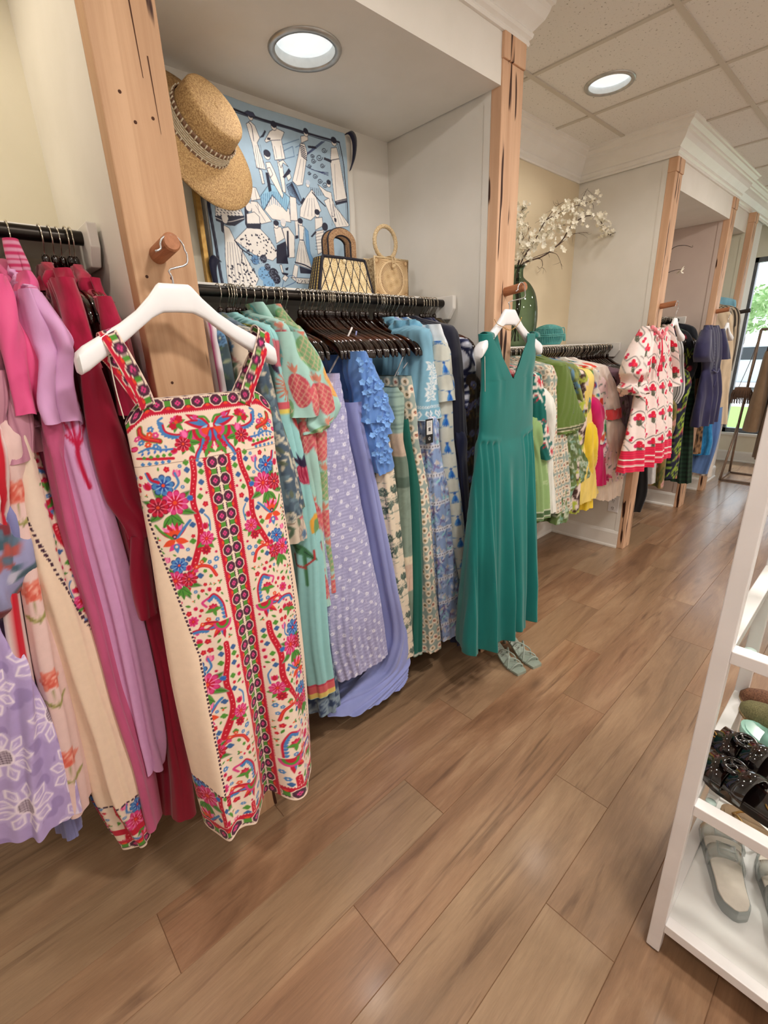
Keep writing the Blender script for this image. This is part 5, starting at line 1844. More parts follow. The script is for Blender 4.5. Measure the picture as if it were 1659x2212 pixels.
FL = [(46, .001, .012, 0, 1.2), (95, .0005, .005, 3, 1.4)]
SOFT = [(40, .002, .018, 0, 1.0), (88, .001, .007, 3, 1.2)]
STIFF = [(30, .001, .006, 0, 1.0)]
A1 = dict(ymax=.362, zneck=1.70, group='clothes on the rod left of the broad post')
A2 = dict(ymax=1.700, zneck=1.605, group='clothes on the rod below the straw bags')
A3 = dict(ymax=3.480, zneck=1.36, group='clothes on the rod below the green vase')
A4 = dict(ymax=4.775, zneck=1.57, group='clothes on the rod behind the berry-print dress')
A5 = dict(ymax=5.495, zneck=1.65, group='clothes in the alcove by the window')

# ---- first alcove, nearest first
rod_garment('lace_dress', 'lavender lace dress with big white-outlined daisies and a scalloped hem', 'dress', [(1000, -190, -60), (1380, -90, 40), (1450, -85, 92), (1560, -75, 146), (1680, -60, 196), (1785, -45, 222)],
            mat=PRINT, paint=lambda U, V: T_LAV.sample(U / 1.1, V / 1.45), folds=[(44, .002, .022, 0, 1.0), (80, .0, .008, 3, 1.2)], M=420, seed=1, dens=230, hem=.014, **A1)
rod_garment('balloon_sleeve_blouse', 'blouse with a round balloon sleeve printed with dark red flowers on periwinkle', 'blouse', [(760, -140, -60), (1000, -90, -20), (1180, -60, 0), (1300, -50, 4)], mat=PRINT, paint=tile(T_BALL), folds=FL, M=60, seed=2,
            parts=[dict(name='balloon_sleeve', crease=0.005, rows=[(1120, -60, 4), (1150, -60, 42), (1190, -64, 66), (1240, -62, 72), (1290, -50, 52), (1330, -40, 20), (1345, -36, 2)], hx=.06, xe=.0, M=50, N=90, folds=[(120, .004, .008, 1, 1.0)], n=2.0)], **A1)
rod_garment('striped_dress', 'red and white striped dress showing as a narrow slip beside the pink rose dress', 'dress', [(900, -60, 10), (1200, 0, 36), (1330, 15, 55), (1480, 40, 82), (1600, 70, 100)], mat=PRINT, paint=striped((196, 28, 48), (226, 206, 204), .026), folds=STIFF, M=80, seed=3, **A1)
rod_garment('rose_print_dress', 'pale pink dress printed with coral roses and green leaves', 'dress', [(900, -20, 42), (1100, 8, 70), (1290, 36, 100), (1440, 58, 136), (1560, 88, 166), (1700, 118, 196), (1752, 130, 204)], mat=PRINT, paint=tile(T_ROSE, .06, 0, .85), folds=FL, M=260, seed=4, dens=90, **A1)
rod_garment('rib_knit_top', 'mauve ribbed knit top with flared cuffs', 'top', [(700, -40, 8), (800, -30, 24), (900, -20, 38), (1000, -8, 52)], mat=PRINT, paint=striped((196, 140, 160), (166, 110, 132), .006, .7), folds=FL, M=60, seed=5, hx=.19,
            parts=[dict(name='flared_cuff', crease=0.009, rows=[(800, -36, 22), (860, -30, 32), (910, -30, 44), (938, -34, 52)], hx=.045, N=130, M=30), dict(name='flared_cuff', crease=0.009, rows=[(800, 12, 46), (880, 24, 72), (940, 34, 96), (990, 44, 104)], hx=.045, xe=-.02, N=130, M=40)], **A1)
rod_garment('satin_blouse', 'hot pink satin blouse with a flared sleeve hanging over the mauve knit top', 'blouse', [(600, -20, 8), (680, -10, 28), (780, 0, 48), (860, 10, 60)], mat=cloth('hot_pink_satin', (224, 84, 140), (232, 96, 150), rough=.45, sheen=.2, scale=10, bump=.05), folds=SOFT, M=50, seed=6,
            parts=[dict(name='flared_sleeve', crease=0.009, rows=[(592, -24, 12), (640, -20, 34), (700, -16, 54), (770, -10, 84), (830, 4, 108), (872, 22, 120)], hx=.05, xe=-.002, M=50, N=90, folds=[(70, .0, .020, 1, 1.0), (150, 0, .006, 2, 1.0)], hem=.022)], **A1)
rw1 = [(905, 4, 56), (1000, 12, 88), (1100, 24, 118), (1200, 42, 150), (1330, 84, 196), (1450, 120, 236), (1590, 168, 276), (1720, 206, 312), (1822, 262, 334)]
T_TWIN = hero_paint(1.14, .10)


def twin_paint(U, V):
    # same design as the display dress: floral panel towards the back, plain gore towards the room, flowered hem
    L_ = V.max() - .004
    c = HERO.sample(np.abs(U * .9) + .02, V)
    g = (U < -.07 + .20 * np.clip(V - .30, 0, .6)) & (V > .26)
    c[g] = lin(GORE)
    edge = -.07 + .20 * np.clip(V - .30, 0, .6)
    d = (np.abs(U - edge) < .0032) & (V > .22) & (np.mod(V, .0125) < .0085)
    c[d] = lin((70, 40, 60))
    hv = L_ - V
    m = hv < .165
    c[m] = HERO.sample(np.mod(U[m] + .045, .15) + .055, .16 + .16 - hv[m])
    e = (np.abs(hv - .165) < .0025) & (np.mod(U, .0125) < .0085); c[e] = lin((70, 40, 60))
    e = (hv < .075) & (hv > .055); c[e] = lin(RED)
    b2 = hv < .034; c[b2] = BAND_SAMPLE(np.clip(hv[b2], 0, .0339), U[b2])
    return c


rod_garment('sun_dress', 'second cream dress with the embroidered-look print, plain side gore facing the room', 'dress', rw1, mat=PRINT, paint=twin_paint, folds=[(30, .001, .008, 0, 1.0)], M=520, seed=7, dens=170, **A1)
rod_garment('rose_pink_dress', 'plain dusty rose dress hanging between the printed cream dress and the lilac dress', 'dress', [(840, 78, 124), (1000, 96, 152), (1200, 140, 194), (1330, 180, 230), (1500, 226, 272), (1650, 276, 326), (1790, 308, 350)],
            mat=cloth('dusty_rose', (186, 82, 124), rough=.6, sheen=.3), folds=FL, M=90, seed=8, **A1)
LILC = cloth('lilac_poplin', (210, 156, 204), (218, 166, 212), rough=.65, scale=18)
rod_garment('coral_print_dress', 'long lilac shirt dress with a red branching coral print and pink collar', 'dress', [(625, 52, 84), (700, 62, 120), (790, 78, 150), (880, 92, 172), (1000, 122, 208), (1150, 162, 250), (1320, 206, 294), (1480, 242, 332), (1600, 268, 352), (1668, 286, 350)],
            mat=PRINT, paint=coral_paint(), folds=SOFT, M=260, seed=9, dens=110, hem=.03,
            parts=[dict(name='cap_sleeve', crease=0.009, rows=[(622, 46, 84), (680, 58, 122), (742, 84, 172), (770, 92, 156), (820, 98, 150), (880, 106, 158), (932, 128, 166)], hx=.05, xe=.004, M=60, N=80, mat=LILC, paint=None, folds=[(80, .0, .012, 1, 1.0)], hem=.02),
                   dict(name='collar', crease=0.003, rows=[(584, 50, 68), (604, 48, 84), (628, 46, 90), (655, 46, 58)], hx=.06, xe=-.06, M=24, N=50, mat=cloth('pink_collar', (222, 96, 150)), paint=None),
                   dict(name='scarf_tie', rows=[(514, 24, 30), (540, 24, 46), (580, 30, 58), (600, 38, 58)], hx=.02, xe=-.14, M=24, N=40, paint=striped((206, 60, 110), (226, 160, 190), .012, .5, 'v'))], **A1)
CRIM = cloth('crimson_crinkle', (150, 6, 50), (176, 14, 66), rough=.6, sheen=.35, scale=70, bump=.6, bscale=160)
CRIM2 = cloth('crimson_crepe', (146, 4, 46), (158, 8, 52), rough=.55, sheen=.35, scale=20)
rod_garment('crimson_dress', 'long-sleeved crimson dress with a gathered sleeve and wide cuff, next to the lilac dress', 'dress', [(640, 140, 176), (780, 170, 215), (900, 196, 244), (1050, 232, 284), (1200, 268, 318), (1340, 302, 350), (1450, 326, 378), (1580, 346, 396), (1680, 358, 414), (1770, 364, 424)],
            mat=CRIM2, folds=FL, M=120, seed=10,
            parts=[dict(name='yoke', rows=[(598, 120, 166), (640, 136, 182), (700, 152, 200), (790, 182, 222)], hx=.055, xe=.004, M=30, N=60, mat=CRIM),
                   dict(name='sleeve', rows=[(788, 184, 222), (850, 192, 244), (920, 202, 264), (1000, 220, 288), (1080, 244, 312), (1140, 282, 322), (1160, 288, 322)], hx=.05, xe=.008, M=60, N=80, folds=[(140, .002, .006, 1, .6)]),
                   dict(name='cuff', rows=[(1158, 288, 322), (1240, 288, 334), (1330, 302, 344)], hx=.045, xe=.008, M=20, N=60),
                   dict(name='ruffled_collar', crease=0.009, rows=[(578, 118, 156), (600, 120, 160), (622, 124, 154)], hx=.07, xe=-.10, M=18, N=90, mat=CRIM, folds=[(180, .006, .006, 1, 1.0)])], **A1)
rod_garment('crimson_dress', 'second crimson dress with a crinkled yoke, against the white partition', 'dress', [(650, 210, 250), (760, 245, 292), (850, 270, 318), (1000, 300, 350), (1300, 360, 410), (1500, 390, 430)],
            mat=CRIM, folds=FL, M=90, seed=11, parts=[dict(name='ruffled_collar', crease=0.009, rows=[(598, 186, 214), (622, 188, 222), (648, 196, 222)], hx=.07, xe=-.10, M=18, N=90, mat=CRIM, folds=[(180, .006, .006, 1, 1.0)]),
                                                      dict(name='sleeve', rows=[(640, 214, 248), (720, 232, 286), (800, 254, 304), (900, 275, 330)], hx=.045, xe=.0, M=30, N=60)], **A1)
rod_garment('periwinkle_slip', 'grey-blue slip whose hem shows below the lavender lace dress', 'slip', [(1000, -30, 10), (1400, 46, 92), (1600, 88, 134), (1760, 126, 170), (1806, 136, 180)], mat=cloth('periwinkle', (122, 124, 172)), folds=STIFF, M=50, seed=12, xe=-.08, hx=.16, **A1)

# ---- second alcove
rod_garment('white_blouse', 'white blouse with magenta trim tucked behind the broad post', 'blouse', [(690, 436, 462), (760, 446, 472), (850, 458, 482), (1000, 480, 500)], mat=PRINT, paint=striped((226, 220, 226), (170, 30, 110), .05, .8), folds=FL, M=50, seed=20, **A2)
rod_garment('floral_blouse', 'dark teal blouse with blue liberty-style flowers, next to the broad post', 'blouse', [(716, 460, 484), (770, 464, 502), (850, 476, 512), (950, 490, 524)], mat=PRINT, paint=tile(T_LIB), folds=FL, M=100, seed=21, **A2)
rod_garment('floral_blouse', 'cream blouse with pink and blue flowers behind the right strap of the cream dress', 'blouse', [(718, 496, 526), (760, 502, 545), (840, 512, 556), (950, 530, 566)], mat=PRINT, paint=tile(T_PFL), folds=FL, M=100, seed=22, **A2)
rod_garment('botanical_blouse', 'navy and cream botanical blouse with a long sleeve and cream cuff beside the cream dress', 'blouse', [(716, 535, 562), (800, 545, 584), (900, 565, 606), (1000, 590, 634), (1100, 612, 655)], mat=PRINT, paint=tile(T_LEAFNV), folds=FL, M=130, seed=23,
            parts=[dict(name='sleeve', rows=[(880, 566, 600), (960, 584, 628), (1060, 602, 652), (1122, 614, 662)], hx=.04, xe=.0, N=80, M=80), dict(name='cuff', rows=[(1120, 612, 662), (1166, 622, 670)], hx=.04, xe=.002, N=70, M=20, paint=tile(T_PFL))], **A2)
rod_garment('sea_print_dress', 'long turquoise dress printed with cactus, fruit and leaf shapes and a red and yellow hem', 'dress', [(706, 560, 592), (800, 588, 616), (900, 602, 642), (1000, 622, 666), (1100, 638, 690), (1200, 650, 704), (1300, 656, 714), (1400, 664, 720), (1502, 678, 726)],
            mat=PRINT, paint=hemband(lambda U, V: T_SEA.sample(U + .13, V), 1.19, [(0, .022, (226, 198, 110)), (.022, .052, (214, 100, 104)), (.052, .064, (196, 66, 92))]), folds=STIFF, M=330, seed=24, dens=120, **A2)
rod_garment('scale_print_skirt', 'dark blue fish-scale print skirt peeping out under the turquoise dress', 'skirt', [(1250, 660, 706), (1400, 672, 726), (1538, 684, 736)], mat=PRINT, paint=tile(floral((52, 70, 104), [(.012, 3, (140, 160, 176), (60, 80, 110), (60, 80, 110), 60, None)], size=.16, seed=2)), folds=FL, M=70, seed=25, xe=-.05, hx=.18, shoulder=False, **A2)
for k, (rws, slv, lab) in enumerate([([(700, 598, 626), (760, 604, 642), (900, 640, 690), (1000, 652, 698), (1100, 676, 704), (1200, 692, 714), (1304, 706, 730)],
                                      [(716, 604, 640), (760, 612, 656), (820, 622, 686), (868, 634, 706), (902, 640, 700)], 'pineapple-print shirt dress in green, orange and red, sleeve in front'),
                                     ([(704, 626, 652), (800, 654, 694), (900, 676, 716), (1000, 690, 716), (1150, 700, 722), (1280, 712, 732)],
                                      [(716, 632, 666), (770, 646, 698), (830, 664, 726), (882, 680, 750), (915, 676, 734), (938, 676, 702)], 'pineapple-print shirt dress in green and teal just behind the matching one')]):
    rod_garment('pineapple_print_dress', lab, 'dress', rws, mat=PRINT, paint=tile(T_PINE, .05 * k), folds=SOFT, M=190, seed=26 + k, dens=90,
                parts=[dict(name='sleeve', rows=slv, hx=.055, xe=.004, N=110, M=100, folds=[(70, .0, .012, 1, 1.0)]), dict(name='collar', crease=0.003, rows=[(652 + 4 * k, 556 + 38 * k, 572 + 38 * k), (676 + 4 * k, 566 + 38 * k, 592 + 36 * k), (706, 588 + 34 * k, 618 + 30 * k)], hx=.045, xe=-.14, N=50, M=30)], **A2)
rod_garment('slip_dress', 'long plain lavender slip dress with thin straps, its hem flaring over the floor', 'dress', [(868, 752, 786), (900, 758, 786), (1000, 780, 806), (1100, 798, 826), (1250, 824, 856), (1380, 842, 880), (1440, 826, 886), (1506, 742, 890)],
            mat=cloth('lavender_crepe', (136, 144, 202), (144, 152, 208), rough=.6, sheen=.3, scale=14), folds=[(44, .001, .024, 0, 1.8), (90, .0, .008, 3, 1.4)], M=160, seed=29, dens=110, shoulder=False, hem=.008,
            straps=[(-.12, rod_y([720], 1.55)[0], 1.55, at((750, 870), X=-.12)[1], 1.36, .005), (-.38, rod_y([720], 1.55)[0], 1.55, at((752, 870), X=-.12)[1], 1.37, .005)], **A2)
rod_garment('eyelet_dress', 'lavender eyelet dress embroidered with small white flowers and a V-shaped strap top', 'dress', [(806, 716, 734), (840, 704, 744), (880, 690, 754), (950, 682, 766), (1100, 678, 796), (1250, 688, 824), (1380, 704, 846), (1440, 716, 848)],
            mat=PRINT, paint=tile(T_EYE, sc=.6), folds=[(40, .001, .016, 0, 1.2), (75, 0, .006, 2, 1.0)], M=380, seed=28, dens=190, shoulder=False, hem=.01,
            straps=[(-.10, rod_y([703], 1.55)[0], 1.56, at((727, 806), X=-.06)[1], 1.42, .006)], **A2)
FLB = cloth('cornflower_organza', (88, 132, 204), (104, 148, 216), rough=.6, sheen=.3, scale=30)
g_ = rod_garment('applique_blouse', 'cornflower blue blouse with tiered sleeves covered in small fabric flowers', 'blouse', [(764, 770, 796), (820, 782, 826), (900, 796, 842), (960, 800, 846), (1012, 812, 848)], mat=FLB, folds=SOFT, M=70, seed=31, shoulder=False,
                 parts=[dict(name='sleeve_tier', rows=[(758, 776, 798), (800, 778, 818), (850, 790, 838), (905, 792, 854)], hx=.055, xe=.006, N=90, M=40, folds=[(110, .0, .010, 1, 1.0)], hem=.012),
                        dict(name='sleeve_tier', rows=[(880, 804, 842), (915, 800, 850), (936, 806, 850)], hx=.05, xe=.0, N=80, M=24, folds=[(120, .0, .010, 1, 1.0)], hem=.012),
                        dict(name='sleeve_tier', rows=[(925, 806, 838), (970, 806, 846), (1012, 814, 854), (1018, 816, 853)], hx=.05, xe=.0, N=80, M=30, folds=[(120, .0, .010, 1, 1.0)], hem=.01)], **A2)
r6 = np.random.RandomState(2); b = MB()
for k in range(75):
    f = r6.rand(); y_ = 775 + f * 235
    xl_ = np.interp(y_, [775, 850, 905, 950, 1015], [774, 786, 792, 802, 814]); xr_ = np.interp(y_, [775, 850, 905, 925, 950, 1015], [802, 834, 850, 842, 842, 850])
    c = at((xl_ + (xr_ - xl_) * r6.rand(), y_), X=r6.uniform(.004, .016))
    d = ray((xl_, y_)); d /= np.linalg.norm(d); nrm = -d * .6 + np.array([.5, -.4, .2]) + r6.normal(size=3) * .2; nrm /= np.linalg.norm(nrm)
    u = np.cross(nrm, (0, 0, 1)); u /= np.linalg.norm(u); w_ = np.cross(nrm, u)
    rad = r6.uniform(.008, .012)
    for q in range(5):
        a = q * 2 * pi / 5 + k
        e = u * cos(a) + w_ * sin(a); s_ = -u * sin(a) + w_ * cos(a)
        b.add([c, c + e * rad * .6 + s_ * rad * .45 + nrm * .003, c + e * rad + nrm * .004, c + e * rad * .6 - s_ * rad * .45 + nrm * .003], [(0, 1, 2, 3)])
fl_ = b.build('fabric_flower', cloth('applique_light_blue', (122, 168, 228)), g_); fl_['kind'] = 'stuff'
rod_garment('toile_dress', 'cream dress with dark green toile landscape print', 'dress', [(900, 796, 838), (1020, 812, 856), (1100, 822, 868), (1200, 834, 874), (1300, 846, 886), (1422, 862, 898)], mat=PRINT, paint=tile(T_TOILE, sc=.72), folds=FL, M=300, seed=32, dens=100, shoulder=False, **A2)
rod_garment('scenic_camisole_dress', 'pale green camisole dress with a landscape panel and thin straps', 'dress', [(836, 846, 858), (852, 842, 876), (900, 848, 878), (950, 852, 876), (1000, 862, 886), (1100, 868, 894), (1250, 876, 897), (1398, 884, 897)], mat=PRINT,
            paint=lambda U, V: np.select([((V < .16) & (np.mod(V, .016) < .004))[:, None], (V < .16)[:, None], (V < .25)[:, None], (V < .33)[:, None], (V < .37)[:, None], (V < .66)[:, None], (V < .70)[:, None], (V < .82)[:, None]],
                                         [lin((116, 142, 134)), lin((146, 172, 162)), lin((196, 176, 158)), lin((110, 128, 116)), lin((84, 104, 94)), lin((128, 146, 134)), lin((214, 200, 176)), lin((202, 176, 158))], lin((120, 136, 122))) * (.88 + .2 * T_TOILE.sample(U, V)[:, :1]),
            folds=FL, M=160, seed=33, shoulder=False, straps=[(-.12, rod_y([846], 1.55)[0], 1.57, at((852, 842), X=-.10)[1], 1.36, .004), (-.14, rod_y([852], 1.55)[0], 1.57, at((866, 850), X=-.10)[1], 1.355, .004)], **A2)
rod_garment('slip_dress', 'dark teal green slip dress with a white lace-edged hem', 'dress', [(905, 866, 884), (950, 874, 889), (1050, 882, 910), (1150, 888, 914), (1250, 892, 915), (1412, 895, 915)], mat=PRINT,
            paint=hemband(lambda U, V: np.tile(lin((18, 92, 82)), (len(U), 1)), 1.19, [(0, .012, (206, 206, 196))]), folds=FL, M=120, seed=34, shoulder=False, hx=.20, straps=[(-.10, rod_y([866], 1.55)[0], 1.57, at((876, 905), X=-.08)[1], 1.33, .012)], **A2)
rod_garment('dot_print_dress', 'sage dress with rows of cream discs and red piping, long version', 'dress', [(812, 868, 890), (850, 872, 898), (885, 878, 903), (950, 884, 905), (1000, 890, 920), (1050, 897, 930), (1200, 908, 941), (1300, 913, 946), (1406, 917, 956)], mat=PRINT, paint=tile(T_DOT), folds=STIFF, M=330, seed=35, dens=110,
            straps=[(-.10, rod_y([872], 1.55)[0], 1.56, at((880, 815), X=-.08)[1], 1.42, .004)], shoulder=False, **A2)
LBL = cloth('pale_blue_linen', (112, 166, 194))
rod_garment('lace_blouse', 'light blue blouse with white openwork embroidery and scalloped edge, black tag below it', 'blouse', [(712, 902, 934), (760, 908, 944), (820, 908, 954), (880, 906, 960), (903, 905, 966)], mat=PRINT,
            paint=lambda U, V: T_ARAB.sample(U + .10, np.clip(.199 - (V.max() - V) * .92, 0.001, .199)), folds=STIFF, M=150, seed=36, dens=110, hem=.004,
            parts=[dict(name='ruffled_collar', crease=0.009, rows=[(690, 886, 908), (704, 886, 930), (722, 892, 944), (742, 906, 938)], hx=.09, xe=-.08, M=26, N=110, mat=LBL, paint=None, folds=[(130, .008, .010, 1, 1.0)]),
                   dict(name='lace_frill', rows=[(700, 936, 954), (722, 940, 966), (742, 948, 974), (760, 950, 962)], hx=.05, xe=-.03, M=22, N=90, mat=cloth('lace_white', (214, 222, 230)), paint=None, folds=[(150, .006, .010, 1, 1.0)])], **A2)
TAGP = (at((927, 905), X=.0), at((928, 955), X=.0))
t_ = thing('price_tag', 'black swing tag with a white barcode label hanging below the light blue lace blouse', 'tag', TAGP[1])
q0, q1 = TAGP
w_ = .020
MB().box((-.001, q0[1] - w_, q1[2] - .004), (.0015, q0[1] + w_, q0[2])).build('card', pmat('tag_black_card', (22, 22, 24), rough=.5), t_, bevel=.0008)
hh = q0[2] - q1[2]
lb = MB().box((.0015, q0[1] - w_ * .78, q1[2] + hh * .34), (.0021, q0[1] + w_ * .78, q0[2] - hh * .07)); lb.build('paper_label', pmat('tag_paper', (214, 214, 212), rough=.6), t_)
b = MB(); rb = np.random.RandomState(4)
for k in range(11):
    yy = q0[1] - .006 + k * .0011; b.box((.0021, yy, q1[2] + hh * .48), (.0024, yy + .0003 + .0005 * rb.rand(), q1[2] + hh * .64))
for k in range(4):
    b.box((.0021, q0[1] - .012 + .001 * (k % 2), q1[2] + hh * (.70 + .05 * k)), (.0024, q0[1] + .006 + .002 * (k % 3), q1[2] + hh * (.712 + .05 * k)))
b.build('barcode', pmat('tag_ink', (40, 40, 44), rough=.6), t_)
b = MB(); c0 = np.array([.0016, q0[1], q1[2] + hh * .16])
b.tube([c0 + np.array([0, .006 * cos(a), .006 * sin(a)]) for a in np.linspace(0, 2 * pi, 17)], .0007, 5, cap=False).tube([c0 + np.array([0, .0028 * cos(a), .0028 * sin(a)]) for a in np.linspace(.6, 5.2, 12)], .0007, 5)
b.build('emblem', pmat('tag_white_ink', (220, 220, 220), rough=.6), t_)
MB().tube([(0, q0[1], q0[2] - .002), (0, q0[1] + .002, q0[2] + .03)], .0006, 5).build('string', pmat('tag_string', (40, 40, 42), rough=.8), t_)
rod_garment('lace_dress', 'blue and white lace dress with eyelet bands and a scalloped hem', 'dress', [(900, 910, 946), (960, 920, 954), (1050, 928, 969), (1200, 938, 986), (1300, 946, 999), (1372, 954, 1003)], mat=PRINT, paint=tile(T_LBLUE), folds=FL, M=260, seed=37, dens=100, hem=.012, **A2)
rod_garment('tassel_print_dress', 'white dress printed with blue tassels, short sleeve and long skirt', 'dress', [(740, 940, 964), (860, 950, 978), (950, 956, 980), (1050, 966, 996), (1200, 984, 1010), (1292, 998, 1014)], mat=PRINT, paint=tile(T_TAS), folds=FL, M=220, seed=38, dens=90,
            parts=[dict(name='short_sleeve', rows=[(736, 944, 964), (770, 948, 976), (820, 955, 988), (868, 960, 993)], hx=.05, xe=.0, N=90, M=60)], **A2)
rod_garment('navy_jacket', 'dark navy long waistcoat with a smooth collar', 'waistcoat', [(705, 956, 984), (760, 966, 1000), (850, 976, 1006), (940, 982, 1012)], mat=cloth('navy_wool', (24, 26, 44), rough=.7), folds=STIFF, M=60, seed=39, **A2)
rod_garment('pleated_skirt', 'long dark navy pleated skirt reaching almost to the floor', 'skirt', [(930, 980, 1006), (1000, 986, 1014), (1200, 1000, 1024), (1384, 984, 1014)], mat=cloth('navy_pleat', (20, 26, 56), rough=.6), folds=[(160, .004, .008, 1, 1.0)], M=70, seed=40, hem=.01, **A2)
rod_garment('striped_blouse', 'white blouse with bold navy stripes near the white partition', 'blouse', [(734, 994, 1014), (770, 998, 1028), (800, 1002, 1033), (836, 1002, 1018), (880, 1002, 1012)], mat=PRINT, paint=tile(swirl([(214, 218, 234), (28, 32, 66), (30, 36, 72)], t=.014, seed=6)), folds=FL, M=80, seed=41, **A2)
rod_garment('dark_floral_dress', 'long dark brown dress with grey-blue flowers, last on the rod before the teal dress', 'dress', [(806, 1006, 1030), (900, 1010, 1042), (1000, 1012, 1046), (1100, 1010, 1046), (1260, 1010, 1040)], mat=PRINT, paint=tile(T_DKFL), folds=SOFT, M=180, seed=42, dens=80, **A2)

# ---- third alcove
lo = dict(dens=44)
rod_garment('floral_kimono', 'teal wrap top with large red and white flowers beside the teal dress', 'top', [(806, 1144, 1166), (850, 1146, 1180), (900, 1148, 1187), (950, 1152, 1192), (992, 1158, 1198)], mat=PRINT, paint=tile(T_REDTEAL), folds=FL, M=120, seed=50, parts=[dict(name='sleeve', rows=[(812, 1150, 1170), (880, 1158, 1190), (950, 1166, 1198), (990, 1176, 1200)], hx=.05, xe=.0, N=60, M=50)], **A3, dens=60)
rod_garment('green_scarf_skirt', 'pale green ombre skirt with a dark patterned border', 'skirt', [(900, 1140, 1172), (1000, 1150, 1184), (1060, 1156, 1189), (1122, 1158, 1192)], mat=PRINT, paint=hemband(tile(floral((142, 176, 116), [(.02, 5, (176, 200, 150), (150, 180, 120), (190, 206, 160), 8, None)], seed=31)), .62, [(0, .05, (74, 104, 66)), (.05, .056, (206, 214, 190)), (.012, .018, (206, 214, 190))]), folds=FL, M=120, seed=51, **A3, **lo)
rod_garment('white_cotton_dress', 'plain white cotton dress in a narrow strip beside the green skirt', 'dress', [(840, 1160, 1180), (990, 1180, 1196), (1060, 1182, 1200), (1106, 1184, 1202)], mat=cloth('white_cotton', (222, 224, 218)), folds=FL, M=60, seed=52, **A3, **lo)
rod_garment('dot_print_dress', 'short sage dress with cream discs, scalloped front, under the green vase', 'dress', [(790, 1172, 1196), (850, 1180, 1206), (950, 1184, 1206), (1050, 1192, 1214), (1104, 1196, 1216)], mat=PRINT, paint=tile(T_DOT), folds=STIFF, M=130, seed=53, **A3, dens=56)
rod_garment('dot_print_dress', 'sage cream-disc dress hanging in front of the olive jacket', 'dress', [(796, 1190, 1208), (850, 1196, 1216), (900, 1198, 1222), (1000, 1202, 1232), (1080, 1206, 1238), (1106, 1206, 1239)], mat=PRINT, paint=tile(T_DOT, .02, .01), folds=STIFF, M=130, seed=54, **A3, dens=56)
rod_garment('leaf_print_dress', 'green and white leaf-print dress hanging low behind the olive jacket', 'dress', [(860, 1205, 1236), (950, 1220, 1254), (1000, 1226, 1276), (1030, 1234, 1286), (1060, 1216, 1240), (1128, 1200, 1226)], mat=PRINT, paint=tile(T_GREENLEAF), folds=SOFT, M=120, seed=55, **A3, **lo)
rod_garment('olive_jacket', 'olive green jacket with a wide sleeve and beaded cuff', 'jacket', [(784, 1196, 1222), (830, 1208, 1240), (900, 1214, 1250), (940, 1216, 1246)], mat=cloth('olive_green', (94, 116, 52)), folds=STIFF, M=60, seed=56,
            parts=[dict(name='sleeve', rows=[(790, 1206, 1228), (830, 1212, 1244), (880, 1216, 1258), (918, 1218, 1272), (936, 1220, 1256)], hx=.05, xe=.005, N=50, M=50, mat=PRINT, paint=hemband(lambda U, V: np.tile(lin((98, 122, 54)), (len(U), 1)), .335, [(.012, .036, (206, 200, 170)), (.018, .030, (74, 84, 50))]))], **A3, **lo)
rod_garment('stripe_blouse', 'green and blue check blouse next to the olive jacket', 'blouse', [(786, 1216, 1244), (830, 1238, 1268), (870, 1252, 1286), (894, 1250, 1276)], mat=PRINT, paint=tile(T_GSTR), folds=FL, M=60, seed=57, **A3, **lo)
rod_garment('swirl_print_dress', 'brown and cream swirl-print dress between the olive and yellow clothes', 'dress', [(800, 1240, 1262), (860, 1252, 1276), (1000, 1240, 1258), (1060, 1238, 1258), (1106, 1236, 1256)], mat=PRINT, paint=tile(T_SWIRL), folds=FL, M=90, seed=58, **A3, **lo)
rod_garment('yellow_shift', 'bright yellow shift dress showing just below the pale yellow dress', 'dress', [(900, 1252, 1270), (1070, 1258, 1280), (1098, 1258, 1284)], mat=cloth('bright_yellow', (228, 196, 50)), folds=STIFF, M=50, seed=59, xe=-.06, hx=.18, **A3, **lo)
rod_garment('yellow_lace_dress', 'pale yellow dress with scalloped cut-out embroidery at the hem', 'dress', [(800, 1252, 1278), (870, 1254, 1282), (950, 1256, 1286), (1020, 1252, 1292), (1076, 1250, 1298)], mat=cloth('pale_yellow', (232, 206, 110)), folds=FL, M=80, seed=60, hem=.012, **A3, **lo)
rod_garment('magenta_skirt', 'plain magenta skirt below the multicoloured blouse', 'skirt', [(860, 1272, 1290), (960, 1288, 1302), (1048, 1292, 1313)], mat=cloth('magenta', (200, 16, 100)), folds=STIFF, M=50, seed=61, **A3, **lo)
rod_garment('block_print_blouse', 'multicoloured block-print blouse in red, blue and green', 'blouse', [(790, 1270, 1290), (830, 1282, 1302), (880, 1284, 1312), (956, 1286, 1312)], mat=PRINT, paint=tile(T_MULTI), folds=FL, M=80, seed=62, **A3, **lo)
rod_garment('floral_day_dress', 'pale pink floral dress with a flower-print skirt above the cream ruffles', 'dress', [(800, 1286, 1308), (880, 1296, 1324), (930, 1304, 1332), (980, 1298, 1340), (1036, 1306, 1350)], mat=PRINT, paint=tile(T_PINKFL), folds=FL, M=110, seed=63, dens=56, **A3)
rod_garment('ruffled_skirt', 'cream skirt with ruffled tiers at its hem', 'skirt', [(900, 1308, 1338), (1000, 1312, 1350), (1030, 1312, 1362), (1062, 1316, 1362)], mat=cloth('cream_cotton', (218, 200, 184)), folds=[(120, .004, .014, 1, 1.0)], M=60, seed=64, hem=.014, **A3, **lo)
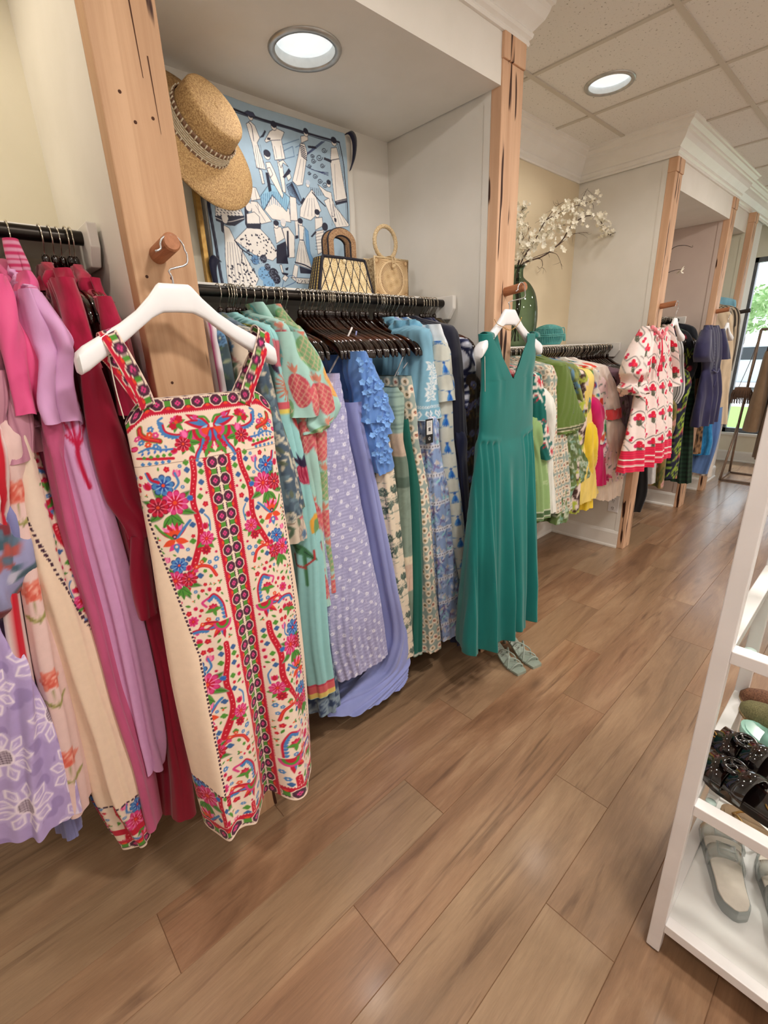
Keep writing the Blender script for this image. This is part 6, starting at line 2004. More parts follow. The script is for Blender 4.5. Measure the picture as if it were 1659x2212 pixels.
rod_garment('white_blouse', 'white blouse with floral shoulders and red sleeve cuffs', 'blouse', [(790, 1284, 1312), (830, 1300, 1326), (880, 1312, 1338)], mat=cloth('ivory_cotton', (226, 214, 206)), folds=FL, M=50, seed=65,
            parts=[dict(name='sleeve', rows=[(792, 1290, 1318), (830, 1306, 1334), (884, 1320, 1347)], hx=.05, xe=.005, N=50, M=40), dict(name='cuff', rows=[(882, 1318, 1348), (905, 1318, 1349)], hx=.05, xe=.008, N=50, M=12, mat=cloth('coral_red', (206, 66, 70)))], **A3, **lo)
rod_garment('lilac_blouse', 'dusty lilac blouse at the partition end of the crowded rod', 'blouse', [(800, 1326, 1350), (840, 1338, 1368), (880, 1344, 1372), (900, 1346, 1362)], mat=cloth('dusty_lilac', (150, 120, 140)), folds=FL, M=50, seed=66, **A3, **lo)
rod_garment('lilac_floral_dress', 'lilac and green floral dress ending the crowded rod', 'dress', [(850, 1322, 1350), (920, 1332, 1358), (980, 1336, 1366), (1018, 1342, 1372)], mat=PRINT, paint=tile(T_LILFL), folds=FL, M=70, seed=67, **A3, **lo)

# ---- fourth alcove
lo = dict(dens=36)
rod_garment('black_trousers', 'long black trousers under the berry-print dress', 'trousers', edge_rows([(900, 1400), (1000, 1398), (1070, 1396), (1108, 1382)], 3.80), mat=cloth('black_crepe', (18, 17, 20), rough=.7), folds=STIFF, M=40, seed=70, **A4, **lo)
rod_garment('white_lace_trousers', 'white lace trousers beside the black trousers', 'trousers', edge_rows([(880, 1420), (990, 1416), (1044, 1413)], 3.90), mat=cloth('lace_white_grey', (206, 204, 204), (190, 188, 190), scale=120), folds=STIFF, M=40, seed=71, **A4, **lo)
rod_garment('botanical_dress', 'olive botanical-print dress with big leaves', 'dress', edge_rows([(860, 1452), (985, 1441), (1054, 1434)], 4.03), mat=PRINT, paint=tile(T_OLV), folds=FL, M=70, seed=72, **A4, **lo)
rod_garment('vine_print_dress', 'navy dress with a lime green vine print', 'dress', edge_rows([(800, 1484), (900, 1476), (980, 1466), (1036, 1458)], 4.25), mat=PRINT, paint=tile(T_VINE), folds=FL, M=80, seed=73, **A4, **lo)
rod_garment('striped_shirt', 'white shirt with fine black stripes beside the berry-print dress', 'shirt', edge_rows([(730, 1466), (790, 1476), (850, 1476), (872, 1464)], 4.13), mat=PRINT, paint=striped((222, 220, 220), (40, 40, 44), .016, .72), folds=FL, M=50, seed=74, **A4, **lo)
rod_garment('dark_floral_blouse', 'black blouse with lime bamboo and red flower print', 'blouse', edge_rows([(716, 1484), (750, 1500), (790, 1505), (845, 1482), (960, 1468)], 4.38), mat=PRINT, paint=tile(T_DKVINE), folds=FL, M=80, seed=75, **A4, **lo)
rod_garment('dark_green_gown', 'dark green pleated gown reaching low beside the timber post', 'gown', edge_rows([(780, 1492), (850, 1498), (950, 1496), (1045, 1492)], 4.55), mat=PRINT, paint=striped((34, 62, 44), (20, 38, 30), .04, .5, 'v'), folds=[(110, .003, .012, 1, 1.0)], M=70, seed=76, **A4, **lo)
rod_garment('black_jacket', 'black jacket with elbow sleeves at the end of the dark rod', 'jacket', edge_rows([(706, 1498), (740, 1508), (790, 1517), (816, 1516)], 4.66), mat=cloth('black_denim', (24, 28, 36), rough=.8), folds=STIFF, M=40, seed=77, **A4, **lo)

# ---- fifth alcove
rod_garment('leopard_dress', 'black and tan spotted dress half hidden by the navy jumpsuit', 'dress', edge_rows([(820, 1524), (920, 1516), (980, 1510)], 4.99), mat=PRINT, paint=tile(floral((150, 116, 84), [(.01, 3, (40, 30, 26), (40, 30, 26), (150, 110, 80), 40, None)], size=.14, seed=4)), folds=FL, M=50, seed=80, **A5, **lo)
rod_garment('bright_blue_skirt', 'bright blue patterned skirt below the navy jumpsuit', 'skirt', edge_rows([(880, 1542), (920, 1538), (958, 1538), (984, 1530)], 5.06), mat=cloth('bright_blue', (30, 124, 190), (60, 150, 210), scale=80), folds=FL, M=40, seed=81, shoulder=False, **A5, **lo)
rod_garment('denim_skirt', 'mid blue denim skirt beside the navy jumpsuit', 'skirt', edge_rows([(880, 1560), (930, 1556), (975, 1546), (1024, 1530)], 5.15), mat=cloth('denim_blue', (96, 130, 186)), folds=FL, M=40, seed=82, shoulder=False, **A5, **lo)
rod_garment('white_trousers', 'white cotton trousers hanging lowest by the window', 'trousers', edge_rows([(850, 1562), (960, 1548), (1030, 1536)], 5.25), mat=cloth('offwhite_cotton', (222, 214, 206)), folds=FL, M=40, seed=83, **A5, **lo)
rod_garment('linen_blouse', 'cream linen blouse with ruffled neckline in the alcove by the window', 'blouse', edge_rows([(672, 1574), (720, 1582), (780, 1580), (850, 1572), (918, 1568)], 5.20), mat=cloth('cream_linen', (216, 196, 168)), folds=SOFT, M=50, seed=84, **A5, **lo)
rod_garment('striped_blouse', 'black and cream striped top behind the cream linen blouse', 'top', edge_rows([(665, 1592), (720, 1596), (770, 1588), (800, 1580)], 5.33), mat=PRINT, paint=striped((60, 52, 48), (206, 190, 166), .03), folds=FL, M=40, seed=85, **A5, **lo)
rod_garment('pale_blue_shirt', 'pale blue shirt folded at the top of the window alcove rod', 'shirt', edge_rows([(648, 1588), (670, 1588), (700, 1578)], 5.42), mat=cloth('pale_blue_cotton', (136, 190, 214)), folds=SOFT, M=30, seed=86, **A5, **lo)

# ------------------------------------------------------------------ shelf of the second alcove: mirror, printed scarf, hat, bags
SHZ = 1.694
GOLDF = pmat('brushed_gold_frame', (186, 146, 82), (206, 168, 100), scale=60, rough=.35, metal=.7)
t_ = thing('framed_board', 'gold-framed pale board leaning on the wall between the timber post and the printed scarf', 'frame', (XB + .03, .66, SHZ))
for lo, hi in (((XB + .012, .778, SHZ), (XB + .034, .796, 2.22)), ((XB + .012, .52, SHZ), (XB + .034, .538, 2.22)), ((XB + .012, .538, 2.202), (XB + .034, .778, 2.22)), ((XB + .012, .538, SHZ), (XB + .034, .778, SHZ + .018))):
    MB().box(lo, hi).build('frame_bar', GOLDF, t_, bevel=.002)
MB().box((XB + .006, .53, SHZ + .01), (XB + .014, .785, 2.21)).build('board', pmat('grey_cream_board', (196, 190, 172), (204, 198, 182), scale=10, rough=.7), t_)
MB().box((XB + .036, .655, SHZ), (XB + .040, .722, 1.945)).build('paper_card', pmat('white_card', (226, 224, 218), rough=.8), None)
tag(bpy.data.objects['paper_card'], 'plain white card standing in front of the gold-framed board', 'card')

XS = XB + .032
b = MB().box((XB, .812, SHZ), (XS - .004, 1.474, 2.308)); tag(b.build('canvas_board', pmat('white_canvas', (228, 224, 216), rough=.85, bump=.2, bscale=500), None, bevel=.003), 'white canvas board behind the blue printed scarf', 'board')

SB, SW, SN = (164, 190, 210), (238, 232, 226), (22, 24, 50)
SCV = Cv(.64, .62, 1500, SB)
SY0, SZ0 = .815, 2.312


def sp(x, y):
    q = at((420 + x / 4.608, 210 + y / 4.608), X=XS)
    return (q[1] - SY0, SZ0 - q[2])


def spoly(P, fill=SW, edge=SN, t=.0016):
    Q = [sp(*p) for p in P]
    SCV.poly(Q, fill)
    if edge is not None: SCV.line(Q + [Q[0]], t, edge)


def sline(P, c=SN, t=.0016, sm=True):
    Q = [sp(*p) for p in P]
    if sm and len(Q) > 2: SCV.curve(Q, t, c)
    else: SCV.line(Q, t, c)


def sdisc(x, y, r, c):
    q = sp(x, y); SCV.disc(q[0], q[1], r, c)


def head(x, y, hair=SN, r=.0105, face=(0, 8)):
    q = sp(x, y); f = sp(x + face[0], y + face[1] * 3)
    SCV.disc(f[0], f[1], r * .92, SN); SCV.disc(f[0], f[1], r * .80, SW); SCV.put(q[0], q[1], r, lambda X, Y: r - np.hypot(X, Y * 1.25), hair)


for o_, t0 in ((0, .007), (16, .0022)):
    sline([(380 - o_, 112 + o_), (700, 222 + o_), (1060, 345 + o_), (1430 - o_, 465 + o_)], SN, t0, False)
    sline([(1430 - o_, 465 + o_), (1470 - o_, 700), (1500 - o_, 1000), (1520 - o_, 1290)], SN, t0 * .6, False)
    sline([(60 + o_, 800), (130 + o_, 1060), (205 + o_, 1450), (285 + o_, 1880)], SN, t0 * 1.2, False)
# wall panelling, stair rail scrolls
for P in ([(860, 470), (1030, 420)], [(870, 530), (960, 490), (975, 590), (880, 610), (870, 530)], [(990, 500), (1040, 480), (1040, 560), (1000, 580)], [(860, 480), (870, 620)]): sline(P, (60, 92, 140), .0018, False)
for y0 in (0, 14, 28): sline([(1290 - y0, 450), (1180 - y0, 530), (1080 - y0 * .7, 600), (1060, 650), (1110, 700), (1200, 740), (1320, 790 - y0)], (40, 52, 96), .002)
for (cx, cy, r) in ((1230, 610, 34), (1280, 540, 28), (1170, 640, 26), (1130, 690, 20), (1260, 690, 24), (1190, 790, 26), (1240, 840, 26), (1290, 880, 30), (1130, 760, 18), (1160, 590, 22)):
    sline([(cx + r * (1 - k / 22) * cos(k * .55), cy + r * (1 - k / 22) * sin(k * .55)) for k in range(18)], SN, .0024)
for k in range(8): sline([(1150 + 20 * k, 900 + 4 * k), (1150 + 20 * k, 985)], SN, .002, False)
# figures: gowns, gloves, hats
spoly([(505, 250), (545, 222), (592, 268), (640, 390), (612, 440), (692, 712), (600, 690), (562, 450)]); spoly([(622, 700), (652, 716), (682, 850), (660, 852)]); head(548, 160, SN, .011); spoly([(484, 140), (520, 122), (575, 140), (602, 186), (540, 178)], (60, 66, 96)); sline([(530, 235), (560, 280), (580, 420)], SN, .0022); spoly([(640, 388), (668, 358), (690, 318), (700, 330), (676, 380)], SN)
for k in range(4): sline([(590 + 18 * k, 460), (610 + 20 * k, 690)], SN, .0009, False)
spoly([(738, 330), (800, 300), (882, 345), (850, 420), (882, 612), (780, 620), (750, 420), (700, 440), (686, 420)]); head(778, 262, SN, .0125); spoly([(800, 618), (850, 640), (895, 940), (868, 946), (830, 780)]); spoly([(815, 640), (860, 620), (912, 690), (860, 650), (840, 700)], SW)
sline([(748, 420), (840, 420)]); sline([(780, 480), (800, 600)], SN, .001); sline([(840, 480), (850, 600)], SN, .001); spoly([(716, 392), (742, 398), (738, 416), (712, 408)], SN)
spoly([(760, 972), (690, 1110), (762, 1205), (950, 1245), (930, 1110), (860, 1060)])
stripe_poly = [(730, 850), (640, 980), (680, 1120), (762, 960), (905, 1135), (942, 1000), (800, 875)]
spoly(stripe_poly, (150, 196, 222))
for k in range(14): sline([(660 + 18 * k, 930 + abs(k - 6) * 4), (664 + 19 * k, 1050 + abs(k - 6) * 10)], (40, 96, 150), .0017, False)
spoly([(690, 640), (732, 636), (772, 720), (872, 965), (862, 1002), (740, 800), (708, 740)]); head(705, 548, SN, .014); spoly([(690, 742), (716, 744), (752, 922), (728, 930)], SN); spoly([(700, 700), (730, 690), (760, 760), (740, 790)])
spoly([(1040, 462), (1085, 470), (1108, 560), (1065, 872), (1010, 880), (958, 832), (1010, 600)]); spoly([(1048, 392), (1118, 380), (1122, 432), (1050, 462)]); head(1102, 342, SN, .0115)
for k in range(7): sline([(1036 + 2 * k, 478 + 18 * k), (1080 + 4 * k, 500 + 22 * k)], SN, .0032, False)
spoly([(1118, 490), (1192, 500), (1205, 520), (1122, 508)], SN); sline([(1040, 620), (1000, 830)], SN, .001); sline([(1075, 600), (1050, 850)], SN, .001)
spoly([(1348, 520), (1402, 516), (1424, 620), (1505, 1050), (1385, 1060), (1338, 660)]); head(1378, 442, SN, .0135); spoly([(1280, 612), (1350, 640), (1345, 664), (1276, 630)], SN); spoly([(1388, 1050), (1502, 1022), (1504, 1058), (1392, 1086)], SN); sline([(1400, 1056), (1500, 1034)], SW, .0012, False); sline([(1380, 680), (1400, 1030)], SN, .001); sline([(1350, 640), (1424, 628)], SN, .0025)
spoly([(898, 868), (962, 838), (1010, 900), (1072, 1050), (1030, 1074), (930, 960)], (120, 150, 180))
for k in range(12): sline([(955, 850), (905 + 14 * k, 900 + 15 * k)], SN, .0019, False)
spoly([(860, 790), (918, 708), (938, 738), (880, 798)], SN); spoly([(896, 780), (930, 756), (946, 800), (916, 830)])
spoly([(935, 980), (1000, 1000), (1018, 1230), (945, 1225)]); spoly([(990, 1230), (1022, 1230), (1030, 1400), (1008, 1400)]); spoly([(1000, 1380), (1030, 1376), (1034, 1400), (1002, 1408)], SN)
spoly([(1100, 1000), (1160, 920), (1188, 960), (1252, 1140), (1150, 1232), (1040, 1190), (1046, 1100)]); head(1118, 850, (200, 210, 224), .010); spoly([(1044, 1050), (1076, 1000), (1090, 1012), (1062, 1064)], SN); sline([(1165, 950), (1230, 1030), (1292, 1095)], SN, .0042, False)
for k in range(4): sline([(1120 + 20 * k, 1010), (1080 + 40 * k, 1190)], SN, .001, False)
spoly([(1280, 1040), (1352, 1000), (1384, 1100), (1532, 1285), (1520, 1300), (1402, 1312), (1330, 1170)]); spoly([(1218, 872), (1300, 940), (1350, 960), (1380, 1200), (1356, 1200), (1330, 1020), (1290, 1000)]); head(1325, 856, SN, .0105); spoly([(1378, 1215), (1398, 1225), (1400, 1255), (1384, 1250)], SN)
for k in range(5): sline([(1360 + 8 * k, 1080), (1360 + 36 * k, 1290)], SN, .0009, False)
spoly([(520, 870), (600, 890), (650, 1000), (560, 1020)]); spoly([(550, 1020), (620, 1030), (760, 1230), (650, 1255), (570, 1160)]); sline([(590, 900), (640, 1150)], SN, .001); sline([(600, 1060), (700, 1230)], SN, .001)
spoly([(488, 985), (540, 1000), (525, 1262), (505, 1258)], SN); spoly([(505, 1250), (655, 1245), (652, 1302), (520, 1292)], SN); spoly([(515, 1150), (590, 1130), (640, 1180), (645, 1250), (520, 1250)]); head(535, 1068, SW, .013)
spoly([(520, 1292), (650, 1302), (740, 1400), (842, 1562), (780, 1620), (600, 1560), (400, 1420)])
rs = np.random.RandomState(3)
for k in range(70):
    q = rs.rand(2); x = 440 + 380 * q[0]; y = 1310 + 40 + 250 * q[1]
    if (y - 1300) > 0 and abs(x - 600) < 60 + (y - 1300) * .75: sdisc(x, y, .0017 + .0016 * rs.rand(), SN)
spoly([(200, 1080), (430, 1050), (492, 1185), (206, 1192)])
for i in range(7):
    for j in range(4): sline([(215 + 36 * i + 8 * (j % 2), 1090 + 26 * j), (225 + 36 * i + 8 * (j % 2), 1098 + 26 * j)], SN, .003, False)
spoly([(203, 1182), (492, 1172), (494, 1208), (400, 1272), (320, 1268), (214, 1228)], SN); sline([(206, 1200), (330, 1236), (490, 1194)], SW, .002)
spoly([(285, 1265), (345, 1300), (405, 1420), (470, 1500), (642, 1800), (610, 1870), (480, 1880), (340, 1850), (310, 1560), (300, 1400)]); head(300, 1196, SW, .0125); spoly([(258, 1230), (290, 1250), (286, 1350), (268, 1330)], SN)
sline([(400, 1420), (480, 1510), (640, 1600)], SN, .0042); sline([(480, 1510), (476, 1640)], SN, .003, False)
for k in range(7): sline([(330 + 22 * k, 1440), (350 + 38 * k, 1840)], SN, .0011, False)
for k in range(46): q = sp(345 + 270 * rs.rand(), 1640 + 220 * rs.rand()); SCV.leaf(q[0], q[1], .010, .0045, rs.rand() * 6.28, SN)
spoly([(780, 1292), (850, 1285), (892, 1400), (812, 1450)]); spoly([(818, 1470), (902, 1432), (935, 1652), (820, 1645)], SN); head(802, 1246, SN, .0115); spoly([(850, 1660), (870, 1660), (890, 1745), (872, 1742)])
spoly([(862, 1300), (922, 1288), (992, 1380), (1002, 1592), (942, 1594), (900, 1420)]); spoly([(912, 1330), (926, 1330), (946, 1580), (928, 1590)], SN); head(872, 1232, (226, 222, 222), .012); spoly([(908, 1700), (936, 1690), (930, 1715), (912, 1716)], SN); spoly([(870, 1740), (935, 1750), (925, 1770), (880, 1756)], SN)
spoly([(1045, 1420), (1092, 1430), (1130, 1560), (1175, 1722), (1010, 1652)]); sline([(1008, 1640), (1100, 1670), (1175, 1712)], SN, .005); head(1045, 1232, SN, .012); spoly([(1030, 1270), (1085, 1290), (1085, 1420), (1046, 1420)]); spoly([(1000, 1660), (1040, 1680), (1020, 1800), (970, 1800)])
spoly([(1050, 1680), (1176, 1730), (1160, 1760), (1060, 1750)], SN)
for k in range(4): sline([(1056 + 12 * k, 1440), (1030 + 36 * k, 1650)], SN, .001, False)
spoly([(1095, 1300), (1130, 1340), (1160, 1560), (1220, 1680), (1180, 1700), (1120, 1500)], (110, 160, 205), (40, 96, 150))
spoly([(1190, 1210), (1262, 1205), (1272, 1290), (1200, 1330)]); spoly([(1200, 1340), (1282, 1330), (1292, 1540), (1234, 1572)]); head(1212, 1150, SN, .0125); sdisc(1292, 1300, .0145, SN); spoly([(1160, 1390), (1200, 1340), (1212, 1352), (1172, 1396)], SN)
for k in range(6): sline([(1208, 1370 + 30 * k), (1280, 1350 + 34 * k)], SN, .0012, False)
for (x, y, r, c) in ((610, 1610, .016, (96, 140, 186)), (690, 1600, .014, SN), (700, 1752, .026, (120, 170, 214)), (730, 1680, .012, SN), (790, 1750, .020, SN), (815, 1800, .018, SN), (740, 1850, .024, (120, 170, 214))):
    sdisc(x, y, r, c)
    for k in range(26): sdisc(x + rs.normal() * r * 1500, y + rs.normal() * r * 1500, .0016, SN if c != SN else (120, 130, 150))
spoly([(960, 1790), (1172, 1808), (1150, 1862), (1030, 1850)])
for k in range(20): sdisc(1020 + 140 * rs.rand(), 1815 + 36 * rs.rand(), .0018, SN)
sline([(870, 1880), (900, 1800), (980, 1770), (1010, 1830), (900, 1880)], (40, 80, 140), .002); spoly([(870, 1800), (900, 1760), (935, 1790), (905, 1830)])
nv, nu = 400, 420
uu, vv = np.meshgrid(np.linspace(.0, .618, nu), np.linspace(.008, .614, nv))
rw_ = .003 * np.sin(uu * 22 + vv * 5) + .0025 * np.sin(vv * 31 + uu * 9)
Vs = np.stack([XS + .004 + rw_ * .7, SY0 + uu + .004 * np.sin(vv * 9), SZ0 - vv - .004 * np.sin(uu * 8) - .006 * (uu < 0)], -1).reshape(-1, 3)
idx = np.arange(nv * nu).reshape(nv, nu)
Fs = np.stack([idx[:-1, :-1], idx[1:, :-1], idx[1:, 1:], idx[:-1, 1:]], -1).reshape(-1, 4)
t_ = thing('printed_scarf', 'square blue and white silk scarf printed with ladies in gowns, pinned on the canvas board', 'scarf', (XS, 1.13, SHZ))
solid(mk('cloth_panel', Vs, Fs, PRINT_SATIN, t_, True, col=SCV.sample(uu.ravel(), vv.ravel())), .001)
NAVS = cloth('navy_silk_tab', (24, 26, 52), rough=.5)
for (yy, zz, a) in ((1.448, 2.262, 1), (.822, 1.76, -1)):
    P = [(XS + .006, yy - .012 * a, zz + .045), (XS + .016, yy + .008 * a, zz + .05), (XS + .018, yy + .024 * a, zz + .025), (XS + .014, yy + .020 * a, zz - .03), (XS + .006, yy + .004 * a, zz - .075)]
    MB().ribbon(smooth_path(P, 16), (0, .75 * a, .66), [.012 + .020 * sin(pi * k / 15) for k in range(16)], .0015).build('corner_fold', NAVS, t_, smooth=True)

# straw hat hung on the post side of the scarf
def hat():
    ax = np.array([.86, .28, .43]); ax /= np.linalg.norm(ax)
    c = at((424, 290), X=XB + .165)
    t__ = thing('straw_hat', 'tan straw boater hat with a cream and brown fringed band, hung beside the printed scarf', 'hat', (c[0], c[1], c[2] - .2))
    st = straw_mat('woven_straw', (208, 172, 118), (150, 112, 68))
    A = np.cross(ax, (0, 0, 1)); A /= np.linalg.norm(A); Bv = np.cross(ax, A)

    def ring(r, h, wob=0.0, n=72, sq=1.0):
        out = []
        for k in range(n):
            th = 2 * pi * k / n
            out.append(tuple(c + ax * (h + wob * (.007 * sin(2 * th + .6) + .004 * sin(3 * th) - .012)) + (A * cos(th) * r * sq + Bv * sin(th) * r)))
        return out
    prof = [(.209, -.010, 1.0), (.212, -.006, 1.0), (.210, -.002, 1.0), (.187, .001, .9), (.16, .002, .6), (.13, .003, .3), (.108, .005, .1), (.098, .010, 0)]
    m = MB(); m.loft([ring(r, h, w) for r, h, w in prof], cap=False)
    prof2 = [(.206, -.013, 1.0), (.16, -.004, .6), (.11, -.002, .1), (.09, -.002, 0)]
    m.loft([ring(r, h, w) for r, h, w in prof2][::-1], cap=False)
    m.build('brim', st, t__, smooth=True)
    prof = [(.099, .004), (.097, .03), (.094, .075), (.0915, .098), (.088, .104), (.080, .1065), (.05, .1075), (.02, .108), (.004, .1085)]
    m = MB(); m.loft([ring(r, h, 0, sq=1.0) for r, h in prof], cap=True); m.build('crown', st, t__, smooth=True)
    m = MB(); m.lathe([(.009, .1085), (.006, .1105), (0, .111)], c, 12, ax); m.build('crown_button', st, t__, smooth=True)
    bandm = straw_mat('cream_braid', (232, 222, 200), (206, 192, 164), scale=160)
    m = MB()
    for k in range(5):
        h0 = .010 + .0058 * k
        m.loft([ring(.1005, h0), ring(.1030, h0 + .0015), ring(.1030, h0 + .0040), ring(.0995, h0 + .0056)], cap=False)
    m.build('hat_band', bandm, t__, smooth=True)
    brown = straw_mat('brown_weave', (142, 108, 84), (110, 80, 60), scale=220)
    m = MB(); m.loft([ring(.1000, .0385), ring(.1022, .040), ring(.1012, .050), ring(.0982, .0515)], cap=False)
    m.loft([ring(.1015, .0015), ring(.1050, .003), ring(.1050, .010), ring(.1015, .0115)], cap=False); m.build('brown_border', brown, t__, smooth=True)
    m = MB()
    for k in range(40):
        th = 2 * pi * k / 40
        d = A * cos(th) + Bv * sin(th)
        m.tube([c + d * .1025 + ax * .0385, c + d * .1020 + ax * .0525], .0021, 6)
        th += pi / 40; d = A * cos(th) + Bv * sin(th)
        m.tube([c + d * .1055 + ax * .001, c + d * .1050 + ax * .013], .0021, 6)
    o_ = m.build('braid_stitches', bandm, t__, smooth=True); o_['kind'] = 'stuff'


hat()


def grid_panel(fn, nu, nv, cv=None, w=1, h=1):
    u, v = np.meshgrid(np.linspace(0, 1, nu), np.linspace(0, 1, nv))
    V = np.array([fn(a, b_) for a, b_ in zip(u.ravel(), v.ravel())])
    idx = np.arange(nu * nv).reshape(nv, nu)
    Fq = np.stack([idx[:-1, :-1], idx[:-1, 1:], idx[1:, 1:], idx[1:, :-1]], -1).reshape(-1, 4)
    col = cv.sample(u.ravel() * w, v.ravel() * h) if cv else None
    return V, Fq, col


# navy and straw diamond handbag
STR, NVY = (224, 200, 150), (34, 32, 44)
cb = Cv(.28, .13, 1300, (186, 154, 100))
rb = np.random.RandomState(6)
for i in range(7):
    for j in range(4):
        x, y = i * .047, j * .043 + (.0215 if i % 2 else 0)
        cb.rays(x, y, .0005, .036, 24, .0024, (240, 222, 180), rb.rand()); cb.disc(x, y, .004, (246, 230, 192))
for i in range(-4, 9):
    cb.line([(i * .047 + .0235, -.0215), (i * .047 + .0235 + .0705, .1505 - .0215 + .0)], .0042, NVY); cb.line([(i * .047 + .0235, -.0215), (i * .047 + .0235 - .0705, .1290)], .0042, NVY)
for e in ([(0, 0), (.28, 0)], [(0, .13), (.28, .13)]): cb.line(e, .012, NVY)
sd = Cv(.09, .13, 800, NVY)
for k in range(4): sd.rect(.014 + .018 * k, 0, .021 + .018 * k, .13, (206, 176, 96))
for k in range(26): sd.rect(0, k * .005, .09, k * .005 + .0012, (40, 36, 44))
xb0, xb1 = -.452, -.368
yb, ytp = (1.118, 1.388), (1.153, 1.356)
zb, zt = SHZ, 1.824
t_ = thing('straw_handbag', 'straw handbag with navy diamond stitching and an arched handle on the shelf', 'handbag', ((xb0 + xb1) / 2, 1.25, SHZ))
BAGM = print_mat('woven_straw_print', rough=.75, sheen=.0, bump=.9, bscale=420)
lerp = lambda a, b_, f: a + (b_ - a) * f


def bag_front(u, v):
    y0, y1 = lerp(ytp[0], yb[0], v), lerp(ytp[1], yb[1], v)
    return (lerp(xb1 - .012, xb1, v) + .004 * sin(pi * u), lerp(y0, y1, u), lerp(zt, zb, v))


V1, F1, C1 = grid_panel(bag_front, 220, 110, cb, .28, .13); mk('front_panel', V1, F1, BAGM, t_, col=C1)
V1, F1, C1 = grid_panel(lambda u, v: (lerp(xb0 + .012, xb0, v), lerp(lerp(ytp[1], yb[1], v), lerp(ytp[0], yb[0], v), u), lerp(zt, zb, v)), 60, 40, cb, .28, .13); mk('back_panel', V1, F1, BAGM, t_, col=C1)
for s, nm in ((0, 'side_panel'), (1, 'side_panel')):
    V1, F1, C1 = grid_panel(lambda u, v: (lerp(lerp(xb0 + .012, xb0, v), lerp(xb1 - .012, xb1, v), u), lerp(ytp[s], yb[s], v) + (-.006 if s == 0 else .006) * sin(pi * u), lerp(zt, zb, v)), 30, 40, sd, .09, .13); mk(nm, V1, F1, BAGM, t_, col=C1)
V1, F1, C1 = grid_panel(lambda u, v: (lerp(xb0 + .012, xb1 - .012, v), lerp(ytp[0], ytp[1], u), zt), 20, 8, sd, .09, .13); mk('top_panel', V1, F1, BAGM, t_, col=C1)
NVM = straw_mat('navy_cord', (40, 38, 52), (24, 22, 32), scale=300)
b = MB()
for P in ([bag_front(0, v) for v in np.linspace(0, 1, 8)], [bag_front(1, v) for v in np.linspace(0, 1, 8)], [bag_front(u, 0) for u in np.linspace(0, 1, 12)]): b.tube(P, .0045, 8)
b.build('cord_edge', NVM, t_, smooth=True)
yc, zc, rx, rz = 1.256, 1.878, .054, .036
for xx in (-.392, -.428):
    P = [(xx, yc - rx, zt)] + [(xx, yc - rx, zt + .02)] + [(xx, yc - rx * cos(a), zc + rz * sin(a)) for a in np.linspace(0, pi, 16)] + [(xx, yc + rx, zt + .02), (xx, yc + rx, zt)]
    P = smooth_path(P, 40)
    T = np.gradient(P, axis=0); Dd = np.cross(T, (1, 0, 0)); Dd /= np.linalg.norm(Dd, axis=1)[:, None]
    h_ = MB().ribbon(P, Dd, .022, .012).build('handle', straw_mat('handle_straw', (196, 160, 120), (130, 92, 66), scale=320), t_, smooth=False)
    b = MB(); b.tube(P + Dd * .0115, .0035, 7).tube(P - Dd * .0115, .0035, 7); b.build('handle_cord', NVM, t_, smooth=True)
MB().lathe([(0, .012), (.006, .010), (.008, .004), (.006, 0)], bag_front(.46, .10), 16, axis=(1, 0, 0)).build('clasp_bead', pmat('ivory_bead', (232, 216, 180), rough=.4), t_, smooth=True)

# natural straw handbag with a ring handle
cb = Cv(.19, .15, 1300, (222, 194, 152))
cx, cy = .095, .078
for (x, y) in ((.012, .012), (.178, .012), (.012, .138), (.178, .138)): cb.rays(x, y, .001, .06, 30, .0018, (150, 112, 74)); cb.disc(x, y, .007, (214, 184, 140))
cb.disc(cx, cy, .070, (214, 184, 140)); cb.disc(cx, cy, .064, (120, 84, 56)); cb.rays(cx, cy, .002, .064, 64, .0030, (226, 200, 158))
for k in range(4):
    a = k * pi / 2 + .35; cb.petals(cx + .030 * cos(a), cy + .030 * sin(a), .0, 5, STR)
    cb.put(cx + .031 * cos(a), cy + .031 * sin(a), .024, lambda X, Y: .019 - np.hypot(X, Y), (214, 186, 144)); cb.rays(cx + .026 * cos(a), cy + .026 * sin(a), .002, .022, 18, .0009, (160, 124, 84))
cb.ring(cx, cy, .067, .006, (232, 208, 168)); cb.disc(cx, cy, .006, (226, 198, 150))
for k in range(30): cb.rect(0, k * .005, .19, k * .005 + .0006, (206, 176, 132))
y0, y1, z0, z1, xf, xk = 1.402, 1.592, SHZ, 1.842, -.372, -.436
t_ = thing('straw_handbag', 'square natural straw handbag with a round ring handle on the shelf', 'handbag', ((xf + xk) / 2, 1.5, SHZ))
V1, F1, C1 = grid_panel(lambda u, v: (xf + .003 * sin(pi * u) * sin(pi * v), lerp(y0, y1, u), lerp(z1, z0, v)), 190, 150, cb, .19, .15); mk('front_panel', V1, F1, BAGM, t_, col=C1)
SSM = straw_mat('pale_straw_side', (224, 200, 156), (150, 116, 76), scale=170)
MB().box((xk, y0 + .002, z0), (xf - .003, y1 - .002, z1 - .001)).build('body', SSM, t_, bevel=.006)
ED = straw_mat('pale_straw_braid', (230, 208, 168), (190, 160, 116), scale=260)
b = MB()
for xx in (xf, xk): b.tube([(xx, y0, z0 + .004), (xx, y0, z1), (xx, y1, z1), (xx, y1, z0 + .004), (xx, y0, z0 + .004)], .0045, 8)
b.build('braided_edge', ED, t_, smooth=True)
rc = (-.404, 1.496, 1.905)
b = MB(); b.tube([(rc[0], rc[1] + .060 * cos(a), rc[2] + .060 * sin(a)) for a in np.linspace(0, 2 * pi, 49)], [.0075 + .0012 * (k % 2) for k in range(49)], 10, cap=False)
b.build('ring_handle', ED, t_, smooth=True)
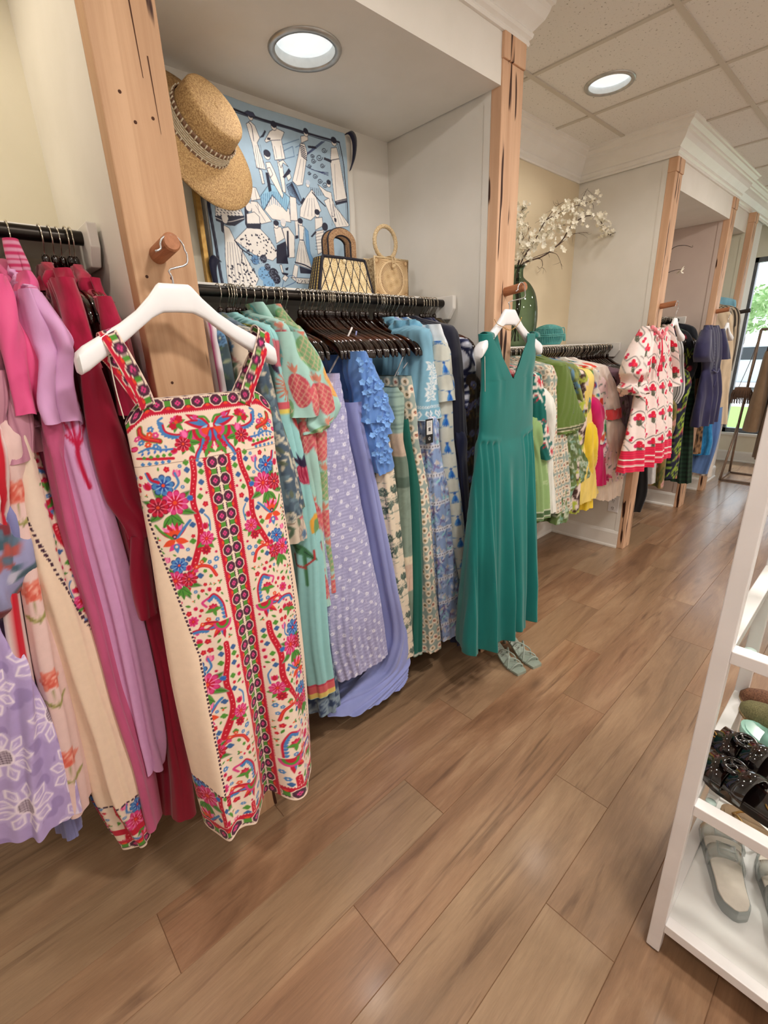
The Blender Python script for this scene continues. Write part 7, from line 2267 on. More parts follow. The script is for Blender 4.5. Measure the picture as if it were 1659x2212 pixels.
b = MB(); b.tube(smooth_path([(rc[0], rc[1], rc[2] - .052), (xf + .012, rc[1] - .008, z1 + .004), (xf + .012, rc[1] - .004, z1 - .028), (xf + .012, rc[1] + .006, z1 - .028), (xf + .012, rc[1] + .008, z1 + .004), (rc[0], rc[1] + .004, rc[2] - .052)], 26), .0022, 6)
b.lathe([(0, .009), (.007, .007), (.009, .002), (.008, -.006), (0, -.009)], (xf + .012, rc[1] + .001, z1 - .03), 14); b.build('tie_and_bead', ED, t_, smooth=True)

# ------------------------------------------------------------------ third alcove shelf: green glass vase with blossom, teal basket
SH3 = 1.480
m, t, bs = nodes_of('green_bottle_glass')
t.nodes.remove(bs)
tr = N(t, 'BsdfTransparent'); gl = N(t, 'BsdfGlossy', Roughness=.03); mxs = N(t, 'MixShader'); fr0 = N(t, 'LayerWeight', Blend=.5); fr = N(t, 'Math', operation='POWER'); fr.inputs[1].default_value = 3.0; t.links.new(fr0.outputs['Facing'], fr.inputs[0])
lw = N(t, 'LayerWeight', Blend=.5); rmp = N(t, 'ValToRGB'); t.links.new(lw.outputs['Facing'], rmp.inputs[0])
rmp.color_ramp.elements[0].color = (.46, .60, .50, 1); rmp.color_ramp.elements[1].color = (.13, .22, .165, 1)
t.links.new(rmp.outputs[0], tr.inputs[0])
sc_ = N(t, 'MapRange'); sc_.inputs['To Min'].default_value = .04; sc_.inputs['To Max'].default_value = .5; t.links.new(fr.outputs[0], sc_.inputs['Value'])
t.links.new(sc_.outputs[0], mxs.inputs[0]); t.links.new(tr.outputs[0], mxs.inputs[1]); t.links.new(gl.outputs[0], mxs.inputs[2])
t.links.new(mxs.outputs[0], t.nodes['Material Output'].inputs['Surface'])
VC = np.array([-.43, 2.545, SH3])
t_ = thing('glass_vase', 'tall dark green glass bottle vase on the shelf behind the pine post', 'vase', VC)
pv = [(0, 0), (.07, .0), (.088, .006), (.098, .03), (.112, .09), (.117, .15), (.113, .22), (.098, .285), (.07, .335), (.042, .362), (.028, .378), (.025, .40), (.026, .42), (.033, .432), (.034, .438), (.029, .438), (.022, .425)]
pv = [(r, h * .975) for r, h in pv]
MB().lathe(smooth_path(pv, 60), VC, 56).build('bottle', m, t_, smooth=True)
STEM = pmat('dark_branch_bark', (58, 42, 36), (80, 60, 50), scale=60, rough=.9)
PETL = pmat('cream_blossom', (238, 230, 206), (250, 246, 232), scale=30, rough=.7, sheen=.2)
bt = thing('blossom_branches', 'branches of cream-white artificial blossom standing in the green glass vase', 'branches', VC + np.array([0, 0, .03]))
NECK = VC + np.array([0, 0, .415])
rq = np.random.RandomState(21)


def bpt(p, dx): return at(p, X=-.43 + dx)


br = [([(1137, 578), (1176, 552), (1214, 520), (1232, 490), (1262, 468), (1288, 468), (1300, 482), (1310, 502), (1322, 508), (1345, 503)], .10, .0048), ([(1136, 574), (1154, 522), (1178, 478), (1206, 462), (1232, 448), (1262, 440), (1286, 432)], .04, .0040),
      ([(1134, 574), (1130, 520), (1124, 470), (1130, 446)], .0, .0034), ([(1136, 576), (1162, 520), (1196, 492), (1222, 486)], -.03, .0030), ([(1138, 578), (1176, 548), (1200, 548), (1210, 564), (1214, 582)], .06, .0024), ([(1135, 576), (1142, 520), (1140, 480)], -.05, .003),
      ([(1206, 530), (1228, 512), (1246, 504), (1272, 502)], .09, .0020), ([(1178, 478), (1200, 448), (1218, 436)], .03, .0020), ([(1250, 446), (1262, 420), (1270, 406)], .04, .0018), ([(1150, 560), (1168, 560), (1172, 574), (1164, 582)], .02, .0018), ([(1133, 574), (1124, 540), (1116, 500)], -.02, .0026)]
b = MB(); blo = []
for pts, dx, r in br:
    P = [bpt(p, dx * (k / (len(pts) - 1)) ** .7) for k, p in enumerate(pts)]
    if pts[0][0] < 1140 and pts[0][1] > 570:
        P = [VC + np.array([.03 * rq.normal(), .03 * rq.normal(), .03]), VC + np.array([.012 * rq.normal(), .012 * rq.normal(), .22]), NECK + np.array([0, .0, .0]) + rq.normal(size=3) * .006] + P[1:]
    Q = smooth_path(P, 40)
    b.tube(Q, np.linspace(r, r * .35, 40), 7)
    for k in range(12, 40):
        if Q[k][2] < NECK[2] + .03: continue
        for _ in range(6 if r > .0021 else 3):
            if rq.rand() < .78 - (k > 33) * .3: blo.append(Q[k] + rq.normal(size=3) * np.array([.018, .026, .020]))
    for _ in range(5):
        k = rq.randint(18, 39); e = Q[k] + rq.normal(size=3) * .03
        b.tube([Q[k], (Q[k] + e) / 2 + rq.normal(size=3) * .004, e], [r * .4, r * .3, r * .15], 5)
b.build('stems', STEM, bt, smooth=True)
b = MB()
for c in blo[:400]:
    n_ = rq.normal(size=3) + np.array([.8, -.9, .1]); n_ /= np.linalg.norm(n_); u = np.cross(n_, (0, 0, 1)); u /= np.linalg.norm(u); w = np.cross(n_, u); R = rq.uniform(.011, .020)
    for q in range(5):
        a = q * 2 * pi / 5 + c[1] * 90
        e = u * cos(a) + w * sin(a); s_ = -u * sin(a) + w * cos(a)
        b.add([c, c + e * R * .5 + s_ * R * .42 + n_ * R * .18, c + e * R + n_ * R * .42, c + e * R * .5 - s_ * R * .42 + n_ * R * .18], [(0, 1, 2, 3)])
o = b.build('blossoms', PETL, bt); o['kind'] = 'stuff'

BC = np.array([-.42, 2.905, SH3])
t_ = thing('wicker_basket_bag', 'round teal wicker basket with a lid and tassel beside the green glass vase', 'basket', BC)
TBK = pmat('teal_wicker', (84, 160, 158), (110, 184, 180), scale=40, rough=.6)
def bprof(f): return .052 + .040 * sin(pi * (.16 + .62 * f))
b = MB()
for k in range(52):
    a = 2 * pi * k / 52
    b.tube([BC + np.array([bprof(f) * cos(a), bprof(f) * sin(a), .003 + .095 * f]) for f in np.linspace(0, 1, 9)], .0019, 5)
for f in (0.02, .52, .62, .98): b.tube([BC + np.array([(bprof(f) + .001) * cos(a), (bprof(f) + .001) * sin(a), .003 + .095 * f]) for a in np.linspace(0, 2 * pi, 41)], .003, 6, cap=False)
b.build('ribs', TBK, t_, smooth=True)
b = MB(); 
for r in np.linspace(.012, .078, 9): b.tube([BC + np.array([r * cos(a), r * sin(a), .100 + .022 * (1 - (r / .08) ** 2)]) for a in np.linspace(0, 2 * pi, 33)], .0026, 5, cap=False)
for k in range(12):
    a = 2 * pi * k / 12; b.tube([BC + np.array([r * cos(a), r * sin(a), .100 + .022 * (1 - (r / .08) ** 2)]) for r in np.linspace(.01, .08, 5)], .002, 5)
b.build('lid', TBK, t_, smooth=True)
MB().lathe([(bprof(.1), .004), (bprof(.2) - .004, .02), (bprof(.6) - .004, .06), (bprof(.95) - .004, .095)], BC, 40).build('lining', cloth('basket_lining', (70, 140, 140)), t_, smooth=True)
b = MB(); tp = BC + np.array([.04, .075, .098])
b.tube(smooth_path([tp, tp + np.array([.012, .022, .004]), tp + np.array([.016, .030, -.03])], 10), .0028, 6); e = tp + np.array([.016, .030, -.03])
b.lathe([(.002, 0), (.006, -.004), (.007, -.012), (.009, -.045), (0, -.046)], e, 12); b.build('tassel', TBK, t_, smooth=True)

# twigs in the fourth alcove: the vase itself stands behind the post
tw = thing('blossom_twigs', 'thin bare twigs with a few pale petals reaching out from behind the narrow post', 'twigs', (-.42, 4.02, 1.667))
b = MB()
for pts in ([(1440, 560), (1450, 540), (1462, 532), (1480, 530), (1495, 534), (1496, 530)], [(1436, 590), (1450, 586), (1466, 582), (1472, 583)], [(1440, 570), (1446, 562), (1448, 556)]):
    P = [np.array([-.42, 4.02, 1.70]), np.array([-.38, 4.03, 1.95])] + [at(p, X=-.14) for p in pts]
    b.tube(smooth_path(P, 40), np.linspace(.004, .0014, 40), 6)
b.build('stems', STEM, tw, smooth=True)
b = MB(); q = at((1470, 585), X=-.14)
for k in range(5):
    e = rq.normal(size=3) * .02; b.add([q, q + e + np.array([0, .012, .0]), q + e * 1.6 + np.array([0, .03, -.004]), q + e * .6 + np.array([0, .014, -.012])], [(0, 1, 2, 3)])
b.build('petals', PETL, tw)
tag(MB().lathe([(0, 0), (.05, 0), (.07, .03), (.075, .10), (.05, .17), (.03, .20), (.035, .215), (.03, .215), (.02, .19), (0, .02)], (-.42, 4.02, 1.667), 28).build('small_vase', pmat('ceramic_white', (214, 208, 200), rough=.4), None, smooth=True), 'pale ceramic vase holding the thin twigs, behind the narrow post', 'vase')

# ------------------------------------------------------------------ grey-green sandals under the teal dress
SAGE = pmat('sage_leather', (146, 158, 146), (156, 168, 156), scale=40, rough=.42, bump=.1)
SAGED = pmat('sage_leather_strap', (150, 162, 152), (162, 174, 164), scale=60, rough=.38)
SILV = pmat('silver_print', (206, 210, 208), rough=.2, metal=.7)


def heel_sandal(toe, heel, side, label):
    """square-toed strappy sandal; toe and heel are floor points, side = +1 when the buckle is on the far side"""
    toe = np.array([toe[0], toe[1], 0.0]); heel = np.array([heel[0], heel[1], 0.0])
    d = toe - heel; L = np.linalg.norm(d); d /= L; s = np.array([-d[1], d[0], 0])
    t__ = thing('strappy_sandal', label, 'sandal', tuple((toe + heel) / 2), 'grey-green sandals under the teal dress')
    H = .050

    def zsole(f):   # f 0 toe .. 1 heel
        q = np.clip((f - .36) / .5, 0, 1); return .008 + H * (q * q * (3 - 2 * q))

    def half(f):
        return np.interp(f, [0, .02, .10, .25, .45, .62, .8, .93, 1.0], [.027, .030, .034, .0385, .031, .026, .028, .024, .010])
    fs = np.concatenate([np.linspace(0, .05, 4), np.linspace(.08, .92, 20), np.linspace(.94, 1, 5)])
    rings = []
    for f in fs:
        c = toe - d * L * f; h = half(f); z = zsole(f)
        ctr = s * (.004 * sin(pi * f) * side)
        rings.append([tuple(c + ctr + s * x + np.array([0, 0, zz])) for x, zz in ((-h, z), (-h * .96, z + .006), (h * .96, z + .006), (h, z), (h * .92, z - .008), (-h * .92, z - .008))])
    MB().loft(rings).build('sole', SAGE, t__, smooth=True).modifiers.new('es', 'EDGE_SPLIT')
    hc = toe - d * L * .93
    MB().loft([[tuple(hc + s * w * cos(a) + d * w * .9 * sin(a) + np.array([0, 0, z])) for a in np.linspace(0, 2 * pi, 13)[:-1]] for z, w in ((0, .010), (.012, .009), (.035, .013), (.052, .019))]).build('heel', SAGE, t__, smooth=True)

    def P(f, x, up): return toe - d * L * f + s * x * half(f) + np.array([0, 0, zsole(f) + .006 + up])
    def strapline(pts, w=.0034, nm='strap'): MB().tube(smooth_path([P(*p) for p in pts], 22), w, 7).build(nm, SAGED, t__, smooth=True)
    strapline([(.17, -1, -.004), (.15, -.5, .018), (.14, .2, .024), (.13, .8, .012), (.135, 1, -.004)], .0042, 'toe_strap')
    strapline([(.36, -1, -.004), (.32, -.6, .030), (.27, .1, .036), (.20, .8, .018), (.19, 1, -.004)])
    strapline([(.24, -1, -.004), (.30, -.5, .036), (.42, .2, .055), (.52, .85, .040), (.55, 1, -.004)])
    strapline([(.60, -1, -.004), (.50, -.55, .05), (.40, .1, .055), (.33, .8, .030), (.32, 1, -.004)])
    strapline([(.66, -1, -.004), (.62, -.9, .045), (.60, -.2, .075), (.68, .8, .085), (.86, .9, .080), (1.0, .1, .078), (.92, -.9, .075), (.72, -1.0, .070), (.60, -.4, .078)], .0028, 'ankle_strap')
    strapline([(.86, side * 1, -.004), (.88, side * .95, .05), (.90, side * .9, .08)], .0028, 'heel_strap')
    q = P(.74, -1.0, .072); b_ = MB(); b_.tube([q + d * .006 * cos(a) + np.array([0, 0, .006 * sin(a)]) for a in np.linspace(0, 2 * pi, 13)], .0012, 5, cap=False); b_.build('buckle', SILV, t__, smooth=True)
    b_ = MB()
    for k in range(5):
        f0 = .52 + .055 * k; p0, p1 = P(f0, -.45, .0012), P(f0 + .02, .35, .0012); p2 = P(f0 + .035, -.3, .0012)
        b_.ribbon([p0, p1], d, .004, .0006).ribbon([p1, p2], d, .003, .0006)
    b_.build('foil_lettering', SILV, t__)


heel_sandal((.236, 1.695), (-.002, 1.752), 1, 'grey-green strappy sandal with a square toe, the one nearer the lavender dresses')
heel_sandal((.262, 1.79), (.016, 1.858), 1, 'grey-green strappy sandal with a square toe, the one closer to the yellow dress')

# ------------------------------------------------------------------ white shoe rack with glass shelves
RX0, RX1, RY0, RY1, PW = 1.032, 1.62, .985, 1.505, .030
RKM = pmat('white_powder_coat', (232, 228, 228), (238, 234, 234), scale=10, rough=.4)
t_ = thing('shoe_rack', 'white metal shoe display rack with glass shelves standing on the wood floor', 'rack', ((RX0 + RX1) / 2, (RY0 + RY1) / 2, 0))
for x in (RX0, RX1 - PW):
    for y in (RY0, RY1 - PW):
        MB().box((x, y, .006), (x + PW, y + PW, 1.72)).build('post', RKM, t_, bevel=.002)
        MB().lathe([(0, 0), (.013, 0), (.014, .007), (0, .007)], (x + PW / 2, y + PW / 2, 0), 14).build('foot_pad', pmat('grey_foot_pad', (120, 120, 122), rough=.6), t_, smooth=True)
for k, z in enumerate((.085, .485, .885, 1.285, 1.69)):
    for lo, hi in (((RX0 + PW, RY0, z), (RX1 - PW, RY0 + PW, z + .028)), ((RX0 + PW, RY1 - PW, z), (RX1 - PW, RY1, z + .028)), ((RX0, RY0 + PW, z), (RX0 + PW, RY1 - PW, z + .028)), ((RX1 - PW, RY0 + PW, z), (RX1, RY1 - PW, z + .028))):
        MB().box(lo, hi).build('rail', RKM, t_, bevel=.002)
    if k == 0:
        MB().box((RX0 + PW * .9, RY0 + PW * .9, z + .004), (RX1 - PW * .9, RY1 - PW * .9, z + .022)).build('bottom_board', pmat('white_board_lacquer', (232, 230, 228), (238, 236, 234), scale=6, rough=.25), t_, bevel=.001)
    else:
        MB().box((RX0 + PW, RY0 + PW, z + .018), (RX1 - PW, RY1 - PW, z + .024)).build('glass_shelf', CLEAR, t_)
        for x in (RX0 + PW + .022, RX1 - PW - .022):
            MB().lathe([(0, .0), (.010, 0), (.010, .005), (0, .005)], (x, RY0 + PW + .018, z + .0125), 16).build('shelf_pad', pmat('clear_pad', (214, 226, 222), rough=.3), t_, smooth=True)


def slide(name, toe, heel, z, label, sole_m, foot_m, strap_fn, Lz=.020, wid=.044, pointy=.0, group=None, flip=1):
    toe = np.array([toe[0], toe[1], z]); heel = np.array([heel[0], heel[1], z])
    d = toe - heel; L = np.linalg.norm(d); d /= L; s = np.array([-d[1], d[0], 0]) * flip
    t__ = thing(name, label, 'sandal', tuple((toe + heel) / 2), group)

    def half(f): return wid * np.interp(f, [0, .015, .05, .12, .28, .5, .72, .88, .96, 1.0], [.12, .36, .62 - pointy, .84 - pointy, 1.0, .82, .72, .72, .52, .10])
    fs = np.concatenate([np.linspace(0, .06, 6), np.linspace(.09, .9, 24), np.linspace(.92, 1, 6)])
    def ringset(z0, z1, k):
        out = []
        for f in fs:
            c = toe - d * L * (.5 + (f - .5) * k); h = half(f) * k; cu = s * .006 * sin(pi * f * 1.2)
            out.append([tuple(c + cu + s * x + np.array([0, 0, zz])) for x, zz in ((-h, z0), (-h, z1 - .002), (-h * .95, z1), (h * .95, z1), (h, z1 - .002), (h, z0))])
        return out
    MB().loft(ringset(.0, Lz, 1.0)).build('sole', sole_m, t__, smooth=True).modifiers.new('es', 'EDGE_SPLIT')
    MB().loft(ringset(Lz, Lz + .003, .93)).build('footbed', foot_m, t__, smooth=True).modifiers.new('es', 'EDGE_SPLIT')

    def P(f, x, up): return toe - d * L * f + s * (x * half(f)) + s * .006 * sin(pi * f * 1.2) + np.array([0, 0, Lz + .003 + up])
    strap_fn(P, d, s, t__)
    return t__


def arch_strap(P, d, f0, f1, hgt, w, mat, t__, name='strap', th=.003, ex=1.02):
    pts = [P(f0 + (f1 - f0) * q, ex * -cos(pi * q), -.012 + (hgt + .012) * sin(pi * q) ** .6) for q in np.linspace(0, 1, 19)]
    MB().ribbon(pts, d, w, th).build(name, mat, t__, smooth=True)


JEL = pmat('clear_jelly_plastic', (196, 208, 204), rough=.12, trans=.75, ior=1.25)
m, t, bs = nodes_of('clear_jelly'); t.nodes.remove(bs)
tr = N(t, 'BsdfTransparent'); gl = N(t, 'BsdfGlossy', Roughness=.08); df = N(t, 'BsdfDiffuse'); mx1 = N(t, 'MixShader'); mx2 = N(t, 'MixShader')
tr.inputs[0].default_value = (.93, .95, .945, 1); df.inputs[0].default_value = L4((206, 212, 210)); mx1.inputs[0].default_value = .28
lw = N(t, 'LayerWeight', Blend=.35); t.links.new(tr.outputs[0], mx1.inputs[1]); t.links.new(df.outputs[0], mx1.inputs[2])
pw_ = N(t, 'Math', operation='POWER'); pw_.inputs[1].default_value = 2.5; t.links.new(lw.outputs['Facing'], pw_.inputs[0]); t.links.new(pw_.outputs[0], mx2.inputs[0]); t.links.new(mx1.outputs[0], mx2.inputs[1]); t.links.new(gl.outputs[0], mx2.inputs[2]); t.links.new(mx2.outputs[0], t.nodes['Material Output'].inputs['Surface'])
JEL = m
JFOOT = pmat('pale_footbed', (216, 206, 194), (222, 212, 200), scale=60, rough=.5)


def jelly_straps(P, d, s, t__):
    for f0 in (.30, .52):
        arch_strap(P, d, f0, f0 + .01, .034, .042, JEL, t__, 'strap', .004)
        c = P(f0 + .004, .05, .037)
        for k in (0,):
            b_ = MB(); q = [c + d * a * .020 + s * e * .020 for a, e in ((-1, -1), (1, -1), (1, 1), (-1, 1), (-1, -1))]
            b_.tube(q, .0028, 6); b_.tube([c - s * .02, c + s * .02], .0016, 5)
            b_.build('buckle', JEL, t__, smooth=True)


BZ = .107
slide('jelly_sandal', (1.078, 1.392), (1.176, 1.118), BZ, 'clear jelly sandal with two buckles on the white bottom board, its whole length in view', JEL, JFOOT, jelly_straps, wid=.050, Lz=.026)
slide('jelly_sandal', (1.205, 1.372), (1.298, 1.098), BZ, 'clear jelly sandal on the white bottom board, partly cut by the frame edge', JEL, JFOOT, jelly_straps, wid=.050, Lz=.026, flip=-1)
TSH = pmat('glossy_black_tortoise', (16, 9, 9), (70, 26, 12), scale=26, rough=.08, coat=.8, lo=.55, hi=.85)
GLD = pmat('gold_script', (196, 150, 84), rough=.35, metal=.7)


def logo_straps(P, d, s, t__):
    # cut-out leaf shaped upper: two broad bands joined by a medallion, and gold script on the footbed
    arch_strap(P, d, .19, .22, .026, .050, TSH, t__, 'strap', .005); arch_strap(P, d, .43, .40, .040, .040, TSH, t__, 'strap', .005)
    c = P(.305, .0, .036); b_ = MB()
    b_.tube([c + d * .021 * cos(a) + s * .021 * sin(a) for a in np.linspace(0, 2 * pi, 25)], .0055, 8, cap=False)
    for k in range(4):
        a = k * pi / 2 + .78; b_.tube(smooth_path([c, c + d * .010 * cos(a) + s * .010 * sin(a + .6), c + d * .020 * cos(a) + s * .019 * sin(a)], 8), .0045, 7)
    b_.build('medallion', TSH, t__, smooth=True)
    for f0, sc in ((.07, .6), (.62, 1.0), (.72, 1.0), (.82, 1.0)):
        c = P(f0, -.1, .0012)
        pts = [c + d * sc * .016 * cos(a * 1.3) * (1 - a / 12) + s * sc * .020 * sin(a) * (1 - a / 14) for a in np.linspace(.4, 6.6, 22)]
        MB().tube(pts, .0016 * sc + .0004, 5).build('gold_script', GLD, t__, smooth=True)


SZ2 = .510
slide('jelly_thong_sandal', (1.026, 1.128), (1.28, 1.045), SZ2, 'glossy dark tortoiseshell sandal with gold script at the edge of the glass shelf', TSH, TSH, logo_straps, wid=.046)
slide('jelly_thong_sandal', (1.024, 1.222), (1.285, 1.165), SZ2, 'glossy dark tortoiseshell sandal set back beside the mint green sandal', TSH, TSH, logo_straps, wid=.046)


def loafer(name, toe, heel, z, label, mat, trim, group=None, sole=None):
    toe = np.array([toe[0], toe[1], z]); heel = np.array([heel[0], heel[1], z])
    d = toe - heel; L = np.linalg.norm(d); d /= L; s = np.array([-d[1], d[0], 0])
    t__ = thing(name, label, 'shoe', tuple((toe + heel) / 2), group)
    half = lambda f: .042 * np.interp(f, [0, .02, .06, .14, .28, .5, .75, .9, .97, 1], [.1, .34, .58, .84, 1, .84, .76, .7, .5, .12])
    fs = np.concatenate([np.linspace(0, .08, 6), np.linspace(.12, .9, 18), np.linspace(.93, 1, 5)])
    MB().loft([[tuple(toe - d * L * f + s * x * half(f) + np.array([0, 0, zz])) for x, zz in ((-1, 0), (-1, .012), (1, .012), (1, 0))] for f in fs]).build('sole', sole or straw_mat('rope_sole', (206, 180, 134), (150, 120, 80), scale=240), t__, smooth=True)
    hgt = lambda f: .012 + np.interp(f, [0, .05, .15, .35, .42, .5, .8, 1], [.006, .022, .034, .048, .044, .030, .030, .036])
    rings = []
    for f in fs:
        h = half(f) * 1.02; H = hgt(f); op = f > .40
        rr_ = []
        for a in np.linspace(0, pi, 15):
            x, zz = cos(a) * h, .010 + (H - .010) * sin(a) ** .7
            if op: zz = min(zz, .010 + (H - .010) * .86) if abs(cos(a)) > .55 else .018
            rr_.append(tuple(toe - d * L * f + s * x + np.array([0, 0, zz])))
        rings.append(rr_ + [tuple(toe - d * L * f + s * -h * .9 + np.array([0, 0, .006])), tuple(toe - d * L * f + s * h * .9 + np.array([0, 0, .006]))])
    MB().loft(rings).build('upper', mat, t__, smooth=True)
    b_ = MB(); pts = [toe - d * L * .40 + s * half(.4) * -cos(a) + np.array([0, 0, .012 + (hgt(.38)) * sin(a) ** .6 - .004]) for a in np.linspace(.12, pi - .12, 20)]
    b_.tube(pts, [.0042 + .0012 * (k % 2) for k in range(20)], 7)
    c = toe - d * L * .36 + np.array([0, 0, hgt(.36) + .004])
    for sg in (-1, 1): b_.tube(smooth_path([c, c + s * sg * .016 + d * .004, c + s * sg * .014 + d * .014, c + d * .004], 12), .0028, 6)
    b_.build('bow_trim', trim, t__, smooth=True)


OLVM = straw_mat('olive_woven', (140, 132, 92), (104, 98, 64), scale=330)
CORD = straw_mat('cream_cord_trim', (224, 212, 184), (180, 166, 136), scale=300)
loafer('slip_on_shoe', (1.060, 1.408), (1.30, 1.30), SZ2, 'olive woven slip-on with a cream cord bow on the glass shelf', OLVM, CORD)
loafer('slip_on_shoe', (1.048, 1.462), (1.29, 1.385), SZ2, 'brown woven slip-on, furthest back on the glass shelf', straw_mat('brown_woven', (146, 100, 72), (96, 60, 42), scale=300), straw_mat('brown_trim', (110, 66, 44), (80, 46, 30), scale=300))
TANM = pmat('tan_leather', (150, 118, 86), (164, 132, 98), scale=30, rough=.5)


def thong(P, d, s, t__):
    m_ = pmat('gold_thong', (206, 160, 96), rough=.3, metal=.7)
    for sg in (-1, 1): MB().tube(smooth_path([P(.12, .05, 0), P(.2, sg * .45, .020), P(.38, sg * .98, .016), P(.45, sg * 1.02, -.012)], 16), .0035, 7).build('thong_strap', m_, t__, smooth=True)


slide('thong_sandal', (1.075, 1.452), (1.33, 1.36), BZ, 'tan thong sandal on the bottom board, seen through the glass shelf', TANM, TANM, thong, Lz=.012)
JGR = pmat('mint_jelly', (150, 206, 190), (170, 220, 206), scale=20, rough=.12, coat=.5)
def mint_straps(P, d, s, t__):
    arch_strap(P, d, .30, .31, .034, .042, JGR, t__, 'strap', .004); arch_strap(P, d, .54, .55, .036, .040, JGR, t__, 'strap', .004)
    b_ = MB(); c = P(.30, .1, .038); b_.tube([c + d * a * .017 + s * e * .017 for a, e in ((-1, -1), (1, -1), (1, 1), (-1, 1), (-1, -1))], .003, 6); b_.build('buckle', JGR, t__, smooth=True)
slide('jelly_sandal', (1.078, 1.328), (1.34, 1.235), SZ2, 'mint green jelly sandal on the glass shelf, in front of the olive slip-on', JGR, JGR, mint_straps, wid=.042)
loafer('slip_on_shoe', (1.085, 1.352), (1.33, 1.19), .910, 'pale grey slip-on shoe on the higher glass shelf', pmat('grey_suede', (176, 170, 164), (186, 180, 174), scale=60, rough=.9), CORD)

# ------------------------------------------------------------------ clothing stand in front of the window
STM = pmat('taupe_metal', (140, 118, 104), (156, 134, 118), scale=30, rough=.4, metal=.5)
t_ = thing('clothing_stand', 'taupe metal clothing stand in front of the bright window', 'clothing stand', (.6, 6.25, 0))
sx0, sx1 = .035, 1.25
b_ = MB()
for x in (sx0, sx1):
    for yy in (6.05, 6.46): MB().tube([(x - .01, yy, .012), (x + .02, 6.25, .62)], .012, 8).build('leg', STM, t_, smooth=True)
    MB().tube([(x + .02, 6.25, .60), (x + .045, 6.25, 1.55)], .013, 10).build('upright', STM, t_, smooth=True)
    MB().tube([(x - .01, 6.05, .012), (x - .01, 6.46, .012)], .011, 8).build('foot_bar', STM, t_, smooth=True)
for yy in (6.05, 6.46): MB().tube([(sx0, yy, .012), (sx1, yy, .012)], .011, 8).build('base_bar', STM, t_, smooth=True)
MB().tube([(sx0 + .045, 6.25, 1.55), (sx1 + .045, 6.25, 1.55)], .014, 10).build('top_bar', STM, t_, smooth=True)


def stand_garment(name, label, cat, x, rows, mat, paint=None, seed=0, folds=None):
    """hangs on the stand's bar, facing along the bar: rows (z, half width in y, half thickness in x)"""
    t__ = thing(name, label, cat, (x, 6.25, rows[-1][0]), 'clothes on the taupe stand')
    rw = [(z, 0, a, 0, b) for z, a, b in rows]
    hang('body', rw, mat, t__, frame=lambda P: np.stack([x + P[:, 1], 6.25 + P[:, 0], P[:, 2]], 1), M=70, svals=np.linspace(0, 1, 90, endpoint=False), folds=folds or [(70, .002, .010, 0, 1.0), (130, .0, .004, 2, 1.0)], paint=paint, seed=seed, hem=.008)


TAU = cloth('taupe_pleat', (128, 104, 80), (140, 116, 92), rough=.7)
stand_garment('pleated_dress', 'long taupe pleated dress, first on the clothing stand', 'dress', .20, [(1.40, .05, .012), (1.34, .19, .03), (1.10, .19, .05), (.80, .21, .07), (.56, .23, .085)], TAU, seed=1)
stand_garment('pleated_dress', 'longer brown pleated skirt dress behind the first on the clothing stand', 'dress', .34, [(1.40, .05, .012), (1.34, .19, .03), (1.05, .19, .05), (.60, .22, .08), (.28, .24, .09)], cloth('brown_pleat', (112, 88, 66), (124, 100, 78)), seed=2)
stand_garment('sequin_blouse', 'grey and gold sequinned blouse on the clothing stand', 'blouse', .48, [(1.40, .05, .012), (1.34, .20, .04), (1.1, .21, .07), (.95, .21, .08), (.78, .19, .06)], PRINT, paint=tile(floral((122, 108, 92), [(.02, 6, (186, 146, 66), (110, 80, 40), (210, 180, 110), 8, None)], [((150, 140, 126), .03, .008, 30)], seed=33)), seed=3)
stand_garment('wrap_dress', 'dark brown wrap dress behind the sequinned blouse on the stand', 'dress', .62, [(1.40, .05, .012), (1.34, .2, .03), (1.0, .2, .05), (.45, .23, .07)], cloth('dark_brown', (86, 68, 52)), seed=4)
pst = tort_proto('clothes_hanger', 'clothes hanger on the taupe clothing stand by the window', 'hangers on the taupe stand', 0)
for i, x in enumerate((.20, .34, .48, .62)):
    o = pst if i == 0 else dup(pst)
    o.location = (x, 6.25, 1.55); o.rotation_euler = (0, 0, pi / 2)
t_ = thing('fringed_bag', 'small brown fringed bag hanging from the end of the clothing stand', 'bag', (.03, 6.18, .86))
b_ = MB(); c = np.array([.045, 6.16, .93])
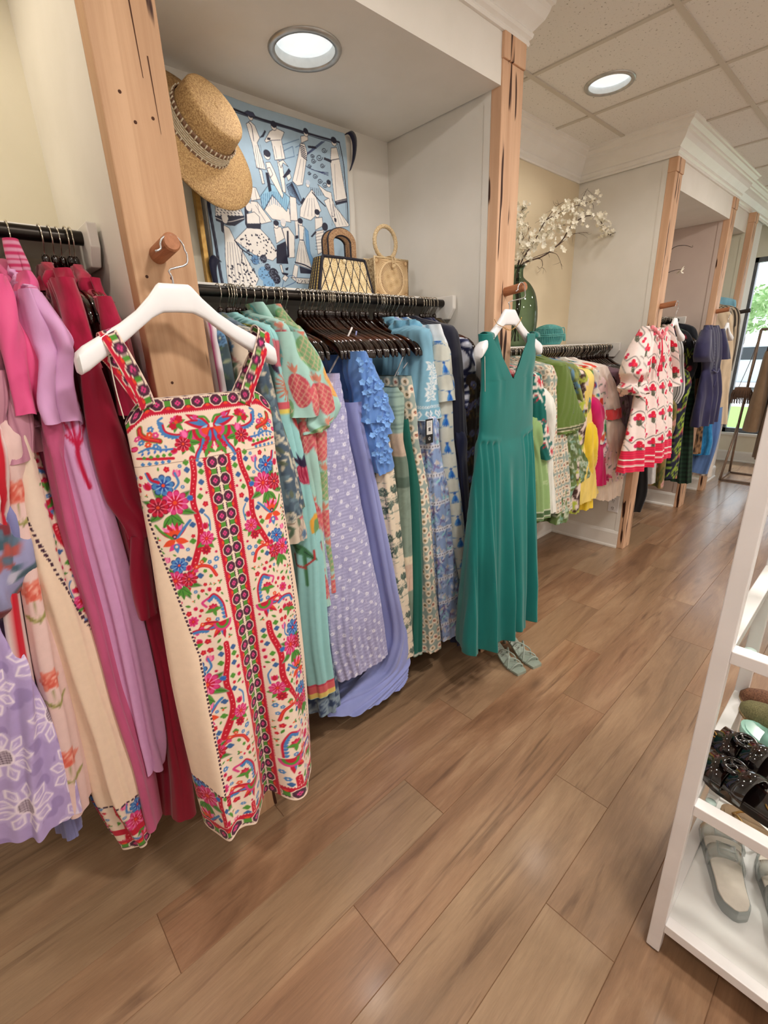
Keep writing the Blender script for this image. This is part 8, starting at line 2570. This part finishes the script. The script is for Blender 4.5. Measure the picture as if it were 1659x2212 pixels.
b_.loft([[tuple(c + np.array([.085 * sx_ * k, .022 * cos(a) * k, z])) if False else tuple(c + np.array([.075 * k * cos(a), .030 * k * sin(a), z])) for a in np.linspace(0, 2 * pi, 17)[:-1]] for z, k in ((.06, .5), (.055, .9), (.02, 1.05), (-.03, 1.0), (-.05, .8))]); b_.build('pouch', cloth('brown_suede', (104, 78, 62)), t_, smooth=True)
b_ = MB()
for k in range(46):
    a = 2 * pi * k / 46; p = c + np.array([.080 * cos(a), .034 * sin(a), .03 - .04 * (k % 2)])
    b_.tube([p, p + np.array([.012 * cos(a), .008 * sin(a), -.04]), p + np.array([.010 * cos(a), .01 * sin(a), -.10])], .004, 5)
b_.build('fringe', cloth('brown_suede_dark', (92, 68, 54)), t_, smooth=True)
b_ = MB(); b_.tube(smooth_path([c + np.array([-.04, 0, .05]), (.055, 6.235, 1.30), (.080, 6.25, 1.565), (.085, 6.262, 1.30), c + np.array([.04, .01, .05])], 30), .003, 6); b_.build('strap', cloth('brown_cord', (96, 74, 60)), t_, smooth=True)

# ------------------------------------------------------------------ details that belong to one part of a thing sit one level below that part
SUB = {'strap_notch': 'bar', 'screw_holes': 'board', 'drying_crack': 'board', 'paper_label': 'card', 'barcode': 'card', 'emblem': 'card', 'socket': 'cover_plate', 'slots': 'cover_plate',
       'handle_cord': 'handle', 'clasp_bead': 'front_panel', 'tie_and_bead': 'ring_handle', 'brown_border': 'hat_band', 'braid_stitches': 'hat_band', 'crown_button': 'crown',
       'buttons': 'body', 'waist_tie': 'body', 'neck_tassel': 'body', 'ruffled_neckline': 'body', 'care_label': 'gown', 'shoulder_fold': 'gown', 'cuff': 'sleeve', 'medallion': 'strap',
       'foil_lettering': 'sole', 'gold_script': 'footbed', 'bow_trim': 'upper', 'window': 'body', 'shelf_pad': 'glass_shelf', 'fringe': 'pouch', 'corner_fold': 'cloth_panel'}
base = lambda o: o.name.split('.')[0]
for root in [o for o in SC.objects if o.parent is None and o.type == 'EMPTY']:
    kids = list(root.children)
    by = {}
    for k in kids: by.setdefault(base(k), []).append(k)
    for nm, lst in by.items():
        tgt = SUB.get(nm)
        if nm == 'buckle': tgt = 'ankle_strap' if 'ankle_strap' in by else 'strap'
        if tgt and tgt in by:
            for i, k in enumerate(lst): k.parent = by[tgt][min(i * len(by[tgt]) // len(lst), len(by[tgt]) - 1)]
